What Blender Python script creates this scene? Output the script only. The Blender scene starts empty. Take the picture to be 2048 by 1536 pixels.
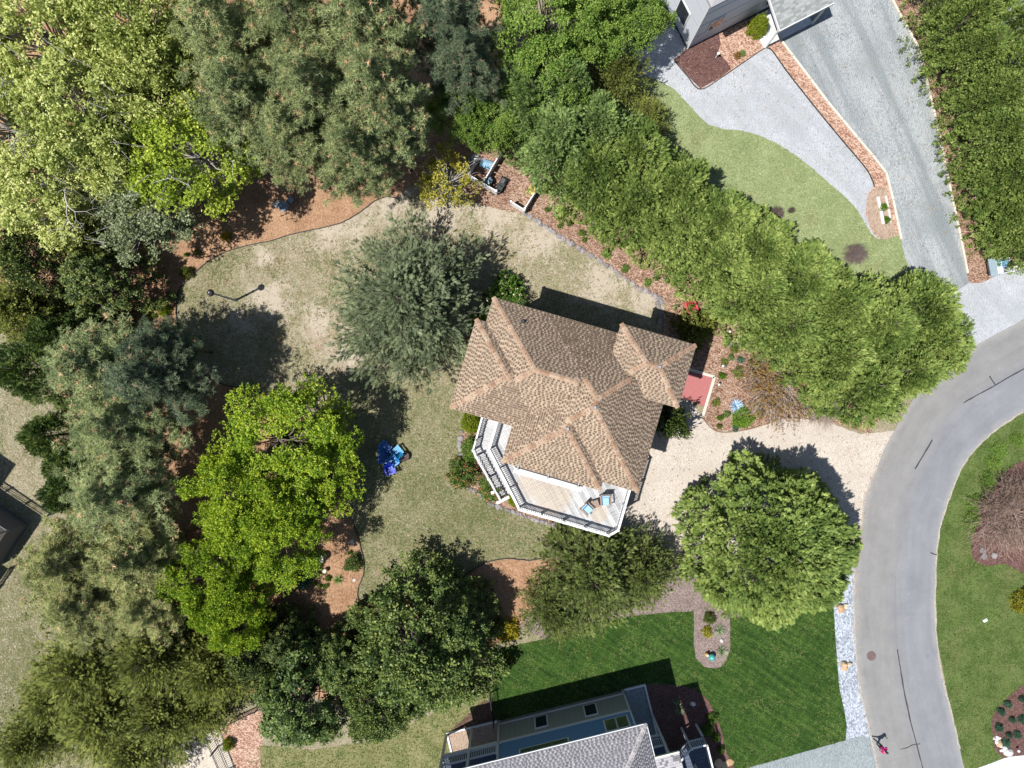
import bpy, bmesh, math, random
import numpy as np
from mathutils import Vector, Matrix, noise as mnoise

# ------------------------------------------------------------------ camera, sky, sun, exposure
SC = bpy.context.scene
COL = SC.collection
CAM_H = 48.75                      # flying height of the drone, metres
FOC = 1365.0                       # focal length in photo pixels (24 mm equivalent)

cam_d = bpy.data.cameras.new('camera')
cam_d.sensor_width = 36.0
cam_d.lens = 24.0
cam_d.clip_start = 0.5
cam_d.clip_end = 2000
cam = bpy.data.objects.new('camera', cam_d)
cam.location = (0, 0, CAM_H)
cam.rotation_euler = (0, 0, 0)
COL.objects.link(cam)
SC.camera = cam

SUN_TRAVEL = Vector((0.45, 0.229, -1.0)).normalized()
W = bpy.data.worlds.new('World'); SC.world = W
W.use_nodes = True
wn = W.node_tree.nodes; wl = W.node_tree.links
wn.clear()
wo = wn.new('ShaderNodeOutputWorld'); wb = wn.new('ShaderNodeBackground'); ws = wn.new('ShaderNodeTexSky')
ws.sky_type = 'NISHITA'; ws.sun_disc = False
ws.sun_elevation = math.radians(63.2)
ws.sun_rotation = math.radians(243)
ws.altitude = 10; ws.air_density = 1.0; ws.dust_density = 0.6; ws.ozone_density = 1.0
wb.inputs['Strength'].default_value = 0.07
wl.new(ws.outputs[0], wb.inputs[0]); wl.new(wb.outputs[0], wo.inputs[0])

sun_d = bpy.data.lights.new('sun', 'SUN')
sun_d.energy = 4.6; sun_d.angle = math.radians(0.53); sun_d.color = (1.0, 0.97, 0.93)
sun = bpy.data.objects.new('sun', sun_d)
sun.rotation_euler = SUN_TRAVEL.to_track_quat('-Z', 'Y').to_euler()
sun.location = (-30, -15, 70)
COL.objects.link(sun)

SC.view_settings.view_transform = 'Standard'
SC.view_settings.look = 'None'
SC.view_settings.exposure = 0.72
SC.view_settings.gamma = 1.0
SC.view_settings.use_curve_mapping = False
SC.cycles.max_bounces = 5; SC.cycles.diffuse_bounces = 2; SC.cycles.glossy_bounces = 2
SC.cycles.transmission_bounces = 2; SC.cycles.transparent_max_bounces = 2; SC.cycles.caustics_reflective = False; SC.cycles.caustics_refractive = False
SC.render.resolution_x = 1024; SC.render.resolution_y = 768

# ------------------------------------------------------------------ helpers
random.seed(7)
RNG = np.random.default_rng(11)

def G(px, py, z=0.0):
    """photo survey: a point of the photograph at height z, as ground coordinates in metres"""
    s = (CAM_H - z) / FOC
    return ((px - 1024) * s, (768 - py) * s)

def link(o, parent=None):
    COL.objects.link(o)
    if parent is not None: o.parent = parent
    return o

def tag(o, label=None, cat=None, group=None, kind=None):
    if label: o['label'] = label
    if cat: o['category'] = cat
    if group: o['group'] = group
    if kind: o['kind'] = kind
    return o

def thing(name, label, cat, loc=(0, 0, 0), rotz=0.0, group=None):
    o = bpy.data.objects.new(name, None)
    o.empty_display_size = 0.3
    o.location = loc; o.rotation_euler = (0, 0, rotz)
    COL.objects.link(o)
    return tag(o, label, cat, group)

def new_obj(name, me, parent=None, mat=None):
    o = bpy.data.objects.new(name, me)
    if mat is not None:
        if len(me.materials) == 0: me.materials.append(mat)
        elif me.materials[0] is not mat:
            o.material_slots[0].link = 'OBJECT'; o.material_slots[0].material = mat
    return link(o, parent)

def fast_mesh(name, V, F, var=None, smooth=False):
    V = np.asarray(V, dtype=np.float32); F = np.asarray(F, dtype=np.int32)
    me = bpy.data.meshes.new(name)
    n = len(V); m, k = F.shape
    me.vertices.add(n); me.vertices.foreach_set('co', V.ravel())
    me.loops.add(m * k); me.loops.foreach_set('vertex_index', F.ravel())
    me.polygons.add(m)
    me.polygons.foreach_set('loop_start', np.arange(0, m * k, k, dtype=np.int32))
    try: me.polygons.foreach_set('loop_total', np.full(m, k, dtype=np.int32))
    except Exception: pass
    if var is not None:
        a = me.attributes.new('var', 'FLOAT', 'POINT')
        a.data.foreach_set('value', np.asarray(var, dtype=np.float32))
    me.update(calc_edges=True); me.validate()
    if smooth: me.polygons.foreach_set('use_smooth', np.ones(m, dtype=bool))
    return me

class MB:
    """collects simple solids into one mesh"""
    def __init__(self): self.v = []; self.f = []; self.var = []
    def add(self, vs, fs, var=0.5):
        b = len(self.v)
        self.v += [tuple(p) for p in vs]; self.f += [tuple(i + b for i in f) for f in fs]
        self.var += [var] * len(vs)
        return self
    def box(self, c, s, rz=0.0, var=0.5, taper=1.0):
        x, y, z = s[0] / 2, s[1] / 2, s[2] / 2
        ca, sa = math.cos(rz), math.sin(rz)
        vs = []
        for dz in (-z, z):
            t = taper if dz > 0 else 1.0
            for dx, dy in ((-x, -y), (x, -y), (x, y), (-x, y)):
                vs.append((c[0] + (dx * ca - dy * sa) * t, c[1] + (dx * sa + dy * ca) * t, c[2] + dz))
        return self.add(vs, [(3, 2, 1, 0), (4, 5, 6, 7), (0, 1, 5, 4), (1, 2, 6, 5), (2, 3, 7, 6), (3, 0, 4, 7)], var)
    def bar(self, p, q, w, h, var=0.5):
        p = Vector(p); q = Vector(q); d = (q - p)
        if d.length < 1e-6: return self
        d.normalize()
        side = d.cross(Vector((0, 0, 1)))
        if side.length < 1e-4: side = Vector((1, 0, 0))
        side.normalize(); up = side.cross(d).normalized()
        a = side * (w / 2); b = up * (h / 2)
        vs = [p - a - b, p + a - b, p + a + b, p - a + b, q - a - b, q + a - b, q + a + b, q - a + b]
        return self.add(vs, [(0, 1, 2, 3), (7, 6, 5, 4), (4, 5, 1, 0), (5, 6, 2, 1), (6, 7, 3, 2), (7, 4, 0, 3)], var)
    def tube(self, pts, radii, n=8, cap=True, var=0.5):
        rings = []
        P = [Vector(p) for p in pts]
        b = len(self.v)
        for i, p in enumerate(P):
            d = (P[min(i + 1, len(P) - 1)] - P[max(i - 1, 0)])
            if d.length < 1e-6: d = Vector((0, 0, 1))
            d.normalize()
            ref = Vector((0, 0, 1)) if abs(d.z) < 0.9 else Vector((1, 0, 0))
            s = d.cross(ref).normalized(); u = s.cross(d).normalized()
            for k in range(n):
                a = 2 * math.pi * k / n
                self.v.append(tuple(p + s * (radii[i] * math.cos(a)) + u * (radii[i] * math.sin(a))))
                self.var.append(var)
        for i in range(len(P) - 1):
            for k in range(n):
                k2 = (k + 1) % n
                self.f.append((b + i * n + k, b + i * n + k2, b + (i + 1) * n + k2, b + (i + 1) * n + k))
        if cap:
            self.f.append(tuple(b + k for k in range(n))[::-1])
            self.f.append(tuple(b + (len(P) - 1) * n + k for k in range(n)))
        return self
    def lathe(self, prof, c=(0, 0, 0), n=16, var=0.5):
        b = len(self.v)
        for r, z in prof:
            for k in range(n):
                a = 2 * math.pi * k / n
                self.v.append((c[0] + r * math.cos(a), c[1] + r * math.sin(a), c[2] + z)); self.var.append(var)
        for i in range(len(prof) - 1):
            for k in range(n):
                k2 = (k + 1) % n
                self.f.append((b + i * n + k, b + i * n + k2, b + (i + 1) * n + k2, b + (i + 1) * n + k))
        self.f.append(tuple(b + k for k in range(n))[::-1])
        self.f.append(tuple(b + (len(prof) - 1) * n + k for k in range(n)))
        return self
    def prism(self, poly, z0, z1, var=0.5):
        n = len(poly)
        vs = [(x, y, z0) for x, y in poly] + [(x, y, z1) for x, y in poly]
        fs = [tuple(range(n))[::-1], tuple(range(n, 2 * n))]
        for i in range(n):
            j = (i + 1) % n
            fs.append((i, j, j + n, i + n))
        return self.add(vs, fs, var)
    def mesh(self, name, smooth=False, bevel=0.0):
        me = bpy.data.meshes.new(name)
        me.from_pydata(self.v, [], self.f)
        a = me.attributes.new('var', 'FLOAT', 'POINT'); a.data.foreach_set('value', self.var)
        bm = bmesh.new(); bm.from_mesh(me)
        bmesh.ops.recalc_face_normals(bm, faces=bm.faces)
        if bevel > 0:
            bmesh.ops.bevel(bm, geom=[e for e in bm.edges], offset=bevel, segments=1, affect='EDGES', clamp_overlap=True)
        bm.to_mesh(me); bm.free()
        if smooth:
            for p in me.polygons: p.use_smooth = True
        me.update()
        return me
    def obj(self, name, mat, parent=None, smooth=False, bevel=0.0):
        return new_obj(name, self.mesh(name, smooth, bevel), parent, mat)

def catmull(pts, sub=6, closed=True):
    n = len(pts); out = []
    rng = range(n) if closed else range(n - 1)
    for i in rng:
        if closed: p0, p1, p2, p3 = pts[i - 1], pts[i], pts[(i + 1) % n], pts[(i + 2) % n]
        else: p0, p1, p2, p3 = pts[max(i - 1, 0)], pts[i], pts[i + 1], pts[min(i + 2, n - 1)]
        for k in range(sub):
            t = k / sub
            out.append(tuple(0.5 * ((2 * p1[j]) + (-p0[j] + p2[j]) * t + (2 * p0[j] - 5 * p1[j] + 4 * p2[j] - p3[j]) * t * t
                       + (-p0[j] + 3 * p1[j] - 3 * p2[j] + p3[j]) * t ** 3) for j in (0, 1)))
    if not closed: out.append(tuple(pts[-1]))
    return out

def densify(poly, step=0.25, jit=0.0):
    out = []
    n = len(poly)
    for i in range(n):
        a, b = poly[i], poly[(i + 1) % n]
        L = math.hypot(b[0] - a[0], b[1] - a[1]); k = max(1, int(L / step))
        for j in range(k):
            t = j / k
            x, y = a[0] + (b[0] - a[0]) * t, a[1] + (b[1] - a[1]) * t
            if jit:
                x += jit * mnoise.noise(Vector((x * 2.3, y * 2.3, 1.7))) + jit * 0.6 * mnoise.noise(Vector((x * 7, y * 7, 4)))
                y += jit * mnoise.noise(Vector((x * 2.3, y * 2.3, 9.1))) + jit * 0.6 * mnoise.noise(Vector((x * 7, y * 7, 8)))
            out.append((x, y))
    return out

SHEET_N = 0
def sheet(name, px, z, mat, smooth=0, jit=0.0, step=0.25, kind='structure'):
    global SHEET_N
    SHEET_N += 1; z = z + SHEET_N * 0.0006          # no two sheets share a plane
    pts = [G(*p) for p in px]
    if smooth: pts = catmull(pts, smooth)
    if jit: pts = densify(pts, step, jit)
    me = bpy.data.meshes.new(name)
    me.from_pydata([(x, y, z) for x, y in pts], [], [tuple(range(len(pts)))])
    bm = bmesh.new(); bm.from_mesh(me)
    bmesh.ops.triangulate(bm, faces=bm.faces, ngon_method='EAR_CLIP')
    for f in bm.faces:
        if f.normal.z < 0: f.normal_flip()
    bm.to_mesh(me); bm.free()
    o = new_obj(name, me, None, mat)
    if kind: o['kind'] = kind
    return o

# ------------------------------------------------------------------ materials
CK = 0.80          # overall reflectance of mineral and painted surfaces, set against the exposure
class NT:
    def __init__(self, name):
        self.m = bpy.data.materials.new(name); self.m.use_nodes = True
        self.t = self.m.node_tree; self.n = self.t.nodes; self.l = self.t.links
        self.bsdf = next(x for x in self.n if x.type == 'BSDF_PRINCIPLED')
        self.out = next(x for x in self.n if x.type == 'OUTPUT_MATERIAL')
        self.co = None
    def obj(self):
        if self.co is None:
            self.co = self.n.new('ShaderNodeTexCoord')
        return self.co.outputs['Object']
    def noise(self, scale, detail=4, rough=0.55, vec=None, dist=0.0):
        x = self.n.new('ShaderNodeTexNoise'); x.inputs['Scale'].default_value = scale
        x.inputs['Detail'].default_value = detail; x.inputs['Roughness'].default_value = rough
        x.inputs['Distortion'].default_value = dist
        self.l.new(vec if vec is not None else self.obj(), x.inputs['Vector'])
        return x.outputs['Fac']
    def voro(self, scale, feature='F1', out='Distance', vec=None):
        x = self.n.new('ShaderNodeTexVoronoi'); x.inputs['Scale'].default_value = scale; x.feature = feature
        self.l.new(vec if vec is not None else self.obj(), x.inputs['Vector'])
        return x.outputs[out]
    def wave(self, scale, angle=0.0, dist=0.0, dscale=1.0, detail=2):
        mp = self.n.new('ShaderNodeMapping'); mp.inputs['Rotation'].default_value = (0, 0, angle)
        self.l.new(self.obj(), mp.inputs['Vector'])
        x = self.n.new('ShaderNodeTexWave'); x.inputs['Scale'].default_value = scale
        x.inputs['Distortion'].default_value = dist; x.inputs['Detail Scale'].default_value = dscale; x.inputs['Detail'].default_value = detail
        self.l.new(mp.outputs[0], x.inputs['Vector'])
        return x.outputs['Fac']
    def stretch(self, sx, sy, angle=0.0):
        mp = self.n.new('ShaderNodeMapping'); mp.inputs['Rotation'].default_value = (0, 0, angle)
        m2 = self.n.new('ShaderNodeMapping'); m2.inputs['Scale'].default_value = (sx, sy, 1)
        self.l.new(self.obj(), mp.inputs['Vector']); self.l.new(mp.outputs[0], m2.inputs['Vector'])
        return m2.outputs[0]
    def ramp(self, fac, stops, interp='LINEAR'):
        x = self.n.new('ShaderNodeValToRGB'); x.color_ramp.interpolation = interp
        e = x.color_ramp.elements
        while len(e) < len(stops): e.new(0.5)
        for i, (p, c) in enumerate(stops):
            e[i].position = p; e[i].color = (c[0] * CK, c[1] * CK, c[2] * CK, 1)
        self.l.new(fac, x.inputs['Fac'])
        return x.outputs['Color']
    def mix(self, fac, a, b, mode='MIX'):
        x = self.n.new('ShaderNodeMix'); x.data_type = 'RGBA'; x.blend_type = mode
        if isinstance(fac, (int, float)): x.inputs[0].default_value = fac
        else: self.l.new(fac, x.inputs[0])
        for i, c in ((6, a), (7, b)):
            if isinstance(c, tuple): x.inputs[i].default_value = (c[0] * (CK if mode == 'MIX' else 1), c[1] * (CK if mode == 'MIX' else 1), c[2] * (CK if mode == 'MIX' else 1), 1)
            else: self.l.new(c, x.inputs[i])
        return x.outputs[2]
    def math(self, op, a, b=None):
        x = self.n.new('ShaderNodeMath'); x.operation = op
        for i, c in enumerate((a, b)):
            if c is None: continue
            if isinstance(c, (int, float)): x.inputs[i].default_value = c
            else: self.l.new(c, x.inputs[i])
        return x.outputs[0]
    def remap(self, v, a, b, c=0.0, d=1.0):
        x = self.n.new('ShaderNodeMapRange'); x.clamp = True
        for i, q in enumerate((a, b, c, d)): x.inputs[i + 1].default_value = q
        self.l.new(v, x.inputs[0]); return x.outputs[0]
    def spot(self, x, y, r):
        """1 at a place on the ground, fading to 0 at distance r"""
        mp = self.n.new('ShaderNodeMapping'); mp.inputs['Location'].default_value = (-x, -y, 0); mp.inputs['Scale'].default_value = (1, 1, 0)
        self.l.new(self.obj(), mp.inputs['Vector'])
        ln = self.n.new('ShaderNodeVectorMath'); ln.operation = 'LENGTH'
        self.l.new(mp.outputs[0], ln.inputs[0])
        return self.remap(ln.outputs['Value'], 0, r, 1, 0)
    def attr(self, name='var'):
        x = self.n.new('ShaderNodeAttribute'); x.attribute_name = name
        return x.outputs['Fac']
    def objrand(self):
        x = self.n.new('ShaderNodeObjectInfo'); return x.outputs['Random']
    def color(self, c):
        if isinstance(c, tuple): self.bsdf.inputs['Base Color'].default_value = (*c, 1)
        else: self.l.new(c, self.bsdf.inputs['Base Color'])
        return self
    def set(self, rough=0.8, metal=0.0, spec=0.3):
        self.bsdf.inputs['Roughness'].default_value = rough; self.bsdf.inputs['Metallic'].default_value = metal
        self.bsdf.inputs['Specular IOR Level'].default_value = spec
        return self
    def bump(self, h, strength=0.5, dist=0.03):
        x = self.n.new('ShaderNodeBump'); x.inputs['Strength'].default_value = strength; x.inputs['Distance'].default_value = dist
        self.l.new(h, x.inputs['Height']); self.l.new(x.outputs[0], self.bsdf.inputs['Normal'])
        return self

MATS = {}
def plain(name, c, rough=0.6, metal=0.0, spec=0.4, grain=0.12, gscale=9.0, rand=0.0):
    """paint or plastic with slight mottling"""
    if name in MATS: return MATS[name]
    t = NT(name)
    lo = tuple(max(0, x * (1 - grain)) for x in c); hi = tuple(min(1, x * (1 + grain)) for x in c)
    col = t.ramp(t.noise(gscale, 3), [(0.3, lo), (0.7, hi)])
    if rand > 0:
        k = t.remap(t.objrand(), 0, 1, 1 - rand, 1.0)
        x = t.n.new('ShaderNodeCombineColor'); [t.l.new(k, x.inputs[i]) for i in range(3)]
        col = t.mix(1.0, col, x.outputs[0], 'MULTIPLY')
    t.color(col).set(rough, metal, spec)
    MATS[name] = t.m
    return t.m

def leafmat(name, stops, rough=0.6, trans=0.3, spec=0.25):
    """foliage: colour varies leaf by leaf, light passes partly through"""
    t = NT(name)
    v = t.math('ADD', t.attr('var'), t.remap(t.objrand(), 0, 1, -0.08, 0.08))
    col = t.ramp(v, stops)
    t.color(col).set(rough, 0, spec)
    tr = t.n.new('ShaderNodeBsdfTranslucent'); t.l.new(t.mix(1.0, col, (1.0, 1.0, 0.55), 'MULTIPLY'), tr.inputs['Color'])
    mx = t.n.new('ShaderNodeMixShader'); mx.inputs[0].default_value = trans
    t.l.new(t.bsdf.outputs[0], mx.inputs[1]); t.l.new(tr.outputs[0], mx.inputs[2]); t.l.new(mx.outputs[0], t.out.inputs['Surface'])
    MATS[name] = t.m
    return t.m
# ------------------------------------------------------------------ ground materials
def m_dry_lawn():
    t = NT('dry_lawn')
    fine = t.remap(t.noise(8, 5, 0.75), 0.30, 0.70, 0.15, 0.85); mid = t.noise(1.6, 4, 0.6); big = t.noise(0.16, 3, 0.5)
    # grassier towards the deck and the sunny south half of the yard, barer in the north
    green_bias = t.math('ADD', t.math('MULTIPLY', t.spot(-4.5, -9.5, 15), 0.16), t.math('MULTIPLY', t.spot(-22, 7, 5), 0.10))
    green_bias = t.math('ADD', green_bias, t.math('MULTIPLY', t.spot(-34, -21, 11), 0.22))
    f = t.math('ADD', t.math('MULTIPLY', fine, 0.75), t.math('MULTIPLY', mid, 0.38))
    f = t.math('ADD', f, t.math('MULTIPLY', big, 0.25))
    f = t.math('SUBTRACT', f, green_bias)
    c = t.ramp(f, [(0.34, (0.11, 0.12, 0.05)), (0.56, (0.23, 0.22, 0.115)), (0.74, (0.36, 0.31, 0.21)), (0.90, (0.49, 0.42, 0.325)), (1.0, (0.62, 0.56, 0.47))])
    # bare sandy patches
    sand_n = t.math('ADD', t.math('MULTIPLY', t.noise(0.9, 4, 0.65), 0.55), t.math('MULTIPLY', t.noise(3.2, 6, 0.75), 0.45))
    spots = None
    for px, py, r in ((700, 440, 3.2), (650, 470, 1.8), (530, 515, 1.3), (880, 425, 3.6), (990, 420, 3.4), (1080, 480, 3.0), (1210, 560, 3.4), (690, 700, 2.6), (640, 640, 2.6), (540, 600, 3.0), (480, 640, 2.0), (780, 400, 3), (1290, 600, 2.5)):
        s = t.spot(*G(px, py), r)
        spots = s if spots is None else t.math('MAXIMUM', spots, s)
    sm = t.remap(t.math('ADD', sand_n, t.math('MULTIPLY', spots, 0.30)), 0.58, 0.74)
    sandc = t.ramp(t.noise(14, 4, 0.7), [(0.3, (0.46, 0.375, 0.285)), (0.7, (0.70, 0.625, 0.53))])
    c = t.mix(t.math('MULTIPLY', sm, 0.75), c, sandc)
    # brown leaf and needle litter
    lit = t.remap(t.math('ADD', t.noise(0.5, 4, 0.6), t.math('MULTIPLY', t.spot(*G(690, 640), 6), 0.14)), 0.60, 0.75)
    c = t.mix(t.math('MULTIPLY', lit, 0.45), c, t.ramp(t.noise(18, 3, 0.7), [(0.3, (0.20, 0.115, 0.065)), (0.7, (0.44, 0.29, 0.19))]))
    t.color(c).set(0.95, 0, 0.1).bump(t.noise(13, 5, 0.75), 1.0, 0.09)
    return t.m

def m_green_lawn(name, dark, mid, lite, stripe_angle=None, patch=0.0):
    t = NT(name)
    f = t.math('ADD', t.math('MULTIPLY', t.remap(t.noise(11, 5, 0.75), 0.32, 0.68, 0.25, 0.75), 0.7), t.math('MULTIPLY', t.noise(0.8, 4, 0.6), 0.3 + patch))
    if stripe_angle is not None:
        w = t.wave(0.55, stripe_angle, 3.0, 0.5)
        st = t.noise(1.0, 5, 0.65, t.stretch(0.35, 3.6, stripe_angle))
        f = t.math('ADD', f, t.math('MULTIPLY', t.math('SUBTRACT', st, 0.5), 0.75))
        f = t.math('ADD', f, t.math('MULTIPLY', t.math('SUBTRACT', w, 0.5), 0.05))
    c = t.ramp(f, [(0.34, dark), (0.52, mid), (0.72, lite)])
    if patch:
        c = t.mix(t.math('MULTIPLY', t.remap(t.noise(0.55, 4, 0.65), 0.54, 0.72), 0.55), c, (0.20, 0.19, 0.085))
    t.color(c).set(0.9, 0, 0.15).bump(t.noise(15, 4, 0.75), 1.0, 0.07)
    return t.m

def m_straw(name='pine_straw', a=(0.24, 0.13, 0.072), b=(0.49, 0.305, 0.185), c_=(0.70, 0.49, 0.33), sc=12):
    t = NT(name)
    v1 = t.noise(1.0, 5, 0.7, t.stretch(sc, sc * 0.35, 0.6)); v2 = t.noise(1.0, 5, 0.7, t.stretch(sc, sc * 0.35, -0.9))
    f = t.math('ADD', t.math('MULTIPLY', t.math('MAXIMUM', v1, v2), 0.85), t.math('MULTIPLY', t.noise(0.7, 4, 0.6), 0.28))
    c = t.ramp(f, [(0.50, a), (0.66, b), (0.86, c_)])
    t.color(c).set(0.95, 0, 0.1).bump(t.math('MAXIMUM', v1, v2), 1.0, 0.07)
    return t.m

def m_chips(name, stops, sc=11, bump=0.06):
    t = NT(name)
    col = t.voro(sc, 'F1', 'Color', t.stretch(1, 1.5, 0.5))
    sep = t.n.new('ShaderNodeSeparateColor'); t.l.new(col, sep.inputs[0])
    f = t.math('ADD', t.math('MULTIPLY', sep.outputs[0], 0.62), t.math('MULTIPLY', t.noise(1.3, 5, 0.65), 0.5))
    c = t.ramp(f, stops)
    t.color(c).set(0.95, 0, 0.1).bump(t.voro(sc, 'F1', 'Distance', t.stretch(1, 1.5, 0.5)), 0.9, bump)
    return t.m

def m_gravel(name, lo, hi, sc=16, big=0.35, tint=None, bump=0.05, contrast=0.18, track=None, stain=None):
    t = NT(name)
    col = t.voro(sc, 'F1', 'Color'); sep = t.n.new('ShaderNodeSeparateColor'); t.l.new(col, sep.inputs[0])
    f = t.math('ADD', t.math('MULTIPLY', sep.outputs[1], 0.55), t.math('MULTIPLY', t.noise(0.5, 5, 0.6), big + 0.1))
    f = t.math('ADD', f, t.math('MULTIPLY', t.noise(5, 4, 0.7), contrast))
    c = t.ramp(f, [(0.2, lo), (0.8, hi)])
    if tint:
        c = t.mix(t.math('MULTIPLY', t.remap(t.noise(0.28, 4, 0.6), 0.5, 0.68), 0.7), c, tint)
    if track is not None:            # packed, darker wheel tracks along the drive
        tk = t.noise(1.0, 4, 0.6, t.stretch(0.055, 0.75, -track[0]))
        c = t.mix(t.math('MULTIPLY', t.remap(tk, 0.46, 0.62), track[2]), c, track[1])
    if stain is not None:
        c = t.mix(t.math('MULTIPLY', t.remap(t.noise(0.9, 6, 0.75), 0.56, 0.72), 0.45), c, stain)
    t.color(c).set(0.95, 0, 0.15).bump(t.voro(sc, 'F1', 'Distance'), 0.8, bump)
    return t.m

def m_asphalt():
    t = NT('asphalt')
    uv = t.n.new('ShaderNodeUVMap'); uv.uv_map = 'lane'
    sp = t.n.new('ShaderNodeSeparateXYZ'); t.l.new(uv.outputs[0], sp.inputs[0]); u = sp.outputs[0]
    mp = t.n.new('ShaderNodeMapping'); mp.inputs['Scale'].default_value = (9.0, 0.22, 1); t.l.new(uv.outputs[0], mp.inputs['Vector'])
    streak = t.noise(1.0, 5, 0.65, mp.outputs[0])
    grit = t.remap(t.noise(26, 4, 0.85), 0.3, 0.7)
    f = t.math('ADD', t.math('MULTIPLY', grit, 0.34), t.math('MULTIPLY', t.noise(0.6, 5, 0.65), 0.42))
    f = t.math('ADD', f, t.math('MULTIPLY', streak, 0.36))
    cool = t.ramp(f, [(0.32, (0.165, 0.17, 0.185)), (0.75, (0.275, 0.28, 0.295))])
    warm = t.ramp(f, [(0.32, (0.178, 0.175, 0.172)), (0.75, (0.295, 0.29, 0.282))])
    lane = t.remap(t.math('ADD', u, t.math('MULTIPLY', t.noise(0.9, 3), 0.10)), 0.44, 0.66)
    c = t.mix(lane, warm, cool)
    # paler shoulders, oil-dark patches, pale scuffs
    c = t.mix(t.math('MULTIPLY', t.remap(t.math('ADD', t.math('ABSOLUTE', t.math('SUBTRACT', u, 0.5)), t.math('MULTIPLY', t.noise(1.6, 4), 0.14)), 0.49, 0.58), 0.5), c, (0.37, 0.355, 0.33))
    c = t.mix(t.math('MULTIPLY', t.remap(t.noise(1.3, 5, 0.7), 0.62, 0.76), 0.4), c, (0.40, 0.39, 0.37))
    c = t.mix(t.math('MULTIPLY', t.remap(t.noise(0.5, 5, 0.7), 0.60, 0.72), 0.35), c, (0.15, 0.15, 0.16))
    t.color(c).set(0.9, 0, 0.2).bump(t.noise(40, 3, 0.7), 0.5, 0.015)
    return t.m

M_DRY = m_dry_lawn()
M_LAWN_S = m_green_lawn('mown_lawn', (0.014, 0.036, 0.006), (0.032, 0.078, 0.011), (0.085, 0.155, 0.028), math.radians(32))
M_LAWN_E = m_green_lawn('verge_lawn', (0.024, 0.055, 0.009), (0.06, 0.105, 0.02), (0.14, 0.19, 0.055), None, 0.25)
M_LAWN_N = m_green_lawn('pale_lawn', (0.14, 0.18, 0.07), (0.25, 0.30, 0.13), (0.40, 0.44, 0.24), None, 0.05)
M_STRAW = m_straw()
M_CHIP = m_chips('wood_chips', [(0.2, (0.11, 0.055, 0.036)), (0.5, (0.27, 0.155, 0.105)), (0.85, (0.50, 0.35, 0.26))])
M_CHIP_RED = m_chips('red_wood_chips', [(0.2, (0.19, 0.085, 0.06)), (0.5, (0.42, 0.24, 0.17)), (0.85, (0.68, 0.50, 0.38))])
M_MULCH_DK = m_chips('dark_mulch', [(0.2, (0.075, 0.037, 0.034)), (0.55, (0.135, 0.07, 0.062)), (0.95, (0.26, 0.16, 0.135))], 18, 0.04)
M_MULCH_GY = m_chips('grey_mulch', [(0.2, (0.13, 0.095, 0.085)), (0.55, (0.25, 0.19, 0.17)), (0.95, (0.42, 0.34, 0.31))], 18, 0.04)
M_CREAM = m_gravel('cream_stone_drive', (0.42, 0.365, 0.30), (0.70, 0.63, 0.55), 20, 0.25, (0.55, 0.48, 0.40), track=(math.radians(8), (0.50, 0.44, 0.37), 0.45), stain=(0.50, 0.42, 0.34))
M_GRAVEL_LT = m_gravel('pale_grey_gravel', (0.31, 0.325, 0.345), (0.55, 0.565, 0.59), 18, 0.4, (0.38, 0.40, 0.41), track=(math.radians(-45), (0.36, 0.375, 0.385), 0.5), stain=(0.42, 0.38, 0.34))
M_GRAVEL_DK = m_gravel('grey_driveway_gravel', (0.17, 0.195, 0.205), (0.43, 0.45, 0.455), 14, 0.55, (0.27, 0.30, 0.305), 0.06, track=(math.radians(-66), (0.215, 0.24, 0.25), 0.7), stain=(0.36, 0.30, 0.25))
M_GRAVEL_BL = m_gravel('bluish_gravel', (0.14, 0.16, 0.195), (0.50, 0.54, 0.60), 9, 0.2, None, 0.07, 0.35)
M_GRAVEL_TEAL = m_gravel('compacted_grey_gravel', (0.18, 0.215, 0.225), (0.36, 0.40, 0.41), 18, 0.3)
M_CONC = m_gravel('white_concrete', (0.60, 0.61, 0.63), (0.78, 0.79, 0.80), 3, 0.3, None, 0.004)
M_ASPH = m_asphalt()
M_BARE = m_gravel('brown_bare_soil', (0.21, 0.14, 0.095), (0.44, 0.33, 0.25), 12, 0.6)

# ------------------------------------------------------------------ ground sheets
gme = bpy.data.meshes.new('ground')
gme.from_pydata([(-400, -400, 0), (400, -400, 0), (400, 400, 0), (-400, 400, 0)], [], [(0, 1, 2, 3)])
tag(new_obj('ground', gme, None, M_DRY), kind='structure')

EDGE_N = [(790, 396), (773, 394), (751, 402), (733, 415), (712, 430), (687, 444), (653, 454), (624, 460), (580, 470), (545, 481), (511, 488), (472, 497), (443, 508), (416, 524), (392, 544), (372, 564), (361, 577), (354, 598), (353, 624), (356, 650), (366, 690), (395, 735), (430, 762), (469, 774), (505, 782), (553, 787)]
EDGE_S = [(640, 880), (672, 950), (699, 1026), (712, 1060), (721, 1093), (727, 1119), (727, 1146), (718, 1172), (715, 1189), (722, 1203), (746, 1204), (782, 1197), (830, 1190), (880, 1175), (915, 1159), (935, 1146), (965, 1128), (981, 1122), (1018, 1117), (1058, 1120), (1101, 1114)]
bedpx = EDGE_N + [(600, 820)] + EDGE_S + [(1160, 1120), (1200, 1170), (1180, 1230), (1060, 1240), (1010, 1270), (960, 1320), (900, 1340), (700, 1420), (560, 1370), (470, 1400), (400, 1330), (330, 1240), (230, 1130), (170, 1000), (130, 850), (90, 700), (0, 640), (-200, 560), (-200, -250), (1000, -250), (1010, 250), (990, 300), (940, 310), (860, 345)]
sheet('mulch_bed', bedpx, 0.004, M_STRAW, 0, 0.05)

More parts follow.
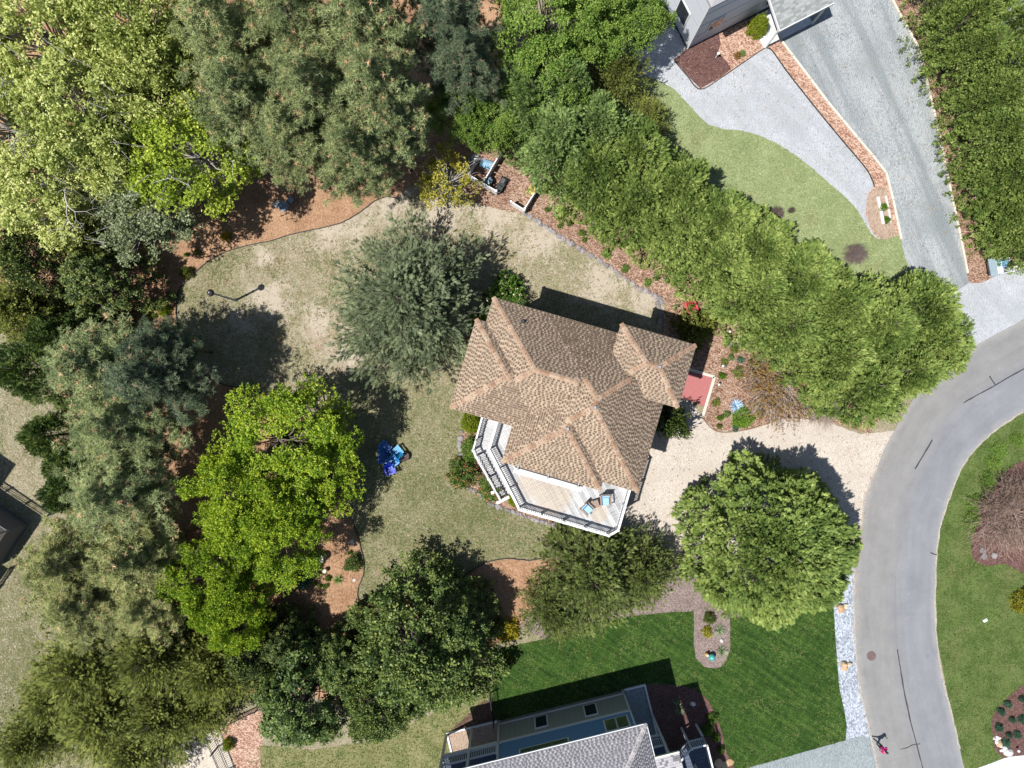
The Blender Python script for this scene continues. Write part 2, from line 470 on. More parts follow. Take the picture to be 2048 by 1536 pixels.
STONE_LINE = [(1050, 427), (1070, 440), (1101, 459), (1132, 481), (1158, 496), (1190, 516), (1221, 536), (1250, 557), (1278, 576), (1310, 593), (1331, 607)]
sheet('mulch_bed', STONE_LINE + [(1326, 640), (1316, 690), (1380, 745), (1410, 750), (1428, 755), (1405, 836), (1434, 863), (1490, 860), (1545, 844), (1574, 836), (1622, 839), (1655, 844), (1740, 868), (1800, 760), (1700, 640), (1500, 500), (1300, 340), (1100, 250), (1000, 260), (960, 300), (925, 350), (930, 400), (1000, 420)], 0.004, M_CHIP, 0, 0.03)
sheet('mulch_bed', [(942, 830), (925, 850), (918, 890), (925, 915), (912, 945), (935, 975), (968, 990), (985, 1008), (1015, 1018), (1045, 1030), (1075, 1042), (1110, 1047), (1120, 1020), (1060, 980), (1030, 830)], 0.004, M_CHIP, 4, 0.04)

DRIVE = [(1230, 790), (1380, 800), (1405, 836), (1434, 863), (1490, 860), (1545, 844), (1574, 836), (1622, 839), (1655, 844), (1720, 868), (1790, 862), (1770, 908), (1755, 953), (1740, 1000), (1735, 1040), (1640, 1100), (1500, 1140), (1400, 1108), (1330, 1118), (1260, 1104), (1200, 1088), (1150, 1060), (1180, 900)]
sheet('driveway', DRIVE, 0.008, M_CREAM, 0, 0.07)
sheet('mulch_bed', [(1330, 1118), (1400, 1105), (1480, 1130), (1480, 1235), (1460, 1234), (1460, 1299), (1452, 1320), (1441, 1334), (1427, 1337), (1408, 1333), (1391, 1316), (1388, 1288), (1387, 1222), (1330, 1225), (1260, 1232), (1180, 1245), (1090, 1278), (1040, 1250), (1160, 1120), (1250, 1105)], 0.012, M_MULCH_GY, 0, 0.035)

ROAD_L = [(2200, 560), (2100, 613), (2046, 640), (1985, 672), (1960, 686), (1906, 721), (1870, 750), (1825, 800), (1785, 866), (1764, 908), (1755, 931), (1745, 953), (1735, 979), (1729, 1000), (1719, 1070), (1711, 1110), (1708, 1150), (1708, 1250), (1713, 1326), (1722, 1391), (1735, 1446), (1745, 1489), (1754, 1536), (1775, 1610), (1810, 1700), (1900, 1860)]
ROAD_R = [(2240, 725), (2110, 785), (2046, 823), (2003, 851), (1972, 876), (1946, 903), (1922, 937), (1903, 983), (1890, 1020), (1879, 1058), (1873, 1106), (1870, 1178), (1871, 1250), (1877, 1313), (1886, 1364), (1899, 1414), (1910, 1459), (1919, 1497), (1928, 1536), (1955, 1620), (1990, 1700), (2070, 1830)]
# lawns and paving around the road
sheet('lawn', [(1870, 1258)] + [(x - 3, y) for x, y in ROAD_R[::-1][8:]] + [(2600, 500), (2600, 2000), (2070, 1830), (1990, 1700), (1955, 1620), (1928, 1536), (1900, 1414)], 0.004, M_LAWN_E)
SLAWN = [(984, 1330), (1000, 1297), (1040, 1288), (1090, 1278), (1180, 1245), (1260, 1230), (1330, 1222), (1388, 1218), (1470, 1195), (1560, 1180), (1666, 1170), (1669, 1250), (1673, 1313), (1679, 1376), (1688, 1421), (1694, 1451), (1692, 1480), (1492, 1536), (1440, 1600), (1000, 1620), (986, 1440)]
sheet('lawn', SLAWN, 0.008, M_LAWN_S, 0, 0.04)
sheet('lawn', [(986, 1440), (984, 1330), (960, 1330), (880, 1420), (760, 1480), (620, 1500), (520, 1490), (480, 1560), (500, 1700), (1000, 1700)], 0.004, m_green_lawn('rough_lawn', (0.05, 0.075, 0.015), (0.13, 0.155, 0.045), (0.29, 0.27, 0.13), None, 0.3), 0, 0.1)
STRIP_L = [(1655, 1130), (1666, 1200), (1669, 1250), (1673, 1313), (1679, 1376), (1688, 1421), (1693, 1451), (1691, 1479)]
STRIP_R = [(1745, 1489), (1735, 1446), (1722, 1391), (1713, 1326), (1708, 1250), (1708, 1150), (1716, 1090)]
sheet('gravel_verge', STRIP_L + STRIP_R, 0.012, M_GRAVEL_BL, 0, 0.03)
sheet('gravel_drive', [(1480, 1540), (1691, 1480), (1702, 1477), (1725, 1470), (1742, 1478), (1745, 1489), (1757, 1540), (1790, 1620), (1470, 1640)], 0.016, M_GRAVEL_TEAL, 0, 0.03)
def resample(px, n):
    p = np.array(catmull([G(*q) for q in px], 6, False)); d = np.r_[0, np.cumsum(np.hypot(*np.diff(p, axis=0).T))]
    t = np.linspace(0, d[-1], n); return np.stack([np.interp(t, d, p[:, 0]), np.interp(t, d, p[:, 1])], 1), t
NR_ = 260
rl, tl = resample(ROAD_L, NR_); rr_, tr_ = resample(ROAD_R, NR_)
for arr in (rl, rr_):
    for q in arr:
        q += 0.03 * np.array([mnoise.noise(Vector((q[0] * 2.5, q[1] * 2.5, 3))), mnoise.noise(Vector((q[0] * 2.5, q[1] * 2.5, 8)))])
K_ = 7
RV = []; RF = []; RUV = []
for i in range(NR_):
    for k in range(K_):
        p = rl[i] + (rr_[i] - rl[i]) * k / (K_ - 1); RV.append((p[0], p[1], 0.034)); RUV.append((k / (K_ - 1), (tl[i] + tr_[i]) / 2))
for i in range(NR_ - 1):
    for k in range(K_ - 1): RF.append((i * K_ + k, (i + 1) * K_ + k, (i + 1) * K_ + k + 1, i * K_ + k + 1))
rme = bpy.data.meshes.new('road'); rme.from_pydata(RV, [], RF); uvl = rme.uv_layers.new(name='lane')
for lp_ in rme.loops: uvl.data[lp_.index].uv = RUV[lp_.vertex_index]
road = tag(new_obj('road', rme, None, M_ASPH), kind='structure')
# crumbled sandy edges of the asphalt
def ribbon(name, px, w, z, mat, parent=None, jit=0.0, h=0.0, kind=None, closed=False, wj=0.0):
    pts = catmull([G(*p) for p in px], 8, False)
    n = len(pts); L = []; R = []
    for i, p in enumerate(pts):
        a = pts[max(i - 1, 0)]; b = pts[min(i + 1, n - 1)]
        d = Vector((b[0] - a[0], b[1] - a[1])); d.normalize()
        nx, ny = -d.y, d.x
        j = jit * mnoise.noise(Vector((p[0] * 3, p[1] * 3, 5)))
        ww = w * (1 + wj * mnoise.noise(Vector((p[0] * 2, p[1] * 2, 11))))
        L.append((p[0] + nx * (ww / 2 + j), p[1] + ny * (ww / 2 + j))); R.append((p[0] - nx * (ww / 2 - j), p[1] - ny * (ww / 2 - j)))
    if h <= 0:
        v = [(x, y, z) for x, y in L] + [(x, y, z) for x, y in R]
        f = [(i + n, i + n + 1, i + 1, i) for i in range(n - 1)]
    else:
        v = [(x, y, z) for x, y in L] + [(x, y, z) for x, y in R] + [(x, y, z + h) for x, y in L] + [(x, y, z + h) for x, y in R]
        f = []
        for i in range(n - 1):
            f += [(2 * n + i, 3 * n + i, 3 * n + i + 1, 2 * n + i + 1), (i, 2 * n + i, 2 * n + i + 1, i + 1), (n + i, n + i + 1, 3 * n + i + 1, 3 * n + i)]
        f += [(0, n, 3 * n, 2 * n), (n - 1, 3 * n - 1, 4 * n - 1, 2 * n - 1)]
    me = bpy.data.meshes.new(name); me.from_pydata(v, [], f); me.update()
    o = new_obj(name, me, parent, mat)
    if kind: o['kind'] = kind
    return o
M_EDGE = m_gravel('sandy_road_edge', (0.28, 0.25, 0.21), (0.50, 0.45, 0.39), 16, 0.4)
ribbon('sandy_edge', ROAD_R[2:-4], 0.11, 0.038, M_EDGE, road, 0.06, wj=0.9)
ribbon('sandy_edge', ROAD_L[10:-3], 0.10, 0.0383, M_EDGE, road, 0.06, wj=0.9)
M_TAR = plain('tar', (0.045, 0.047, 0.052), 0.7)
for k, pl in enumerate(([(1794, 1298), (1799, 1330), (1808, 1385), (1820, 1440), (1833, 1490), (1845, 1536), (1860, 1590)], [(1800, 1498), (1815, 1494), (1825, 1489), (1840, 1487)],
           [(1829, 938), (1840, 920), (1853, 898), (1864, 879)], [(1926, 806), (1948, 793), (1985, 773), (2010, 758), (2050, 736)], [(1978, 752), (1984, 762), (1990, 770)], [(1860, 1105), (1868, 1108), (1873, 1109)])):
    ribbon('tar_seam', pl, 0.085 if k != 1 else 0.06, 0.0395 + 0.0006 * k, M_TAR, road, 0.02, wj=0.6)
M_SEAM = plain('paving_joint', (0.19, 0.19, 0.20), 0.9)
ribbon('paving_joint', [(1790, 1150), (1789, 1200), (1791, 1250), (1794, 1296)], 0.05, 0.0385, M_SEAM, road)
# north neighbour's yard
sheet('gravel_yard', [(1245, 165), (1262, 60), (1300, -60), (1300, -300), (2600, -300), (2600, 520), (2200, 560), (2100, 613), (2046, 640), (1985, 672), (1930, 705), (1880, 640), (1850, 560), (1790, 500), (1500, 380), (1300, 300)], 0.008, M_GRAVEL_LT, 0, 0.05)
GRASS_N = [(1255, 168), (1291, 152), (1319, 162), (1350, 180), (1374, 207), (1398, 233), (1417, 250), (1449, 259), (1481, 261), (1516, 270), (1552, 286), (1587, 308), (1627, 339), (1658, 367), (1690, 394), (1713, 418), (1727, 442), (1741, 466), (1757, 479), (1784, 474), (1798, 470), (1811, 515), (1830, 560), (1790, 640), (1600, 560), (1400, 450), (1240, 250)]
sheet('lawn', GRASS_N, 0.012, M_LAWN_N, 0, 0.04)
TIMB_L = [(1542, 55), (1563, 85), (1609, 145), (1654, 205), (1694, 253), (1733, 300), (1771, 347), (1788, 418), (1798, 466), (1809, 515)]
TIMB_R = [(1755, -60), (1782, 0), (1812, 55), (1836, 99), (1849, 154), (1863, 209), (1879, 284), (1891, 343), (1903, 398), (1918, 469), (1937, 566)]
sheet('gravel_drive', [(1500, 40), (1470, -200), (1740, -200)] + TIMB_R + [(1900, 592), (1850, 575), (1830, 560)] + TIMB_L[::-1], 0.016, M_GRAVEL_DK, 0, 0.02)
sheet('mulch_bed', [(1376, 95), (1349, 118), (1350, 124), (1400, 179), (1442, 156), (1524, 100), (1534, 97), (1545, 104), (1575, 146), (1634, 221), (1686, 284), (1729, 335), (1743, 359), (1748, 374), (1735, 388), (1731, 426), (1741, 460), (1757, 478), (1784, 473), (1797, 470)] + TIMB_L[::-1][2:] + [(1500, 30)], 0.020, M_CHIP_RED, 0, 0.015)
sheet('mulch_bed', [(1376, 96), (1350, 118), (1351, 124), (1400, 178), (1446, 152), (1462, 138), (1448, 118), (1436, 105), (1441, 88), (1438, 68)], 0.024, M_MULCH_DK, 0, 0.05)
sheet('bare_soil', [(1735, 392), (1747, 380), (1768, 375), (1776, 400), (1784, 440), (1790, 468), (1770, 480), (1752, 470), (1738, 440), (1733, 415)], 0.024, M_BARE, 3, 0.06)
sheet('mulch_bed', TIMB_R + [(1960, 566), (2010, 545), (2060, 520), (2060, 300), (2000, 60), (1900, -60)], 0.012, M_CHIP, 0, 0.03)
sheet('mulch_bed', [(1975, 0), (1985, 20), (1998, 28), (2008, 15), (2005, -30), (1970, -40)], 0.0165, M_MULCH_DK, 0, 0.03)

# east and south beds
sheet('mulch_bed', [(2080, 900), (2046, 920), (2012, 943), (1983, 986), (1966, 1021), (1949, 1063), (1942, 1101), (1949, 1121), (1975, 1132), (2010, 1128), (2080, 1140)], 0.012, M_MULCH_DK, 3, 0.02)
EBED = [(2120, 1340), (2048, 1369), (2032, 1380), (2017, 1392), (1997, 1414), (1985, 1431), (1983, 1455), (1985, 1473), (1988, 1497), (2008, 1515), (2020, 1513), (2048, 1510), (2120, 1500)]
sheet('mulch_bed', EBED, 0.012, M_MULCH_DK, 3, 0.02)
sheet('driveway', [(1928, 1545), (1950, 1537), (1968, 1531), (2008, 1516), (2020, 1513), (2048, 1510), (2150, 1498), (2150, 1700), (1985, 1700), (1955, 1620)], 0.016, M_CONC)
sheet('mulch_bed', [(1356, 1371), (1384, 1376), (1412, 1395), (1431, 1426), (1438, 1447), (1446, 1473), (1454, 1507), (1471, 1540), (1490, 1600), (1230, 1620), (1250, 1390), (1300, 1365)], 0.012, M_MULCH_DK, 0, 0.03)
sheet('mulch_bed', [(985, 1395), (962, 1405), (940, 1425), (895, 1466), (930, 1460), (990, 1445)], 0.012, M_MULCH_DK, 0, 0.03)
sheet('bare_soil', [(330, 1450), (365, 1432), (400, 1432), (440, 1460), (470, 1540), (480, 1640), (340, 1640)], 0.004, m_gravel('pale_sandy_soil', (0.34, 0.29, 0.22), (0.62, 0.55, 0.46), 14, 0.6), 0, 0.1)
sheet('mulch_bed', [(440, 1455), (470, 1432), (520, 1415), (540, 1440), (520, 1500), (530, 1600), (480, 1620), (465, 1520)], 0.008, M_CHIP_RED, 0, 0.05)

# ------------------------------------------------------------------ grass blades
def inside(poly, x, y):
    c = np.zeros(len(x), bool); n = len(poly)
    for i in range(n):
        x0, y0 = poly[i]; x1, y1 = poly[i - 1]
        m = ((y0 > y) != (y1 > y)) & (x < (x1 - x0) * (y - y0) / (y1 - y0 + 1e-12) + x0)
        c ^= m
    return c
def grass(label, px, dens, mat, exclude=(), size=0.075, seed=1, z=0.03, vlow=0.15, vhigh=0.85, bare=(), green=(), thin=-0.45, wf=1.0):
    rng = np.random.default_rng(seed)
    poly = [G(*p) for p in px]; xs = [p[0] for p in poly]; ys = [p[1] for p in poly]
    n = int((max(xs) - min(xs)) * (max(ys) - min(ys)) * dens)
    x = rng.uniform(min(xs), max(xs), n); y = rng.uniform(min(ys), max(ys), n)
    k = inside(poly, x, y)
    for e in exclude: k &= ~inside([G(*p) for p in e], x, y)
    x = x[k]; y = y[k]; n = len(x)
    patch = np.array([mnoise.noise(Vector((a * 0.5, b * 0.5, 3))) + 0.6 * mnoise.noise(Vector((a * 1.9, b * 1.9, 7))) for a, b in zip(x, y)])
    sand = np.zeros(n); gr = np.zeros(n)
    for bx, by, r in bare:
        cx, cy = G(bx, by); sand = np.maximum(sand, 1 - np.hypot(x - cx, y - cy) / r)
    for bx, by, r, amt in green:
        cx, cy = G(bx, by); gr = np.maximum(gr, amt * np.clip(1 - np.hypot(x - cx, y - cy) / r, 0, 1))
    keepp = patch + rng.normal(0, 0.35, n) - 0.85 * np.clip(sand, 0, 1) > thin
    gr = gr[keepp]
    x = x[keepp]; y = y[keepp]; patch = patch[keepp]; n = len(x)
    V = np.zeros((n, 9, 3), np.float32)
    for b in range(3):
        a = rng.uniform(0, 6.283, n); L = size * rng.uniform(0.6, 1.5, n); w = size * wf * rng.uniform(0.28, 0.5, n); hgt = size * rng.uniform(0.25, 0.9, n)
        ox = rng.normal(0, size * 0.4, n); oy = rng.normal(0, size * 0.4, n)
        dx = np.cos(a); dy = np.sin(a)
        V[:, b * 3, 0] = x + ox - dy * w / 2; V[:, b * 3, 1] = y + oy + dx * w / 2; V[:, b * 3, 2] = z
        V[:, b * 3 + 1, 0] = x + ox + dy * w / 2; V[:, b * 3 + 1, 1] = y + oy - dx * w / 2; V[:, b * 3 + 1, 2] = z
        V[:, b * 3 + 2, 0] = x + ox + dx * L; V[:, b * 3 + 2, 1] = y + oy + dy * L; V[:, b * 3 + 2, 2] = z + hgt
    F = np.arange(n * 9).reshape(-1, 3)
    var = np.repeat(np.clip(0.54 + gr + patch * 0.45 + rng.normal(0, 0.22, n), vlow, vhigh), 9)
    o = new_obj('grass', fast_mesh('grass', V.reshape(-1, 3), F, var), None, mat)
    return tag(o, label, 'grass', kind='stuff')
CK = 1.0
GM_DRY = leafmat('blade_dry', [(0.12, (0.64, 0.57, 0.47)), (0.4, (0.48, 0.415, 0.30)), (0.62, (0.27, 0.26, 0.125)), (0.88, (0.12, 0.155, 0.045))], 0.8, 0.15)
GM_GREEN = leafmat('blade_green', [(0.15, (0.024, 0.056, 0.009)), (0.5, (0.055, 0.105, 0.017)), (0.75, (0.12, 0.175, 0.038)), (0.95, (0.24, 0.24, 0.09))], 0.7, 0.2)
GM_MIXED = leafmat('blade_mixed', [(0.15, (0.035, 0.07, 0.012)), (0.5, (0.08, 0.125, 0.025)), (0.72, (0.16, 0.19, 0.06)), (0.88, (0.28, 0.26, 0.12))], 0.7, 0.2)
GM_PALE = leafmat('blade_pale', [(0.15, (0.12, 0.16, 0.06)), (0.5, (0.23, 0.28, 0.12)), (0.85, (0.40, 0.42, 0.23))], 0.7, 0.2)
YARD = EDGE_N + [(600, 820)] + EDGE_S + [(1160, 1090), (1200, 1070), (1180, 900), (1300, 800), (1331, 607)] + STONE_LINE[::-1] + [(1000, 415), (930, 400), (840, 395)]
SANDY = ((700, 440, 3.2), (650, 470, 1.8), (530, 515, 1.3), (880, 425, 3.6), (990, 420, 3.4), (1080, 480, 3.0), (1210, 560, 3.4), (690, 700, 2.6), (640, 640, 2.6), (540, 600, 3.0), (480, 640, 2.0), (780, 400, 3), (1290, 600, 2.5), (1020, 480, 2), (600, 560, 2))
DECKBED = [(942, 830), (925, 850), (918, 890), (925, 915), (912, 945), (935, 975), (968, 990), (985, 1008), (1015, 1018), (1045, 1030), (1110, 1047), (1120, 1020), (1060, 980), (1030, 830)]
grass('short straw-coloured and green grass of the dry yard lawn', YARD, 95, GM_DRY, (DECKBED,), 0.085, 1, 0.006, bare=SANDY, green=((930, 1060, 18, 0.42), (820, 850, 8, 0.22), (1120, 540, 5, 0.15), (440, 540, 4, 0.25), (1180, 600, 5, 0.2)), thin=-0.25)
grass('thin dry grass west of the evergreens', [(-20, 640), (90, 700), (130, 850), (170, 1000), (230, 1130), (330, 1240), (400, 1330), (400, 1430), (250, 1440), (150, 1560), (-20, 1560)], 70, GM_DRY, (), 0.085, 2, 0.006)
ISLAND = [(1386, 1215), (1388, 1288), (1391, 1316), (1408, 1333), (1427, 1337), (1441, 1334), (1452, 1320), (1460, 1299), (1460, 1230)]
grass('dense green grass of the mown lawn', SLAWN, 80, GM_GREEN, (ISLAND, [(1356, 1371), (1384, 1376), (1412, 1395), (1431, 1426), (1438, 1447), (1446, 1473), (1471, 1540), (1000, 1640), (998, 1441), (1245, 1380)]), 0.07, 3, 0.018)
grass('patchy green grass of the lawn across the road', [(x + 3, y) for x, y in ROAD_R[2:19]] + [(2070, 1536), (2070, 823)], 85, GM_MIXED, (EBED, [(2080, 900), (2046, 920), (2012, 943), (1983, 986), (1966, 1021), (1949, 1063), (1942, 1101), (1949, 1121), (1975, 1132), (2080, 1140)], [(1928, 1545), (1968, 1531), (2008, 1516), (2048, 1510), (2150, 1498), (2150, 1700)]), 0.075, 4, 0.012)
grass('pale green grass of the lawn below the gravel yard', GRASS_N, 70, GM_PALE, (), 0.075, 5, 0.03)
grass('rough grass between the dark evergreens and the blue house', [(986, 1440), (984, 1330), (960, 1330), (880, 1420), (760, 1480), (620, 1500), (520, 1490), (480, 1560), (900, 1560)], 70, GM_MIXED, (), 0.09, 6, 0.012)
GM_STRAW = leafmat('needle_litter', [(0.15, (0.24, 0.13, 0.072)), (0.5, (0.42, 0.255, 0.15)), (0.85, (0.56, 0.38, 0.25))], 0.9, 0.1)
GM_CHIP = leafmat('chip_litter', [(0.15, (0.13, 0.07, 0.048)), (0.5, (0.32, 0.20, 0.14)), (0.85, (0.62, 0.48, 0.37))], 0.9, 0.0)
GM_LEAF = leafmat('fallen_leaf', [(0.15, (0.12, 0.075, 0.045)), (0.5, (0.26, 0.17, 0.10)), (0.85, (0.42, 0.31, 0.19))], 0.9, 0.1)
def litter(name, *a, **k):
    o = grass(*a, **k); o.name = name; o['category'] = 'litter'; return o
litter('pine_needles', 'loose orange-brown pine needles on the straw beds', [(340, 690), (250, 560), (300, 400), (560, 330), (800, 360), (790, 396)] + EDGE_N[1:20] , 75, GM_STRAW, (), 0.12, 21, 0.008, wf=0.4)
litter('pine_needles', 'loose pine needles on the southern straw bed', EDGE_S + [(1060, 1240), (960, 1320), (560, 1370), (520, 1200), (600, 1000)], 75, GM_STRAW, (), 0.12, 22, 0.008, wf=0.4)
litter('wood_chips', 'loose wood chips on the bed below the long hedge', STONE_LINE + [(1326, 640), (1428, 755), (1405, 836), (1434, 863), (1490, 860), (1574, 836), (1655, 844), (1700, 800), (1500, 620), (1300, 480), (1100, 340), (1000, 300), (930, 350), (940, 395), (1000, 420)], 60, GM_CHIP, ([(1360, 735), (1411, 751), (1424, 757), (1407, 813), (1360, 795)],), 0.075, 23, 0.02)
litter('fallen_leaves', 'scattered brown leaves on the cream drive', DRIVE, 2.2, GM_LEAF, (), 0.09, 24, 0.022)
litter('fallen_leaves', 'scattered brown leaves on the grey gravel drive and yard', [(1290, 110), (1400, 190), (1560, 290), (1720, 430), (1800, 520), (1930, 600)] + TIMB_R[::-1][1:9] + [(1600, 40)], 2.0, GM_LEAF, (), 0.085, 25, 0.04)
litter('fallen_leaves', 'scattered brown leaves on the dry lawn', YARD, 5, GM_LEAF, (), 0.10, 26, 0.03)
litter('road_grit', 'pale grit and needles along the road edges', [(x - 8, y) for x, y in ROAD_L[8:23]] + [(x + 14, y) for x, y in ROAD_L[8:23][::-1]], 14, GM_STRAW, (), 0.06, 27, 0.036)
CK = 0.80
# ------------------------------------------------------------------ roofs
def roof_height(rects, pitch, u, v, skip=-1):
    best = -1e9
    for i, (u0, u1, v0, v1, e) in enumerate(rects):
        if i == skip: continue
        d = min(u - u0, u1 - u, v - v0, v1 - v)
        if d >= 0: best = max(best, e + pitch * d)
    return best

def hip_ridges(r, pitch):
    u0, u1, v0, v1, e = r
    w = min(u1 - u0, v1 - v0) / 2
    if (u1 - u0) >= (v1 - v0): a = (u0 + w, (v0 + v1) / 2); b = (u1 - w, (v0 + v1) / 2)
    else: a = ((u0 + u1) / 2, v0 + w); b = ((u0 + u1) / 2, v1 - w)
    z = e + pitch * w
    A = (*a, z); B = (*b, z)
    lo = A; hi = B
    if (u1 - u0) >= (v1 - v0): segs = [((u0, v0, e), A), ((u0, v1, e), A), ((u1, v0, e), B), ((u1, v1, e), B)]
    else: segs = [((u0, v0, e), A), ((u1, v0, e), A), ((u0, v1, e), B), ((u1, v1, e), B)]
    return A, B, segs

def roof_body(mb, r, pitch, ov=0.16):
    u0, u1, v0, v1, e = r
    A, B, _ = hip_ridges(r, pitch)
    vs = [(u0, v0, e), (u1, v0, e), (u1, v1, e), (u0, v1, e), A, B,
          (u0, v0, e - ov), (u1, v0, e - ov), (u1, v1, e - ov), (u0, v1, e - ov)]
    if (u1 - u0) >= (v1 - v0): top = [(0, 1, 5, 4), (2, 3, 4, 5), (3, 0, 4), (1, 2, 5)]
    else: top = [(0, 1, 4), (1, 2, 5, 4), (2, 3, 5), (3, 0, 4, 5)]
    if (Vector(A) - Vector(B)).length < 1e-3:
        top = [(0, 1, 4), (1, 2, 4), (2, 3, 4), (3, 0, 4)]
    mb.add(vs, top + [(6, 7, 1, 0), (7, 8, 2, 1), (8, 9, 3, 2), (9, 6, 0, 3), (9, 8, 7, 6)])

def shingle_tabs(rects, pitch, expo=0.15, keep=None, seed=3, tabw=(0.10, 0.19)):
    rnd = random.Random(seed)
    V = []; F = []; VAR = []
    ep = expo / math.sqrt(1 + pitch * pitch)
    for ri, (u0, u1, v0, v1, e) in enumerate(rects):
        w = min(u1 - u0, v1 - v0) / 2
        for side in range(4):
            L = (u1 - u0) if side in (0, 2) else (v1 - v0)
            k = 0
            while True:
                d = k * ep - 0.03
                if d + ep > w + 0.02: break
                a = max(d, 0) + 0.02; b = L - max(d, 0) - 0.02
                def P(ss, dd, lift):
                    z = e + pitch * dd + lift
                    if side == 0: return (u0 + ss, v0 + dd, z)
                    if side == 1: return (u1 - dd, v0 + ss, z)
                    if side == 2: return (u1 - ss, v1 - dd, z)
                    return (u0 + dd, v1 - ss, z)
                def put(s0, s1, d0, d1, l0, l1, var):
                    bidx = len(V)
                    V.extend([P(s0, d0, l0), P(s1, d0, l0), P(s1, d1, l1), P(s0, d1, l1), P(s0, d0, -0.002), P(s1, d0, -0.002)])
                    F.extend([(bidx, bidx + 1, bidx + 2, bidx + 3), (bidx + 4, bidx + 5, bidx + 1, bidx)])
                    VAR.extend([var] * 6)
                def hidden(s0, s1):
                    c = P((s0 + s1) / 2, d + ep / 2, 0)
                    return roof_height(rects, pitch, c[0], c[1], ri) > c[2] + 0.05 or (keep and not keep(c))
                s = a - rnd.random() * 0.3
                while s < b:                                   # full-width tan shingle
                    tw = rnd.uniform(0.25, 0.45); s0 = max(s, a); s1 = min(s + tw, b); s += tw + 0.004
                    if s1 - s0 < 0.03 or hidden(s0, s1): continue
                    put(s0, s1, d, d + ep * 1.04, 0.018, 0.004, rnd.uniform(0.55, 1.0))
                s = a - rnd.random() * 0.2
                while s < b:                                   # darker laminated tab on top
                    tw = rnd.uniform(*tabw); s0 = max(s, a); s1 = min(s + tw, b); s += tw + rnd.uniform(0.06, 0.17)
                    if s1 - s0 < 0.03 or hidden(s0, s1): continue
                    put(s0, s1, d + ep * 0.22, d + ep * 0.97, 0.0215, 0.0105, rnd.uniform(0.05, 0.44))
                k += 1
    return V, F, VAR

def shingle_mat(name, stops):
    t = NT(name)
    c = t.ramp(t.attr('var'), stops)
    c = t.mix(0.35, c, t.ramp(t.noise(26, 3, 0.7), [(0.3, (0.12, 0.09, 0.07)), (0.7, (0.62, 0.52, 0.42))]), 'OVERLAY')
    stain = t.remap(t.noise(0.45, 4, 0.6), 0.50, 0.72)
    c = t.mix(t.math('MULTIPLY', stain, 0.30), c, stops[1][1])
    alg = t.remap(t.noise(1.0, 5, 0.6, t.stretch(1.1, 0.25, 0.0)), 0.55, 0.75)
    c = t.mix(t.math('MULTIPLY', alg, 0.20), c, stops[0][1])
    t.color(c).set(0.92, 0, 0.15).bump(t.noise(60, 2, 0.6), 0.4, 0.006)
    return t.m

def capline(rects, pitch, mat, parent, off=(0, 0), step=0.27, keep=None, name='ridge_cap', width=0.145):
    """overlapping ridge caps, each a piece of its own, on every ridge and hip that shows"""
    segs = []
    for ri, r in enumerate(rects):
        A, B, hs = hip_ridges(r, pitch)
        segs += [(ri, a, b, 0.30) for a, b in hs]
        if (Vector(A) - Vector(B)).length > 0.3: segs.append((ri, A, B, pitch))
    cache = {}
    for ri, a, b, slope in segs:
        a = Vector(a); b = Vector(b); n = max(1, int((b - a).length / step)); d = (b - a).normalized()
        for k in range(n):
            p = a + (b - a) * ((k + 0.5) / n)
            if roof_height(rects, pitch, p.x, p.y, ri) > p.z + 0.03: continue
            pn = Vector((-d.y, d.x, 0)).normalized() * 0.35
            if max(roof_height(rects, pitch, p.x + pn.x, p.y + pn.y), roof_height(rects, pitch, p.x - pn.x, p.y - pn.y)) > p.z - 0.05: continue
            if keep and not keep(p): continue
            key = round(slope, 2)
            if key not in cache:
                w = width; h = w * slope; t = 0.02; L = step * 0.62
                vs = [(-L, -w, -h), (-L, 0, 0), (-L, w, -h), (L, -w, -h), (L, 0, 0), (L, w, -h)]
                vs = [(x, y, z + 0.02 + (0.009 if x < 0 else 0.0)) for x, y, z in vs]
                vs += [(-L, -w, -h), (-L, 0, 0), (-L, w, -h)]
                m = MB().add(vs, [(0, 3, 4, 1), (1, 4, 5, 2), (6, 0, 1, 7), (7, 1, 2, 8)])
                cache[key] = m.mesh(name)
            o = new_obj(name, cache[key], parent, mat)
            side = d.cross(Vector((0, 0, 1))).normalized() * -1
            up = d.cross(side).normalized()
            if up.z < 0: up = -up; side = -side
            M = Matrix((d, up.cross(d), up)).transposed()
            o.rotation_euler = M.to_euler()
            o.location = (p.x - off[0], p.y - off[1], p.z)

# ------------------------------------------------------------------ the main house
TH = math.radians(-16.2)
HU = 4.0
hx, hy = math.cos(TH) * HU, math.sin(TH) * HU
house = thing('house', 'beach house with tan and brown shingled hip roof and white deck', 'house', (hx, hy, 0), TH)
PITCH = 0.54
def U(u, v, z): return (u - HU, v, z)
RECTS = [(0.73, 9.10, -4.14, 4.72, 7.455), (-2.53, 7.02, -2.42, 4.715, 7.452), (-3.17, 2.5, -2.42, 3.16, 7.448),
         (0.73, 6.90, -4.68, 1.5, 7.46), (5.25, 9.86, 1.40, 5.26, 8.15)]
LR = [(a - HU, b - HU, c, d, e) for a, b, c, d, e in RECTS]
M_SIDING = plain('beige_siding', (0.42, 0.36, 0.31), 0.7)
M_WHITE = plain('white_vinyl', (0.80, 0.80, 0.79), 0.45, grain=0.04)
M_TRIM = plain('tan_fascia', (0.40, 0.31, 0.25), 0.7)
M_GLASS = plain('dark_glass', (0.03, 0.04, 0.05), 0.08, spec=0.7)
M_METAL = plain('galvanised_metal', (0.34, 0.34, 0.34), 0.55, 0.4)
M_UNDER = plain('roof_underlay', (0.11, 0.085, 0.065), 0.9)
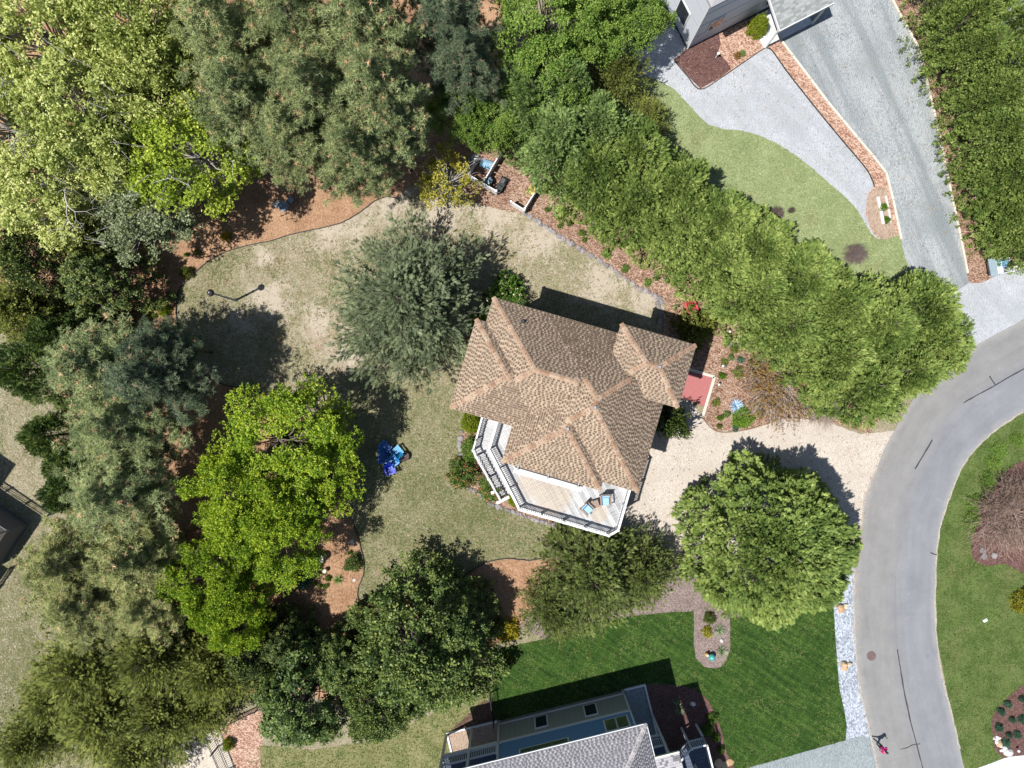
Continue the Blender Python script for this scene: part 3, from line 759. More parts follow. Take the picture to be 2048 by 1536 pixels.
M_SHING = shingle_mat('tan_brown_shingle', [(0.0, (0.135, 0.10, 0.074)), (0.42, (0.25, 0.188, 0.14)), (0.5, (0.41, 0.318, 0.235)), (1.0, (0.58, 0.465, 0.345))])
def capmat(name, cols):
    t = NT(name)
    c = t.ramp(t.objrand(), cols)
    c = t.mix(0.25, c, t.ramp(t.noise(25, 3), [(0.3, (0.2, 0.15, 0.12)), (0.7, (0.7, 0.6, 0.5))]), 'OVERLAY')
    t.color(c).set(0.9, 0, 0.15); return t.m
M_CAP = capmat('ridge_cap_shingle', [(0.0, (0.30, 0.18, 0.12)), (0.25, (0.43, 0.30, 0.21)), (0.5, (0.35, 0.22, 0.15)), (0.75, (0.50, 0.385, 0.28)), (1.0, (0.40, 0.275, 0.195))])

wall = MB()
for (u0, u1, v0, v1, e) in RECTS:
    i = 0.45
    wall.box(U((u0 + u1) / 2, (v0 + v1) / 2, (e - 0.1) / 2 + 0.0), (u1 - u0 - 2 * i + 0.004 * RECTS.index((u0, u1, v0, v1, e)), v1 - v0 - 2 * i, e - 0.12))
wall_o = wall.obj('wall', M_SIDING, house)
roof = MB()
for r in LR: roof_body(roof, r, PITCH)
roof_o = roof.obj('roof', M_UNDER, house)
V, F, VAR = shingle_tabs(LR, PITCH, 0.15)
sh = new_obj('shingles', fast_mesh('shingles', V, F, VAR), roof_o, M_SHING); sh['kind'] = 'stuff'
capline(LR, PITCH, M_CAP, roof_o)
# thin drip edges along the eaves
de = MB()
for (u0, u1, v0, v1, e) in LR:
    for a, b in (((u0, v0), (u1, v0)), ((u1, v0), (u1, v1)), ((u1, v1), (u0, v1)), ((u0, v1), (u0, v0))):
        mx, my = (a[0] + b[0]) / 2, (a[1] + b[1]) / 2
        n = 12
        for k in range(n):
            p = (a[0] + (b[0] - a[0]) * k / n, a[1] + (b[1] - a[1]) * k / n); q = (a[0] + (b[0] - a[0]) * (k + 1) / n, a[1] + (b[1] - a[1]) * (k + 1) / n)
            cx, cy = (p[0] + q[0]) / 2, (p[1] + q[1]) / 2
            if roof_height(LR, PITCH, cx, cy) > e + 0.12: continue
            de.bar((*p, e - 0.02), (*q, e - 0.02), 0.05, 0.035)
de.obj('drip_edge', M_TRIM, roof_o)
# ridge vents and a plumbing pipe
for (u, v) in ((4.92, 0.03), (3.82, -1.60), (7.93, 3.33)):
    z = roof_height(RECTS, PITCH, u, v)
    MB().box((u - HU, v, z + 0.07), (0.22, 0.22, 0.10), 0.3, taper=0.7).obj('roof_vent', M_METAL, roof_o)
pz = roof_height(RECTS, PITCH, -0.4, 3.75)
pp = MB().lathe([(0.16, -0.05), (0.15, 0.05), (0.08, 0.09), (0.075, 0.34), (0.05, 0.34)], U(-0.4, 3.75, pz), 12).obj('vent_pipe', plain('black_rubber', (0.03, 0.03, 0.035), 0.6), roof_o)
# windows and doors on the walls above the deck and beside the drive
def opening(c, along, w, h, par, name='window', glass=None):
    rz = along
    o = MB().box(c, (w, 0.10, h), rz).obj(name, M_WHITE, par)
    MB().box((c[0], c[1], c[2]), (w - 0.18, 0.13, h - 0.18), rz).obj('pane', glass or M_GLASS, o)
    return o
for u in (1.9, 3.0, 4.7, 5.8): opening(U(u, -4.25, 5.1), 0, 0.95, 2.0, house, 'sliding_door')
for u in (-1.6, 2.0, 4.2): opening(U(u, 4.30, 5.4), 0, 1.0, 1.2, house)
for v in (-2.8, 0.2): opening(U(8.68, v, 5.3), math.pi / 2, 1.1, 1.2, house)
for v in (2.6, 4.0): opening(U(9.44, v, 5.8), math.pi / 2, 0.9, 1.3, house)
opening(U(9.44, 3.3, 1.1), math.pi / 2, 1.0, 2.1, house, 'front_door', plain('door_paint', (0.18, 0.22, 0.28), 0.5))
for v in (-2.9, -0.2): opening(U(8.69, v, 1.2), math.pi / 2, 2.4, 2.2, house, 'garage_door', M_WHITE)
# retractable awning cassette under the south eave
aw = MB().box(U(3.72, -4.97, 7.22), (4.3, 0.34, 0.20)).obj('awning_cassette', M_WHITE, house, bevel=0.03)
for u in (1.75, 3.65, 5.55):
    MB().box(U(u, -4.62, 7.50), (0.07, 0.42, 0.10)).box(U(u, -4.86, 7.44), (0.12, 0.12, 0.18)).obj('bracket', M_METAL, aw)
MB().box(U(3.72, -4.75, 7.12), (4.3, 0.08, 0.30)).obj('gap_shade_strip', plain('gap_shade_black', (0.02, 0.02, 0.022), 0.5), aw)  # black strip standing in for the shadowed gap between eave and cassette

# ---- deck
DZ = 3.9
DECK = [(-0.30, -2.2), (-0.30, -4.5), (2.69, -7.70), (8.71, -7.70), (9.24, -7.16), (9.24, -3.95), (8.60, -3.3), (8.60, -2.2)]
deck = bpy.data.objects.new('deck', None); link(deck, house); deck.location = (0, 0, 0)
def wood_white(name):
    t = NT(name)
    a = t.stretch(1.2, 14, math.radians(45)) if False else t.stretch(14, 1.2, math.radians(45))
    g = t.noise(1.0, 5, 0.7, a)
    c = t.ramp(t.math('ADD', t.math('MULTIPLY', g, 0.7), t.math('MULTIPLY', t.objrand(), 0.32)), [(0.28, (0.26, 0.26, 0.265)), (0.52, (0.50, 0.50, 0.50)), (0.82, (0.66, 0.66, 0.655))])
    # bare tan wood where the whitewash has worn off in the middle of the deck
    wear = t.math('MAXIMUM', t.math('MAXIMUM', t.spot(-0.6, -5.6, 2.0), t.spot(0.6, -6.3, 1.9)), t.spot(3.9, -6.6, 0.9))
    wm = t.remap(t.math('ADD', t.math('MULTIPLY', wear, 0.8), t.math('MULTIPLY', g, 0.5)), 0.42, 0.66)
    c = t.mix(t.math('MULTIPLY', wm, 0.6), c, t.ramp(g, [(0.3, (0.38, 0.29, 0.19)), (0.7, (0.56, 0.46, 0.33))]))
    t.color(c).set(0.75, 0, 0.25); return t.m
M_BOARD = wood_white('whitewashed_board')
def clip_line(poly, c):
    """interval of t on the line (u+v=c): point = (c/2+t, c/2-t)"""
    ts = []
    n = len(poly)
    for i in range(n):
        a, b = poly[i], poly[(i + 1) % n]
        fa = a[0] + a[1] - c; fb = b[0] + b[1] - c
        if fa * fb < 0:
            s = fa / (fa - fb); u = a[0] + (b[0] - a[0]) * s
            ts.append(u - c / 2)
    return (min(ts), max(ts)) if len(ts) >= 2 else None
s = -5.0
pitchb = 0.148 * math.sqrt(2)
rb = random.Random(5)
while s < 6.4:
    iv = clip_line(DECK, s)
    if iv and iv[1] - iv[0] > 0.1:
        t0, t1 = iv
        dz = rb.uniform(-0.004, 0.004)
        MB().bar(U(s / 2 + t0, s / 2 - t0, DZ - 0.019 + dz), U(s / 2 + t1, s / 2 - t1, DZ - 0.019 + dz), 0.138, 0.038).obj('deck_board', M_BOARD, deck)
    s += pitchb
# joists and rim below the boards
rim = MB()
for i in range(len(DECK) - 1):
    a, b = DECK[i], DECK[i + 1]
    rim.bar(U(a[0], a[1], DZ - 0.16), U(b[0], b[1], DZ - 0.16), 0.05, 0.27)
rim.obj('rim_joist', M_WHITE, deck)
jo = MB()
for k in range(16):
    u = 0.1 + k * 0.6
    v0 = -7.6 if 2.7 < u < 8.7 else (-4.5 - (u + 0.3) * 1.07 + 0.1 if u <= 2.7 else -7.1)
    jo.bar(U(u, v0, DZ - 0.17), U(u, -2.4, DZ - 0.17), 0.04, 0.22)
jo.obj('joists', plain('weathered_timber', (0.22, 0.18, 0.14), 0.9), deck)
POST = MB().box((0, 0, -1.4), (0.14, 0.14, 5.0)).mesh('deck_post')
for (u, v) in ((-0.2, -4.4), (2.7, -7.55), (5.7, -7.55), (8.65, -7.55), (9.1, -4.1)):
    o = new_obj('support_post', MB().box((0, 0, 0), (0.15, 0.15, DZ - 0.3)).mesh('support_post'), deck, M_WHITE)
    o.location = U(u, v, (DZ - 0.3) / 2)

RAILPOST = MB().box((0, 0, 0.53), (0.11, 0.11, 1.06)).box((0, 0, 1.075), (0.15, 0.15, 0.035)).add([(-0.06, -0.06, 1.09), (0.06, -0.06, 1.09), (0.06, 0.06, 1.09), (-0.06, 0.06, 1.09), (0, 0, 1.14)], [(0, 1, 4), (1, 2, 4), (2, 3, 4), (3, 0, 4)]).mesh('railing_post')
BALU = MB().box((0, 0, 0.46), (0.038, 0.038, 0.84)).mesh('baluster')
def railing(par, pts, off=(0, 0), mat=None, spacing=0.125, postgap=1.7, h=1.0, capw=0.11, endposts=True, postmesh=None, balumesh=None, twist=0):
    """pts: (u,v,z) of the floor line"""
    mat = mat or M_WHITE
    for i in range(len(pts) - 1):
        a = Vector(pts[i]) - Vector((off[0], off[1], 0)); b = Vector(pts[i + 1]) - Vector((off[0], off[1], 0))
        L = math.hypot(b.x - a.x, b.y - a.y)
        ang = math.atan2(b.y - a.y, b.x - a.x)
        MB().bar(a + Vector((0, 0, h)), b + Vector((0, 0, h)), capw, 0.055).obj('top_rail', mat, par)
        MB().bar(a + Vector((0, 0, 0.09)), b + Vector((0, 0, 0.09)), 0.05, 0.05).obj('bottom_rail', mat, par)
        npost = max(1, round(L / postgap))
        for k in range(npost + (1 if (i == len(pts) - 2 and endposts) else 0)):
            o = new_obj('railing_post', postmesh or RAILPOST, par, mat); p = a.lerp(b, k / npost); o.location = p; o.rotation_euler = (0, 0, ang)
        nb = max(1, int(L / spacing))
        for k in range(nb):
            t = (k + 0.5) / nb
            p = a.lerp(b, t); o = new_obj('baluster', balumesh or BALU, par, mat); o.location = p + Vector((0, 0, 0.06)); o.rotation_euler = (0, 0, ang)
railing(deck, [(u, v, DZ) for u, v in [(-0.24, -2.6), (-0.24, -4.48), (2.71, -7.62), (8.68, -7.62), (9.17, -7.12), (9.17, -3.98), (8.7, -3.5)]], (HU, 0), capw=0.14)
# stairs: upper flight along the house, landing, lower flight along the chamfer
stair = []
M_TREAD = plain('grey_tread', (0.50, 0.50, 0.50), 0.8, rand=0.2)
LZ = 2.45
n1 = 8
for k in range(n1):
    v = -2.3 - k * 0.25; z = DZ - (k + 1) * (DZ - LZ) / (n1 + 0)
    MB().box(U(-0.79, v, z - 0.02), (0.92, 0.27, 0.04)).obj('stair_tread', M_TREAD, deck)
    MB().box(U(-0.79, v + 0.13, z + 0.07), (0.92, 0.02, 0.14)).obj('stair_riser', M_WHITE, deck)
LAND = [(-1.28, -4.2), (-1.28, -4.95), (-0.98, -5.25), (-0.33, -4.6), (-0.33, -4.2)]
mb = MB(); mb.prism([(u - HU, v) for u, v in LAND], LZ - 0.05, LZ); mb.obj('landing', M_TREAD, deck)
dirx, diry = 0.683, -0.73
n2 = 13
for k in range(n2):
    t = 0.15 + k * 0.285; z = LZ - (k + 1) * LZ / (n2 + 1)
    cx, cy = -0.72 + dirx * t, -4.98 + diry * t
    ang = math.atan2(diry, dirx)
    MB().box(U(cx, cy, z - 0.02), (0.29, 0.92, 0.04), ang).obj('stair_tread', M_TREAD, deck)
ends = (-0.72 + dirx * 3.95, -4.98 + diry * 3.95)
MB().box(U(ends[0] - 0.30, ends[1] - 0.25, 0.09), (0.20, 1.0, 0.16), math.atan2(diry, dirx)).obj('bottom_step', M_WHITE, deck)
ox, oy = -0.72 + diry * 0.47, -4.98 - dirx * 0.47
railing(deck, [(-1.26, -2.5, DZ - 0.15), (-1.26, -4.2, LZ)], (HU, 0))
railing(deck, [(-1.26, -4.2, LZ), (-1.26, -4.95, LZ)], (HU, 0))
railing(deck, [(-1.26, -4.95, LZ), (ox + 0.12, oy - 0.02, LZ), (ox + dirx * 3.7, oy + diry * 3.7, 0.12)], (HU, 0))
for s2 in (-0.47, 0.47):
    px_, py_ = -0.72 - diry * s2, -4.98 + dirx * s2
    MB().bar(U(px_, py_, LZ - 0.15), U(px_ + dirx * 3.9, py_ + diry * 3.9, 0.05), 0.05, 0.28).obj('stringer', M_WHITE, deck)
for (u, v) in ((-1.2, -4.9), (-1.2, -4.2), (-1.2, -2.7)):
    MB().box(U(u, v, LZ / 2 - 0.03), (0.12, 0.12, LZ - 0.08)).obj('support_post', M_WHITE, deck)

# front patio
pat = sheet('patio', [(1360, 735), (1411, 751), (1424, 757), (1407, 813), (1360, 795)], 0.10, plain('pink_concrete', (0.40, 0.14, 0.135), 0.85, grain=0.1))
pm = MB()
for a, b in (((1360, 733), (1428, 754)), ((1428, 754), (1404, 834)), ):
    A = G(*a); B = G(*b); pm.bar((*A, 0.07), (*B, 0.07), 0.20, 0.14)
kerb = pm.obj('kerb', plain('cream_kerb', (0.62, 0.55, 0.46), 0.8)); tag(kerb, kind='structure')
MB().prism([G(*p) for p in [(1360, 735), (1411, 751), (1424, 757), (1407, 813), (1360, 795)]], 0.0, 0.098).obj('slab', plain('pink_concrete', (0.5, 0.22, 0.21)), pat)

# ------------------------------------------------------------------ south neighbour
SA = math.atan2(61, 247)
sx, sy = G(1245, 1380)
sh_ = thing('house', 'blue and tan sided house with grey shingled roof beyond the mown lawn', 'house', (sx, sy, 0), SA)
M_BLUE = plain('blue_siding', (0.15, 0.30, 0.50), 0.6, grain=0.06)
def board_batten():
    t = NT('tan_board_batten')
    x = t.n.new('ShaderNodeSeparateXYZ'); t.l.new(t.obj(), x.inputs[0])
    f = t.math('FRACT', t.math('MULTIPLY', x.outputs[0], 2.6))
    c = t.mix(t.remap(f, 0.86, 0.9), (0.36, 0.355, 0.31), (0.41, 0.40, 0.355))
    t.color(c).set(0.7); return t.m
M_TAN = board_batten()
M_TRIMB = plain('white_trim', (0.72, 0.73, 0.72), 0.5, grain=0.05)
M_PORCH = plain('porch_board', (0.10, 0.13, 0.19), 0.7, rand=0.25)
WL = -9.09
MB().box((WL / 2, -5.0, 1.75), (-WL, 10.0, 2.5)).obj('lower_wall', M_TAN, sh_)
MB().box((WL / 2, -5.0, 0.25), (-WL - 0.02, 9.98, 0.5)).obj('plinth', plain('tan_plinth', (0.34, 0.30, 0.25)), sh_)
MB().box((WL / 2, -5.0, 4.85), (-WL + 0.004, 10.004, 3.40)).obj('upper_wall', M_BLUE, sh_)
tr = MB()
tr.box((WL / 2, 0.02, 0.56), (-WL + 0.1, 0.08, 0.14)); tr.box((WL / 2, 0.02, 3.08), (-WL + 0.1, 0.08, 0.22))
tr.box((WL, 0.0, 3.2), (0.12, 0.12, 6.4)); tr.box((0, 0.0, 3.2), (0.12, 0.12, 6.4)); tr.box((0.02, -5, 3.08), (0.08, 10, 0.22))
tr.obj('trim', M_TRIMB, sh_)
for x, z, w, h in ((-6.05, 1.72, 0.95, 1.55), (-2.55, 1.78, 0.95, 1.55)): opening((x, 0.02, z), 0, w, h, sh_)
for x in (-1.15, -0.38 + 0.02): opening((x - 0.35, 0.02, 4.35), 0, 0.86, 1.5, sh_)
opening((-6.0, 0.02, 5.3), 0, 3.3, 1.4, sh_)
SR = [(-14.0, 0.55, -9.0, 0.62, 6.5)]
SPITCH = 0.5
M_SHG = shingle_mat('grey_shingle', [(0.0, (0.16, 0.165, 0.185)), (0.42, (0.25, 0.255, 0.28)), (0.5, (0.42, 0.42, 0.45)), (1.0, (0.56, 0.56, 0.60))])
rb_ = MB(); roof_body(rb_, SR[0], SPITCH); sro = rb_.obj('roof', plain('grey_underlay', (0.16, 0.16, 0.17)), sh_)
V, F, VAR = shingle_tabs(SR, SPITCH, 0.15, keep=lambda c: c[1] > -5.2, seed=9)
x = new_obj('shingles', fast_mesh('shingles', V, F, VAR), sro, M_SHG); x['kind'] = 'stuff'
capline(SR, SPITCH, capmat('grey_ridge_cap', [(0, (0.36, 0.35, 0.36)), (1, (0.55, 0.53, 0.54))]), sro, keep=lambda p: p.y > -4.6)
gu = MB().bar((-14, 0.66, 6.40), (0.6, 0.66, 6.40), 0.1, 0.1).bar((0.6, 0.66, 6.402), (0.6, -9, 6.402), 0.1, 0.1).obj('gutter', M_TRIMB, sro)
# gravel patios beside the house, edged with pale kerbs, below open porches
for (x0, x1, y0, y1) in ((0.12, 1.62, -7.0, 0.02), (-12.9, WL - 0.12, -4.5, 0.05)):
    MB().box(((x0 + x1) / 2, (y0 + y1) / 2, 0.04), (x1 - x0, y1 - y0, 0.06)).obj('gravel_patio', M_GRAVEL_TEAL if x0 > 0 else M_BARE, sh_)
    k = MB()
    k.bar((x0, y1, 0.08), (x1, y1, 0.08), 0.12, 0.16); k.bar((x1 if x0 > 0 else x0, y1 + 0.06, 0.079), (x1 if x0 > 0 else x0, y0, 0.079), 0.12, 0.157)
    k.obj('kerb', M_TRIMB, sh_)
# west porch: floor, beam, posts, railing
MB().box((-11.05, -2.1, 3.02), (3.8, 4.0, 0.12)).obj('porch_floor', M_PORCH, sh_)
porch = bpy.data.objects.new('porch', None); link(porch, sh_)
MB().bar((-12.95, -0.03, 2.95), (WL - 0.07, -0.03, 2.95), 0.14, 0.26).obj('beam', M_TRIMB, porch)
railing(porch, [(-12.95, -0.05, 3.08), (-11.1, -0.05, 3.08), (WL - 0.1, -0.05, 3.08)], (0, 0), M_TRIMB)
railing(porch, [(-12.95, -4.0, 3.08), (-12.95, -0.05, 3.08)], (0, 0), M_TRIMB)
for x in (-12.95, -11.1): MB().box((x, -0.05, 3.2), (0.16, 0.16, 6.3)).obj('porch_post', M_TRIMB, porch)
# east porch with stair down to the garden
eporch = bpy.data.objects.new('porch', None); link(eporch, sh_)
MB().box((0.9, -4.2, 3.02), (1.66, 4.0, 0.12)).obj('floor', M_PORCH, eporch)
railing(eporch, [(0.15, -2.2, 3.08), (1.68, -2.2, 3.08)], (0, 0), M_TRIMB)
railing(eporch, [(1.68, -2.2, 3.08), (1.68, -5.2, 3.08)], (0, 0), M_TRIMB)
MB().box((1.62, -2.12, 3.2), (0.15, 0.15, 6.4)).obj('porch_post', M_TRIMB, eporch)
MB().bar((0.12, -2.12, 2.95), (1.7, -2.12, 2.95), 0.1, 0.2).obj('beam', M_TRIMB, eporch)
mb = MB(); mb.prism([(2.0, -4.6), (3.42, -3.62), (4.5, -3.62), (4.5, -7.5), (2.0, -7.5)], 1.72, 1.78); mb.obj('landing', M_PORCH, eporch)
for k in range(15): MB().box((3.9 if k < 3 else 3.3, -3.76 - 0.24 * k, 1.80), (1.1 if k < 3 else 2.3, 0.225, 0.03)).obj('landing_board', M_PORCH, eporch)
railing(eporch, [(2.0, -4.62, 1.8), (3.42, -3.62, 1.8), (4.5, -3.62, 1.8)], (0, 0), M_TRIMB, postgap=1.5)
railing(eporch, [(4.5, -3.62, 1.8), (4.5, -7.2, 1.8)], (0, 0), M_TRIMB, postgap=1.5)
railing(eporch, [(2.5, -6.0, 1.8), (3.5, -5.3, 1.8)], (0, 0), M_TRIMB)
for x, y in ((3.42, -3.62), (4.5, -3.62)): MB().box((x, y, 0.85), (0.15, 0.15, 1.72)).obj('support_post', M_TRIMB, eporch)
EX0, EX1, EY0, EZ = 0.62, 2.15, -1.5, 6.52
MB().add([(EX0, EY0, EZ), (EX1, EY0, EZ), (EX1, -9, EZ + 1.6), (EX0, -9, EZ + 1.6), (EX0, EY0, EZ - 0.12), (EX1, EY0, EZ - 0.12), (EX1, -9, EZ + 1.48), (EX0, -9, EZ + 1.48)],
         [(0, 1, 2, 3), (7, 6, 5, 4), (0, 4, 5, 1), (1, 5, 6, 2), (3, 2, 6, 7), (0, 3, 7, 4)]).obj('porch_roof', M_SHG, eporch)
V = []; F = []; VAR = []; rp = random.Random(14); yy = EY0 + 0.02
while yy > -4.6:
    xx = EX0
    while xx < EX1 - 0.02:
        x1 = min(xx + rp.uniform(0.12, 0.25), EX1); b = len(V); z0 = EZ + (EY0 - yy) * 0.2133; z1 = z0 + 0.15 * 0.2133
        V += [(xx, yy, z0 + 0.02), (xx, yy - 0.15, z1 + 0.006), (x1 - 0.005, yy - 0.15, z1 + 0.006), (x1 - 0.005, yy, z0 + 0.02)]; F.append((b, b + 1, b + 2, b + 3)); VAR += [rp.choice((0.2, 0.3, 0.7, 0.8, 0.95))] * 4
        xx = x1
    yy -= 0.145
q = new_obj('shingles', fast_mesh('shingles', V, F, VAR), eporch, M_SHG); q['kind'] = 'stuff'
MB().bar((EX0 - 0.02, EY0 + 0.03, EZ - 0.05), (EX1 + 0.02, EY0 + 0.03, EZ - 0.05), 0.1, 0.14).obj('fascia', plain('cream_fascia', (0.72, 0.72, 0.55), 0.5), eporch)

# ------------------------------------------------------------------ north neighbour
NA = math.atan2(66, 129)
nx_, ny_ = G(1375, 98)
nh = thing('house', 'white panelled house with grey porch roof beside the gravel drive', 'house', (nx_, ny_, 0), NA)
M_PANEL = plain('white_panel', (0.66, 0.69, 0.74), 0.6, grain=0.05)
NW, ND, NHT = 9.2, 8.0, 6.6
MB().box((NW / 2, ND / 2, NHT / 2), (NW, ND, NHT)).obj('wall', M_PANEL, nh)
j = MB()
for z in (1.55, 2.95, 4.4): j.box((NW / 2, -0.008, z), (NW - 0.1, 0.016, 0.03)); j.box((-0.008, ND / 2, z), (0.016, ND - 0.1, 0.03))
j.obj('panel_joint', plain('joint_grey', (0.30, 0.33, 0.38), 0.7), nh)
MB().box((-0.02, -0.02, NHT / 2), (0.10, 0.10, NHT)).obj('corner_trim', M_TRIMB, nh)
MB().box((NW / 2, ND / 2, 0.06), (NW + 0.14, ND + 0.14, 0.12)).obj('plinth', plain('dark_plinth', (0.05, 0.05, 0.055)), nh)
opening((1.55, -0.02, 2.2), 0, 1.15, 1.25, nh)
opening((-0.02, 1.75, 1.95), math.pi / 2, 1.35, 1.7, nh)
opening((6.1, -0.02, 2.0), 0, 1.0, 2.2, nh, 'door')
MB().box((-0.5, 2.7, 0.06), (0.85, 0.55, 0.12)).obj('door_step', plain('brick_step', (0.36, 0.19, 0.13), 0.9), nh)
NR = [(-0.5, NW + 0.5, -0.5, ND + 0.5, NHT)]
r_ = MB(); roof_body(r_, NR[0], 0.45); r_.obj('roof', M_SHG, nh)
# gabled porch roof on posts
pr = bpy.data.objects.new('porch', None); link(pr, nh); pr.location = (6.6, -1.3, 0)
MB().add([(-1.75, -1.3, 2.75), (2.3, -1.3, 2.75), (2.3, 1.3, 3.5), (-1.75, 1.3, 3.5), (-1.75, -1.3, 2.62), (2.3, -1.3, 2.62), (2.3, 1.3, 3.37), (-1.75, 1.3, 3.37)],
         [(0, 1, 2, 3), (7, 6, 5, 4), (0, 4, 5, 1), (1, 5, 6, 2), (3, 2, 6, 7), (0, 3, 7, 4)]).obj('porch_roof', shingle_mat('pale_porch_shingle', [(0, (0.26, 0.29, 0.30)), (0.36, (0.30, 0.33, 0.34)), (0.5, (0.36, 0.39, 0.40)), (1, (0.44, 0.47, 0.48))]), pr)
V = []; F = []; VAR = []
rp = random.Random(4)
yy = -1.3
while yy < 1.2:
    xx = -1.75
    while xx < 2.28:
        w = rp.uniform(0.2, 0.42); x1 = min(xx + w, 2.3); b = len(V); z0 = 2.75 + (yy + 1.3) * 0.2885; z1 = 2.75 + (yy + 0.16 + 1.3) * 0.2885
        V += [(xx, yy, z0 + 0.02), (x1 - 0.01, yy, z0 + 0.02), (x1 - 0.01, yy + 0.16, z1 + 0.006), (xx, yy + 0.16, z1 + 0.006)]; F.append((b, b + 1, b + 2, b + 3)); VAR += [rp.random()] * 4
        xx = x1
    yy += 0.15
q = new_obj('shingles', fast_mesh('shingles', V, F, VAR), pr, bpy.data.materials['pale_porch_shingle']); q['kind'] = 'stuff'
MB().bar((-1.78, -1.33, 2.70), (2.33, -1.33, 2.70), 0.06, 0.2).bar((-1.78, -1.33, 2.701), (-1.78, 1.3, 3.45), 0.06, 0.2).obj('fascia', M_TRIMB, pr)
for x in (-1.6, 2.1):
    MB().box((x, -1.15, 1.3), (0.12, 0.12, 2.62)).obj('porch_post', M_TRIMB, pr)
MB().box((0.2, 0.0, 0.05), (3.9, 2.3, 0.1)).obj('porch_slab', M_CONC, pr)

# ------------------------------------------------------------------ west neighbour: decks and the corner of a house
wx, wy = G(-130, 1000)
wh = thing('house', 'dark timber house with stepped wooden decks behind the pines', 'house', (wx, wy, 0), math.radians(-34))
M_DK = plain('dark_siding', (0.12, 0.13, 0.15), 0.8)
MB().box((-2.3, -2.2, 3.25), (7.2, 8.4, 6.5)).obj('wall', M_DK, wh)
r_ = MB(); roof_body(r_, (-6.4, 1.8, -6.9, 2.5, 6.5), 0.5); r_.obj('roof', M_SHG, wh)
wd = bpy.data.objects.new('deck', None); link(wd, wh)
M_WDECK = plain('brown_deck_board', (0.09, 0.068, 0.053), 0.85, rand=0.5)  # dark-stained brown, deepened further so the colour carries the decks' shade
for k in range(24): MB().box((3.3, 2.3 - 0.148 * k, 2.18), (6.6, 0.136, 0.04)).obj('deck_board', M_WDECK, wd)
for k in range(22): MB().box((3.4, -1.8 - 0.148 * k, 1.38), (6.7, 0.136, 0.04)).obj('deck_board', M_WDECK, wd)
MB().box((3.3, 0.6, 1.06), (6.5, 3.5, 2.1)).obj('deck_base', M_DK, wd)
MB().box((3.4, -3.35, 0.66), (6.6, 3.2, 1.32)).obj('deck_base', M_DK, wd)
M_GREYW = plain('grey_stained_wood', (0.26, 0.30, 0.34), 0.8)
railing(wd, [(0.0, 2.42, 2.2), (6.65, 2.42, 2.2)], (0, 0), M_GREYW, 0.14)
railing(wd, [(6.8, -1.7, 1.4), (6.8, -5.0, 1.4), (0.2, -5.0, 1.4)], (0, 0), M_GREYW, 0.14)
MB().bar((2.2, -0.9, 2.5), (6.2, -1.7, 1.9), 0.12, 0.1).bar((2.2, -1.7, 2.36), (6.2, -2.5, 1.76), 0.12, 0.1).obj('handrail', M_GREYW, wd)
CK = 1.0
# ------------------------------------------------------------------ foliage builders
def unit(v): return v / np.maximum(np.linalg.norm(v, axis=-1, keepdims=True), 1e-9)

def frames(axis, rng, roll=None):
    """rotation matrices that take z to axis, with random roll"""
    n = len(axis); a = unit(axis)
    r = rng.normal(size=(n, 3)) if roll is None else roll
    x = unit(r - (r * a).sum(1, keepdims=True) * a); y = np.cross(a, x)
    return np.stack([x, y, a], axis=2)

def scatter(tv, tf, pos, axis, scale, var, rng, jit=0.0, skyward=False):
    """copies of a small template (k verts) at every position -> V,F,VAR"""
    n = len(pos); k = len(tv)
    R = frames(axis, rng)
    if skyward:                    # flat sprays lie with their broad side to the light
        a = unit(axis); up = np.array([0, 0, 1.0]) + rng.normal(size=(n, 3)) * 0.45
        y = unit(up - (up * a).sum(1, keepdims=True) * a); R = np.stack([np.cross(y, a), y, a], axis=2)
    T = np.einsum('nij,kj->nki', R, tv) * np.asarray(scale).reshape(-1, 1, 1)
    V = (T + pos[:, None, :]).reshape(-1, 3)
    F = (tf[None, :, :] + (np.arange(n) * k)[:, None, None]).reshape(-1, tf.shape[1])
    VAR = np.repeat(var, k)
    if jit:
        per_leaf = rng.normal(0, jit, size=(n, k // tf.shape[1] if k % tf.shape[1] == 0 else 1))
        if per_leaf.shape[1] > 1: VAR = VAR + np.repeat(per_leaf, tf.shape[1], axis=1).ravel()
    return V, F, np.clip(VAR, 0, 1)

def leaf_template(n, L, w, spread, rng, up=0.6):
    """n separate rhombic leaves around a twig end"""
    vs = []; fs = []
    for i in range(n):
        c = rng.normal(size=3); c = c / np.linalg.norm(c) * spread * rng.uniform(0.35, 1.0)
        d = unit(c + rng.normal(size=3) * spread * 0.6 + np.array([0, 0, up * spread * 0.4]))
        nrm = unit(np.array([0, 0, 1.0]) * up + rng.normal(size=3) * 0.55)
        s = unit(np.cross(nrm, d)); l = L * rng.uniform(0.75, 1.2); ww = w * rng.uniform(0.8, 1.15)
        b = len(vs)
        vs += [c - d * l * 0.45, c + s * ww * 0.5 + d * l * 0.05, c + d * l * 0.55, c - s * ww * 0.5 + d * l * 0.05]
        fs.append((b, b + 1, b + 2, b + 3))
    return np.array(vs), np.array(fs)

def needle_template(n, L, w, rng, cone=0.35):
    """pine tuft: needles fanning out from a shoot tip"""
    vs = []; fs = []
    for i in range(n):
        d = unit(np.array([0, 0, cone]) + rng.normal(size=3) * np.array([1, 1, 0.75]))
        if d[2] < -0.3: d[2] *= -1
        s = unit(np.cross(d, rng.normal(size=3))); l = L * rng.uniform(0.7, 1.15)
        b = len(vs)
        vs += [s * w * 0.5, d * l, -s * w * 0.5]
        fs.append((b, b + 1, b + 2))
    return np.array(vs), np.array(fs)

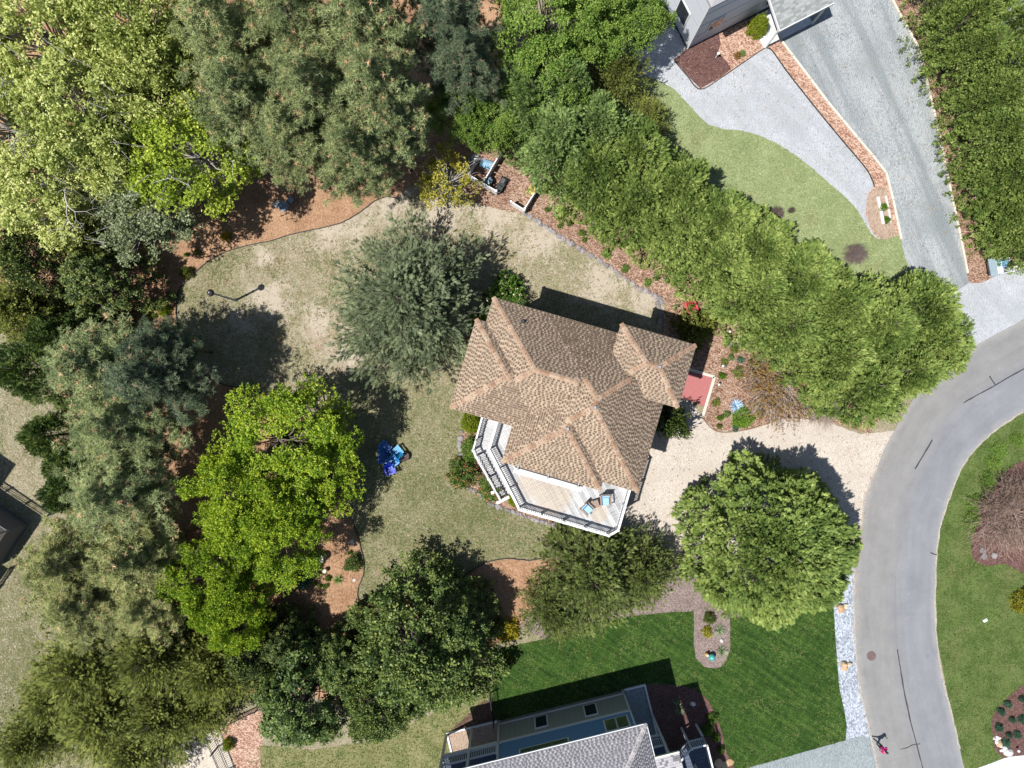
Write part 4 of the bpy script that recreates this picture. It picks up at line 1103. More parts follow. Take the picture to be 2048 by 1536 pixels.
def spray_template(L, w, rng, side=5):
    """flat cypress spray: a leading shoot with side shoots, in the x-z plane"""
    vs = []; fs = []
    def tri(p, q, ww):
        d = unit(q - p); s = unit(np.cross(d, np.array([0.12, 1.0, 0.1]))); b = len(vs)
        vs.extend([p + s * ww * 0.5, q, p - s * ww * 0.5]); fs.append((b, b + 1, b + 2))
    tri(np.array([0, 0, 0.0]), np.array([0, 0.02, L]), w)
    for i in range(side):
        t = 0.12 + 0.62 * i / max(1, side - 1); sg = 1 if i % 2 else -1
        l = L * (0.52 - 0.3 * t) * rng.uniform(0.8, 1.2)
        p = np.array([0, 0, L * t]); q = p + np.array([sg * l * 0.8, rng.uniform(-0.25, 0.25) * l, l * 0.75])
        tri(p, q, w * 0.85)
    return np.array(vs), np.array(fs)

def limb_tubes(mb, p0, p1, r0, r1, rng, seg=3, n=5, wob=0.12):
    p0 = np.array(p0); p1 = np.array(p1); L = np.linalg.norm(p1 - p0)
    pts = []; rad = []
    for i in range(seg + 1):
        t = i / seg; p = p0 + (p1 - p0) * t
        if 0 < i < seg: p = p + rng.normal(size=3) * wob * L * 0.3
        p[2] += 0.12 * L * math.sin(t * math.pi) * 0.5
        pts.append(tuple(p)); rad.append(r0 + (r1 - r0) * t)
    mb.tube(pts, rad, n, cap=False)

def quad(F3):  # triangles stay triangles
    return F3

def broadleaf(seed, R=4.0, H=10.0, base=0.35, puffs=90, per=34, leaf=(0.17, 0.11), nleaf=5, flat=0.75, sparse=0.0, bare=0):
    """deciduous crown: leaf clusters gathered in clumps at the ends of real limbs"""
    rng = np.random.default_rng(seed)
    zc = H * (base + 1) / 2; zr = H * (1 - base) / 2
    P = []
    while len(P) < puffs:
        d = unit(rng.normal(size=3)); rr = rng.uniform(0.35, 1.0) ** 0.45
        if d[2] < -0.35: continue
        lob = 1 + 0.13 * math.sin(3 * math.atan2(d[1], d[0]) + seed) + 0.09 * math.sin(5 * math.atan2(d[1], d[0]) + 2.1 * seed)
        p = np.array([d[0] * R * rr * lob * 0.9, d[1] * R * rr * lob * 0.9, zc + d[2] * zr * rr * 0.95])
        P.append(p)
    P = np.array(P)
    pr = rng.uniform(0.45, 1.0, size=puffs) * R * 0.21
    n = puffs * per
    idx = np.repeat(np.arange(puffs), per)
    d = unit(rng.normal(size=(n, 3))); d[:, 2] = np.abs(d[:, 2]) * 0.9 - 0.25
    rad = rng.uniform(0.15, 1.0, size=(n, 1)) ** 0.5
    pos = P[idx] + d * rad * pr[idx][:, None] * np.array([1.15, 1.15, flat])
    tv, tf = leaf_template(nleaf, leaf[0], leaf[1], 0.16, rng)
    axis = unit(np.array([0, 0, 1.0]) + rng.normal(size=(n, 3)) * 0.6)
    var = np.clip(rng.normal(0.5, 0.17, size=n) + rng.normal(0, 0.1, size=puffs)[idx], 0, 1)
    V, F, VAR = scatter(tv, tf, pos, axis, rng.uniform(0.8, 1.25, size=n), var, rng, 0.12)
    crown = fast_mesh('crown', V, F, VAR)
    mb = MB()
    lean = rng.normal(0, 0.25, size=2)
    top = np.array([lean[0], lean[1], H * 0.72])
    mb.tube([(0, 0, -0.1), (lean[0] * 0.3, lean[1] * 0.3, H * 0.25), (lean[0] * 0.7, lean[1] * 0.7, H * 0.5), tuple(top)], [R * 0.055, R * 0.045, R * 0.034, R * 0.015], 8)
    for k in range(0, puffs, 2):
        z0 = H * rng.uniform(0.25, 0.6); t = z0 / (H * 0.72)
        s = np.array([lean[0] * t, lean[1] * t, z0])
        limb_tubes(mb, s, P[k] + np.array([0, 0, pr[k] * 0.15]), R * 0.016, R * 0.004, rng)
    for k in range(bare):
        a = rng.uniform(0, 6.28); q = np.array([math.cos(a) * R * rng.uniform(0.5, 0.95), math.sin(a) * R * rng.uniform(0.5, 0.95), H * rng.uniform(0.8, 1.02)])
        limb_tubes(mb, top * 0.8, q, R * 0.016, R * 0.004, rng)
        for _ in range(3): limb_tubes(mb, q - rng.normal(size=3) * 0.3, q + rng.normal(size=3) * 0.6, R * 0.006, R * 0.002, rng, 2, 4)
    return crown, mb.mesh('trunk', smooth=True), R, H

def pine(seed, R=4.0, H=13.0, base=0.42, whorls=11, tuft=0.27, dens=1.0):
    rng = np.random.default_rng(seed)
    mb = MB(); lean = rng.normal(0, 0.2, size=2)
    mb.tube([(0, 0, -0.1), (lean[0] * 0.5, lean[1] * 0.5, H * 0.5), (lean[0], lean[1], H * 0.97)], [R * 0.05, R * 0.036, R * 0.006], 8)
    centers = []; sizes = []
    for k in range(whorls):
        t = k / (whorls - 1); z = H * (base + (0.97 - base) * t)
        rr = R * (1.0 - t ** 1.7) * 0.95 + 0.25
        if t < 0.2: rr *= 0.75 + t
        nb = int(5 + 5 * (1 - t)); a0 = rng.uniform(0, 6.28)
        for b in range(nb):
            a = a0 + b * 6.283 / nb + rng.normal(0, 0.22); L = rr * rng.uniform(0.65, 1.1)
            s = np.array([lean[0] * z / H, lean[1] * z / H, z]); e = s + np.array([math.cos(a) * L, math.sin(a) * L, L * rng.uniform(0.05, 0.32)])
            limb_tubes(mb, s, e, R * 0.012, R * 0.003, rng, 3, 4)
            m = max(2, int(L / 0.42))
            for j in range(m):
                u = 0.30 + 0.72 * (j + rng.uniform(0, 0.8)) / m
                p = s + (e - s) * u + rng.normal(size=3) * np.array([0.20, 0.20, 0.10]) * (0.6 + L * 0.16)
                centers.append(p); sizes.append(rng.uniform(0.30, 0.56))
    C = np.array(centers); S = np.array(sizes)
    per = int(11 * dens); n = len(C) * per; idx = np.repeat(np.arange(len(C)), per)
    d = unit(rng.normal(size=(n, 3))); d[:, 2] = np.abs(d[:, 2]) - 0.15
    pos = C[idx] + d * S[idx][:, None] * rng.uniform(0.25, 1.0, size=(n, 1)) * np.array([1.1, 1.1, 0.75])
    tv, tf = needle_template(15, tuft, 0.034, rng)
    axis = unit(d * 0.7 + np.array([0, 0, 0.8]))
    var = np.clip(rng.normal(0.42, 0.14, size=n) + rng.normal(0, 0.10, size=len(C))[idx], 0, 0.86)
    cones = rng.random(n) < 0.035; var[cones] = 1.0
    V, F, VAR = scatter(tv, tf, pos, axis, rng.uniform(0.8, 1.2, size=n), var, rng)
    return fast_mesh('crown', V, F, VAR), mb.mesh('trunk', smooth=True), R, H

def cypress(seed, R=3.4, H=8.0, tips=330, per=15, plume=0.85, spray=0.34, blunt=0.55, w=0.075, outward=1.0, lump=0.10, base=0.03, droop=0.0, cleft=0.30):
    """dense evergreen: plumes of flat sprays all over a blunt cone"""
    rng = np.random.default_rng(seed)
    t = rng.random(tips); k_ = int(tips * 0.62)          # tips spread evenly over the crown's surface
    t[:k_] = (1 - np.sqrt(rng.random(k_)) ** (1 / blunt)) ** (1 / 1.9)
    a = rng.random(tips) * 6.2832
    prof = (1 - t ** 1.9) ** blunt
    lum = 1 + lump * np.sin(3 * a + seed + 5 * t) + lump * 0.8 * np.sin(7 * a - 4 * t + 2 * seed)
    nz = np.array([mnoise.noise(Vector((math.cos(q) * p_ * 2.6 + seed, math.sin(q) * p_ * 2.6, tt * 3.4))) for q, p_, tt in zip(a, prof, t)])
    tone = np.array([mnoise.noise(Vector((math.cos(q) * p_ * 1.7 + 9, math.sin(q) * p_ * 1.7 + seed, tt * 2.0))) for q, p_, tt in zip(a, prof, t)])
    lum = lum + cleft * np.minimum(nz, 0.25)                # clefts between the leaders
    rad = R * prof * lum * 0.86
    z = H * (base + (0.93 - base) * t) * (1 + 0.4 * cleft * np.minimum(nz, 0.25))
    inner = rng.random(tips) < 0.30                     # shorter shoots inside close the crown
    rad = np.where(inner, rad * 0.80, rad); z = np.where(inner, z * 0.93, z)
    C = np.stack([np.cos(a) * rad, np.sin(a) * rad, z], 1)
    out = np.stack([np.cos(a), np.sin(a), np.zeros(tips)], 1)
    steep = 0.30 + 1.0 * t ** 2
    ax = unit(out * outward + np.array([0, 0, 1.0]) * (steep - droop)[:, None] + rng.normal(size=(tips, 3)) * 0.28)
    mb = MB()
    mb.tube([(0, 0, -0.1), (0.05, 0, H * 0.5), (0, 0.05, H * 0.95)], [R * 0.05, R * 0.035, R * 0.008], 7)
    for k in range(0, tips, 9):
        zz = max(0.2, z[k] - rad[k] * 0.45)
        limb_tubes(mb, (0, 0, zz), C[k] * np.array([0.66, 0.66, 0.85]), R * 0.007, R * 0.002, rng, 2, 4)
    n = tips * per; idx = np.repeat(np.arange(tips), per)
    f = np.tile((np.arange(per) + 0.5) / per, tips)
    pl = plume * rng.uniform(0.7, 1.2, size=tips)
    spread = (1 - f) * 0.30 + 0.05
    off = rng.normal(size=(n, 3)) * (spread * pl[idx])[:, None]
    pos = C[idx] + ax[idx] * ((f - 0.55) * pl[idx])[:, None] + off
    dirs = unit(ax[idx] * 1.0 + off / pl[idx][:, None] * 1.3 + rng.normal(size=(n, 3)) * 0.25)
    tv, tf = spray_template(spray, w, rng)
    var = np.clip(rng.normal(0.42, 0.14, size=n) + 0.22 * (f - 0.5) + 0.30 * tone[idx] + rng.normal(0, 0.10, size=tips)[idx], 0, 1)
    V, F, VAR = scatter(tv, tf, pos, dirs, rng.uniform(0.75, 1.25, size=n), var, rng, skyward=True)
    return fast_mesh('crown', V, F, VAR), mb.mesh('trunk', smooth=True), R, H

def holly(seed, R=3.4, H=8.0, tips=260, per=16, leaf=(0.15, 0.085), plume=0.5, blunt=0.75, lump=0.13):
    """dense broad-leaved evergreen cone"""
    rng = np.random.default_rng(seed)
    t = rng.random(tips) ** 1.1; a = rng.random(tips) * 6.2832
    rad = R * (1 - t ** 1.5) ** blunt * (1 + lump * np.sin(3 * a + seed) + lump * np.sin(6 * a + 7 * t)) * 0.88
    z = H * (0.06 + 0.9 * t)
    C = np.stack([np.cos(a) * rad, np.sin(a) * rad, z], 1)
    ax = unit(np.stack([np.cos(a), np.sin(a), 0.6 + 1.3 * t], 1) + rng.normal(size=(tips, 3)) * 0.2)
    mb = MB(); mb.tube([(0, 0, -0.1), (0.04, 0, H * 0.5), (0, 0, H * 0.93)], [R * 0.05, R * 0.034, R * 0.008], 7)
    for k in range(0, tips, 3): limb_tubes(mb, (0, 0, max(0.2, z[k] - rad[k] * 0.3)), C[k], R * 0.010, R * 0.003, rng, 2, 4)
    n = tips * per; idx = np.repeat(np.arange(tips), per)
    f = rng.random(n)
    off = rng.normal(size=(n, 3)) * ((1.05 - f) * 0.36 * plume + 0.05)[:, None]
    pos = C[idx] + ax[idx] * ((f - 0.5) * plume * 1.6)[:, None] + off
    tv, tf = leaf_template(7, leaf[0], leaf[1], 0.14, rng, 0.75)
    axis = unit(ax[idx] + off * 1.5 + rng.normal(size=(n, 3)) * 0.3)
    var = np.clip(rng.normal(0.45, 0.16, size=n) + rng.normal(0, 0.1, size=tips)[idx] + 0.2 * (f - 0.5), 0, 1)
    V, F, VAR = scatter(tv, tf, pos, axis, rng.uniform(0.8, 1.2, size=n), var, rng, 0.12)
    return fast_mesh('crown', V, F, VAR), mb.mesh('trunk', smooth=True), R, H

def cedar(seed, R=4.5, H=9.0, branches=150, dens=1.0, spray=0.30, w=0.07, base=0.06, blunt=0.8, rise=0.55, longer=1.0):
    """red cedar / juniper: separate pointed branches, gaps between them"""
    rng = np.random.default_rng(seed)
    mb = MB(); mb.tube([(0, 0, -0.1), (0.05, 0, H * 0.5), (0, 0, H * 0.96)], [R * 0.04, R * 0.03, R * 0.006], 7)
    pos = []; dirs = []; var = []
    for k in range(branches):
        t = rng.random() ** 1.15; a = rng.uniform(0, 6.2832)
        L = R * (1 - t ** 1.4) ** blunt * rng.uniform(0.72, 1.12) * longer + 0.35
        z0 = H * (base + (0.88 - base) * t)
        s = np.array([0, 0, z0]); d = unit(np.array([math.cos(a), math.sin(a), rise * rng.uniform(0.5, 1.2) + 1.1 * t * t]))
        e = s + d * L
        limb_tubes(mb, s, s + d * L * 0.93, R * 0.009, R * 0.002, rng, 2, 4, 0.05)
        m = int(max(6, L * 15 * dens)); bv = rng.normal(0, 0.1)
        for j in range(m):
            f = 0.16 + 0.86 * (j + rng.random()) / m
            wdt = 0.40 * (1.08 - f) * min(1.4, L * 0.4 + 0.2) + 0.05
            o = rng.normal(size=3) * wdt * np.array([1, 1, 0.6])
            pos.append(s + d * L * f + o); dirs.append(d * 1.0 + o / max(wdt, 0.05) * 0.55 + rng.normal(size=3) * 0.2 + np.array([0, 0, 0.15])); var.append(0.42 + bv + rng.normal(0, 0.13))
    pos = np.array(pos); dirs = unit(np.array(dirs)); var = np.clip(np.array(var), 0, 1)
    tv, tf = spray_template(spray, w, rng, 5)
    V, F, VAR = scatter(tv, tf, pos, dirs, rng.uniform(0.75, 1.25, size=len(pos)), var, rng, skyward=True)
    return fast_mesh('crown', V, F, VAR), mb.mesh('trunk', smooth=True), R, H

def dome(seed, R=1.0, H=1.0, tips=110, per=8, leaf=(0.10, 0.06), nleaf=6, lump=0.12, flower=0.0, hollow=0.0):
    """garden shrub: leafy dome on several stems"""
    rng = np.random.default_rng(seed)
    d = unit(rng.normal(size=(tips, 3))); d[:, 2] = np.abs(d[:, 2])
    a = np.arctan2(d[:, 1], d[:, 0]); lum = 1 + lump * np.sin(3 * a + seed) + lump * np.sin(5 * a + 2 * seed)
    C = d * (lum * rng.uniform(0.72, 1.0, size=tips))[:, None] * np.array([R * 0.9, R * 0.9, H * 0.88])
    n = tips * per; idx = np.repeat(np.arange(tips), per)
    pos = C[idx] + rng.normal(size=(n, 3)) * R * 0.11; pos[:, 2] = np.maximum(pos[:, 2], 0.03)
    tv, tf = leaf_template(nleaf, leaf[0], leaf[1], leaf[0] * 0.9, rng, 0.7)
    axis = unit(d[idx] + np.array([0, 0, 0.6]) + rng.normal(size=(n, 3)) * 0.4)
    var = np.clip(rng.normal(0.42, 0.15, size=n), 0, 0.88)
    if flower: var[rng.random(n) < flower] = 1.0
    V, F, VAR = scatter(tv, tf, pos, axis, rng.uniform(0.8, 1.2, size=n), var, rng)
    mb = MB()
    for k in range(0, tips, 5): limb_tubes(mb, (C[k][0] * 0.08, C[k][1] * 0.08, -0.02), C[k] * 0.95, R * 0.022, R * 0.008, rng, 2, 4)
    return fast_mesh('foliage', V, F, VAR), mb.mesh('stems', smooth=True), R, H

def twiggy(seed, R=2.5, H=2.2, stems=60, forks=5, leaf=0.0, wid=0.016):
    """arching bare or thinly leaved twigs from one base"""
    rng = np.random.default_rng(seed); mb = MB(); lp = []; ld = []
    for k in range(stems):
        a = rng.uniform(0, 6.2832); L = R * rng.uniform(0.5, 1.05); hh = H * rng.uniform(0.55, 1.05)
        b = np.array([rng.normal(0, R * 0.26), rng.normal(0, R * 0.26), 0]); a += rng.normal(0, 0.3); e = np.array([math.cos(a) * L * (1 + 0.15 * math.sin(2 * a + seed)), math.sin(a) * L * (1 + 0.15 * math.sin(2 * a + seed)), hh * (1 - 0.5 * (L / R) ** 2)])
        m = b + (e - b) * 0.5 + np.array([0, 0, hh * 0.25])
        mb.tube([tuple(b), tuple(m), tuple(e)], [wid * 1.5, wid, wid * 0.3], 3, cap=False, var=rng.random())
        for j in range(forks):
            f = rng.uniform(0.35, 0.95); p = b + (e - b) * f + np.array([0, 0, hh * 0.25 * (1 - abs(2 * f - 1))])
            q = p + (unit(e - b) + rng.normal(size=3) * 0.6) * R * rng.uniform(0.12, 0.3); q[2] = max(q[2], 0.05)
            mb.tube([tuple(p), tuple(q)], [wid * 0.7, wid * 0.25], 3, cap=False, var=rng.random())
            for _ in range(3): lp.append(p + (q - p) * rng.uniform(0.3, 1.05)); ld.append(q - p)
    fol = None
    if leaf > 0:
        lp = np.array(lp); ld = np.array(ld); n = len(lp)
        tv, tf = leaf_template(5, leaf, leaf * 0.55, leaf * 1.1, rng, 0.5)
        V, F, VAR = scatter(tv, tf, lp, unit(ld + np.array([0, 0, 0.2])), rng.uniform(0.7, 1.2, size=n), np.clip(rng.normal(0.5, 0.2, size=n), 0, 1), rng, 0.15)
        fol = fast_mesh('foliage', V, F, VAR)
    return fol, mb.mesh('stems'), R, H

def spiky(seed, R=0.7, H=0.7, n=60, w=0.05, thick=1):
    """yucca / agave rosette: stiff blades"""
    rng = np.random.default_rng(seed); V = []; F = []; VAR = []
    for k in range(n):
        a = k * 2.399 + rng.normal(0, 0.1); e = 0.15 + 1.15 * (k / n) + rng.normal(0, 0.08); L = R * rng.uniform(0.8, 1.08) * (1.0 if k < n * 0.75 else 0.75)
        d = np.array([math.cos(a) * math.cos(e), math.sin(a) * math.cos(e), math.sin(e) * H / R]); s = np.array([-math.sin(a), math.cos(a), 0]) * w * 0.5
        m = d * L * 0.45 + np.array([0, 0, 0.02]); b = len(V)
        V += [np.array([0, 0, 0.03]) + s * 0.6, np.array([0, 0, 0.03]) - s * 0.6, m - s, m + s, d * L + np.array([0, 0, 0.01]), d * L * 0.999 + np.array([0, 0, 0.012])]
        F += [(b, b + 1, b + 2, b + 3), (b + 3, b + 2, b + 4, b + 5)]; VAR += [rng.uniform(0.2, 0.8)] * 6
    return fast_mesh('leaves', np.array(V), np.array(F), np.array(VAR)), None, R, H

# ------------------------------------------------------------------ foliage materials
bark = plain('bark', (0.11, 0.088, 0.07), 0.95, grain=0.35, gscale=14)
bark_pale = plain('pale_bark', (0.33, 0.31, 0.29), 0.95, grain=0.3, gscale=14)
twig_m = plain('grey_twig', (0.36, 0.30, 0.26), 0.95, grain=0.3)
LM = {
 'oak': leafmat('leaf_oak', [(0.1, (0.210, 0.265, 0.066)), (0.5, (0.431, 0.487, 0.138)), (0.9, (0.706, 0.716, 0.298))], 0.55, 0.35),
 'oak2': leafmat('leaf_oak_deep', [(0.1, (0.162, 0.235, 0.034)), (0.5, (0.349, 0.447, 0.053)), (0.9, (0.585, 0.650, 0.105))], 0.55, 0.35),
 'maple': leafmat('leaf_bright', [(0.1, (0.099, 0.185, 0.015)), (0.5, (0.250, 0.373, 0.028)), (0.9, (0.470, 0.551, 0.053))], 0.5, 0.38),
 'mid': leafmat('leaf_mid', [(0.1, (0.075, 0.142, 0.024)), (0.5, (0.191, 0.308, 0.058)), (0.9, (0.349, 0.465, 0.100))], 0.5, 0.33),
 'greyoak': leafmat('leaf_grey', [(0.1, (0.112, 0.136, 0.072)), (0.5, (0.240, 0.280, 0.144)), (0.9, (0.416, 0.464, 0.264))], 0.6, 0.25),
 'pine': leafmat('needle_pine', [(0.1, (0.128, 0.168, 0.073)), (0.45, (0.324, 0.383, 0.168)), (0.8, (0.521, 0.560, 0.266)), (0.97, (0.784, 0.485, 0.293))], 0.6, 0.2),
 'pine2': leafmat('needle_pine_olive', [(0.1, (0.134, 0.161, 0.057)), (0.45, (0.339, 0.365, 0.140)), (0.8, (0.536, 0.544, 0.232)), (0.97, (0.714, 0.500, 0.303))], 0.6, 0.2),
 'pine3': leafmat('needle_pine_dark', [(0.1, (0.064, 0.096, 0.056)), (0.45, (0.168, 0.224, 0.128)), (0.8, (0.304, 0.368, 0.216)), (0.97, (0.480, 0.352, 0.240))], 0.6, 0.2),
 'cyp': leafmat('spray_cypress', [(0.1, (0.082, 0.136, 0.027)), (0.5, (0.213, 0.291, 0.066)), (0.9, (0.399, 0.463, 0.136))], 0.6, 0.22),
 'cypb': leafmat('spray_cypress_blue', [(0.1, (0.085, 0.143, 0.039)), (0.5, (0.202, 0.296, 0.089)), (0.9, (0.371, 0.465, 0.161))], 0.6, 0.22),
 'cedar': leafmat('spray_cedar', [(0.1, (0.056, 0.077, 0.040)), (0.5, (0.157, 0.191, 0.096)), (0.9, (0.283, 0.319, 0.170))], 0.6, 0.18),
 'olive': leafmat('spray_olive', [(0.1, (0.075, 0.094, 0.019)), (0.5, (0.192, 0.224, 0.045)), (0.9, (0.371, 0.383, 0.087))], 0.6, 0.22),
 'olive2': leafmat('spray_olive_deep', [(0.1, (0.049, 0.068, 0.016)), (0.5, (0.124, 0.161, 0.037)), (0.9, (0.240, 0.276, 0.072))], 0.6, 0.22),
 'holly': leafmat('leaf_holly', [(0.1, (0.028, 0.058, 0.013)), (0.5, (0.091, 0.144, 0.031)), (0.9, (0.220, 0.270, 0.068))], 0.5, 0.2, 0.3),
 'dark': leafmat('leaf_dark', [(0.1, (0.022, 0.045, 0.013)), (0.5, (0.072, 0.112, 0.029)), (0.9, (0.224, 0.248, 0.064))], 0.5, 0.15),
 'lime': leafmat('leaf_lime', [(0.1, (0.112, 0.163, 0.013)), (0.5, (0.275, 0.350, 0.025)), (0.9, (0.450, 0.475, 0.050))], 0.5, 0.3),
 'gold': leafmat('leaf_gold', [(0.1, (0.188, 0.175, 0.015)), (0.5, (0.425, 0.362, 0.025)), (0.9, (0.650, 0.537, 0.062))], 0.5, 0.3),
 'goldtree': leafmat('leaf_goldgreen', [(0.1, (0.163, 0.175, 0.019)), (0.5, (0.338, 0.325, 0.037)), (0.9, (0.537, 0.463, 0.094))], 0.5, 0.35),
 'box': leafmat('leaf_box', [(0.1, (0.050, 0.112, 0.010)), (0.5, (0.125, 0.237, 0.020)), (0.85, (0.237, 0.362, 0.037)), (0.97, (0.625, 0.125, 0.075))], 0.45, 0.25),
 'rosey': leafmat('leaf_redtip', [(0.1, (0.044, 0.088, 0.015)), (0.5, (0.112, 0.188, 0.037)), (0.85, (0.200, 0.288, 0.062)), (0.95, (0.600, 0.163, 0.088))], 0.45, 0.25),
 'flower': leafmat('leaf_flowering', [(0.1, (0.037, 0.094, 0.013)), (0.5, (0.112, 0.213, 0.031)), (0.87, (0.225, 0.325, 0.062)), (0.96, (0.775, 0.625, 0.475))], 0.4, 0.22),
 'rust': leafmat('leaf_rust', [(0.1, (0.138, 0.069, 0.022)), (0.5, (0.275, 0.156, 0.044)), (0.9, (0.413, 0.275, 0.075))], 0.6, 0.25),
 'deadleaf': leafmat('leaf_dead', [(0.1, (0.13, 0.085, 0.065)), (0.5, (0.24, 0.165, 0.125)), (0.9, (0.36, 0.27, 0.20))], 0.8, 0.1),
 'yucca': leafmat('blade_yucca', [(0.1, (0.088, 0.138, 0.075)), (0.5, (0.225, 0.288, 0.163)), (0.9, (0.525, 0.537, 0.338))], 0.5, 0.1),
 'agave': leafmat('blade_blue', [(0.1, (0.200, 0.300, 0.425)), (0.5, (0.375, 0.525, 0.700)), (0.9, (0.688, 0.800, 0.900))], 0.5, 0.05),
 'bluegreen': leafmat('leaf_bluegreen', [(0.1, (0.037, 0.100, 0.062)), (0.5, (0.094, 0.194, 0.125)), (0.9, (0.188, 0.312, 0.200))], 0.5, 0.2),
}

# ------------------------------------------------------------------ prototypes
PROTO = {
 'oak': [broadleaf(1, 4.0, 10, 0.30, 145, 34, bare=5), broadleaf(2, 4.2, 10, 0.28, 150, 34, bare=3), broadleaf(3, 3.8, 10, 0.32, 135, 34, bare=6)],
 'maple': [broadleaf(14, 4.0, 9, 0.25, 120, 46, (0.135, 0.088), 8), broadleaf(15, 4.0, 9, 0.25, 125, 46, (0.135, 0.088), 8)],
 'thin': [broadleaf(21, 2.0, 4, 0.2, 50, 16, (0.13, 0.085), 5, bare=8)],
 'pine': [pine(31, dens=1.3), pine(32, 4.2, 13, 0.38, dens=1.3), pine(33, 3.8, 13, 0.45, dens=1.3)],
 'cyp': [cypress(41 + i, tips=520, per=28, spray=0.21, w=0.055, plume=0.72, lump=0.10 + 0.03 * i) for i in range(4)],
 'round': [cypress(51, 4.8, 8.5, 1250, 26, 0.58, 0.22, 0.42, 0.06, lump=0.05, cleft=0.24)],
 'cedar': [cedar(61, 4.6, 9.5, 260, 1.55, 0.23, 0.05), cedar(62, 4.0, 8, 180, 1.3, 0.23, 0.05)],
 'feather': [cedar(66, 4.0, 6.5, 190, 1.15, 0.27, 0.06, rise=0.35), cedar(67, 4.0, 6.5, 180, 1.15, 0.27, 0.06, rise=0.3)],
 'holly': [holly(71, 3.8, 8.5, 330, 17), holly(72, 3.2, 8, 260, 16)],
 'dome': [dome(81), dome(82, tips=130), dome(83, tips=90)],
 'bloom': [dome(85, flower=0.06), dome(86, flower=0.10)],
 'clipped': [dome(88, 1.0, 1.0, 170, 9, (0.07, 0.045), 6, 0.03)],
 'tuft': [dome(91, 0.3, 0.3, 26, 5, (0.09, 0.04), 5, 0.1)],
 'yucca': [spiky(95, 0.7, 0.6, 70, 0.05), spiky(96, 0.7, 0.6, 64, 0.055)],
 'agave': [spiky(97, 0.62, 0.5, 90, 0.07)],
 'rust': [twiggy(101, 2.6, 1.5, 190, 10, 0.085)],
 'bare': [twiggy(105, 3.0, 2.4, 200, 12, 0.05, 0.016)],
}
USE = {}
def plant(name, kind, px, py, rpx, h, label, cat, mat, group=None, trunk=bark, zfrac=0.6, rot=None, parts=('crown', 'trunk'), ell=1.0, var=None):
    i = USE.get(kind, 0); USE[kind] = i + 1
    P = PROTO[kind][(i if var is None else var) % len(PROTO[kind])]
    z = h * zfrac
    x, y = G(px, py, z)
    R = rpx * (CAM_H - z) / FOC
    rz = random.uniform(0, 6.28) if rot is None else rot
    o = thing(name, label, cat, (x, y, 0), rz, group)
    o.scale = (R / P[2] * ell, R / P[2], h / P[3])
    if P[0] is not None: new_obj(parts[0], P[0], o, LM[mat])
    if P[1] is not None: new_obj(parts[1], P[1], o, trunk)
    return o
def tree(kind, px, py, r, h, label, mat, group=None, name='tree', **k): return plant(name, kind, px, py, r, h, label, 'tree', mat, group, **k)
def shrub(kind, px, py, r, h, label, mat, group=None, name='shrub', **k):
    k.setdefault('zfrac', 0.4)
    return plant(name, kind, px, py, r, h, label, 'shrub', mat, group, parts=('foliage', 'stems'), **k)

# ------------------------------------------------------------------ trees
g = 'spring-leaved broadleaf trees of the wood'
L_ = 'yellow-green spring-leaved tree with pale bare limbs, in the wood beside the pines'
for px, py, r, h, m in ((105, 95, 150, 12, 'oak'), (300, 70, 140, 12.5, 'oak'), (30, 260, 130, 11, 'oak'), (190, 240, 140, 12, 'oak'), (330, 190, 120, 11.5, 'oak'),
                        (395, 320, 125, 10.5, 'oak2'), (110, 370, 125, 10, 'oak'), (250, 330, 105, 9.5, 'oak'), (-60, 90, 120, 12, 'oak'), (-40, 430, 110, 9, 'oak')):
    tree('oak', px, py, r, h, {'oak2': 'deep yellow-green tree of the wood next to the garden table'}.get(m, 'yellow-green spring-leaved tree round the dead grey tree' if py > 300 else ('yellow-green spring-leaved tree next to the tall pines' if px > 250 else L_)), m, g, 'oak_tree', trunk=bark_pale)
tree('oak', 300, 420, 105, 8, 'grey-green small-leaved tree leaning over the pine straw below the wood', 'greyoak', name='grey_oak_tree', trunk=bark_pale, var=2)
g = 'dark shaded trees west of the pine straw bed'
for px, py, r, h, k, m in ((70, 520, 105, 7.5, 'holly', 'dark'), (190, 560, 95, 7, 'holly', 'dark'), (30, 620, 95, 6.5, 'cedar', 'olive'), (170, 470, 85, 7, 'cedar', 'olive')):
    tree(k, px, py, r, h, 'dark green tree with olive tips in the shade of the wood' if m == 'dark' else 'olive-tipped cedar mixed into the dark shaded trees', m, g, 'evergreen_tree')
g = 'tall pines at the north edge of the yard'
for px, py, r, h, m in ((470, 90, 125, 14, 'pine'), (600, 60, 130, 15, 'pine'), (740, 70, 125, 15, 'pine'), (500, 220, 125, 13.5, 'pine'), (640, 210, 130, 14, 'pine'), (760, 200, 115, 14, 'pine'),
                        (597, 286, 92, 12, 'pine'), (705, 318, 100, 12, 'pine'), (790, 270, 80, 11.5, 'pine')):
    tree('pine', px, py, r, h, 'tall grey-green pine overhanging the pine straw and the garden table' if py > 290 else ('tall grey-green pine next to the dark shaded pines' if px > 730 else ('tall grey-green pine next to the yellow-green trees' if px < 520 else 'tall grey-green pine in the middle of the tall stand')), m, g, 'pine_tree')
for px, py, r, h in ((900, 60, 110, 13), (930, 150, 90, 11.5)):
    tree('pine', px, py, r, h, 'dark shaded pine between the tall pines and the leafy trees', 'pine3', 'dark pines beside the tall stand', 'pine_tree')
g = 'mid-green leafy trees at the head of the hedge'
for px, py, r, h in ((1090, 60, 115, 10), (1190, 40, 95, 9.5), (1090, 170, 95, 8.5), (930, 225, 75, 7), (995, 245, 62, 6), (1255, 40, 85, 8)):
    tree('maple', px, py, r, h, 'mid-green leafy tree at the head of the cypress hedge', 'mid', g, 'leafy_tree')
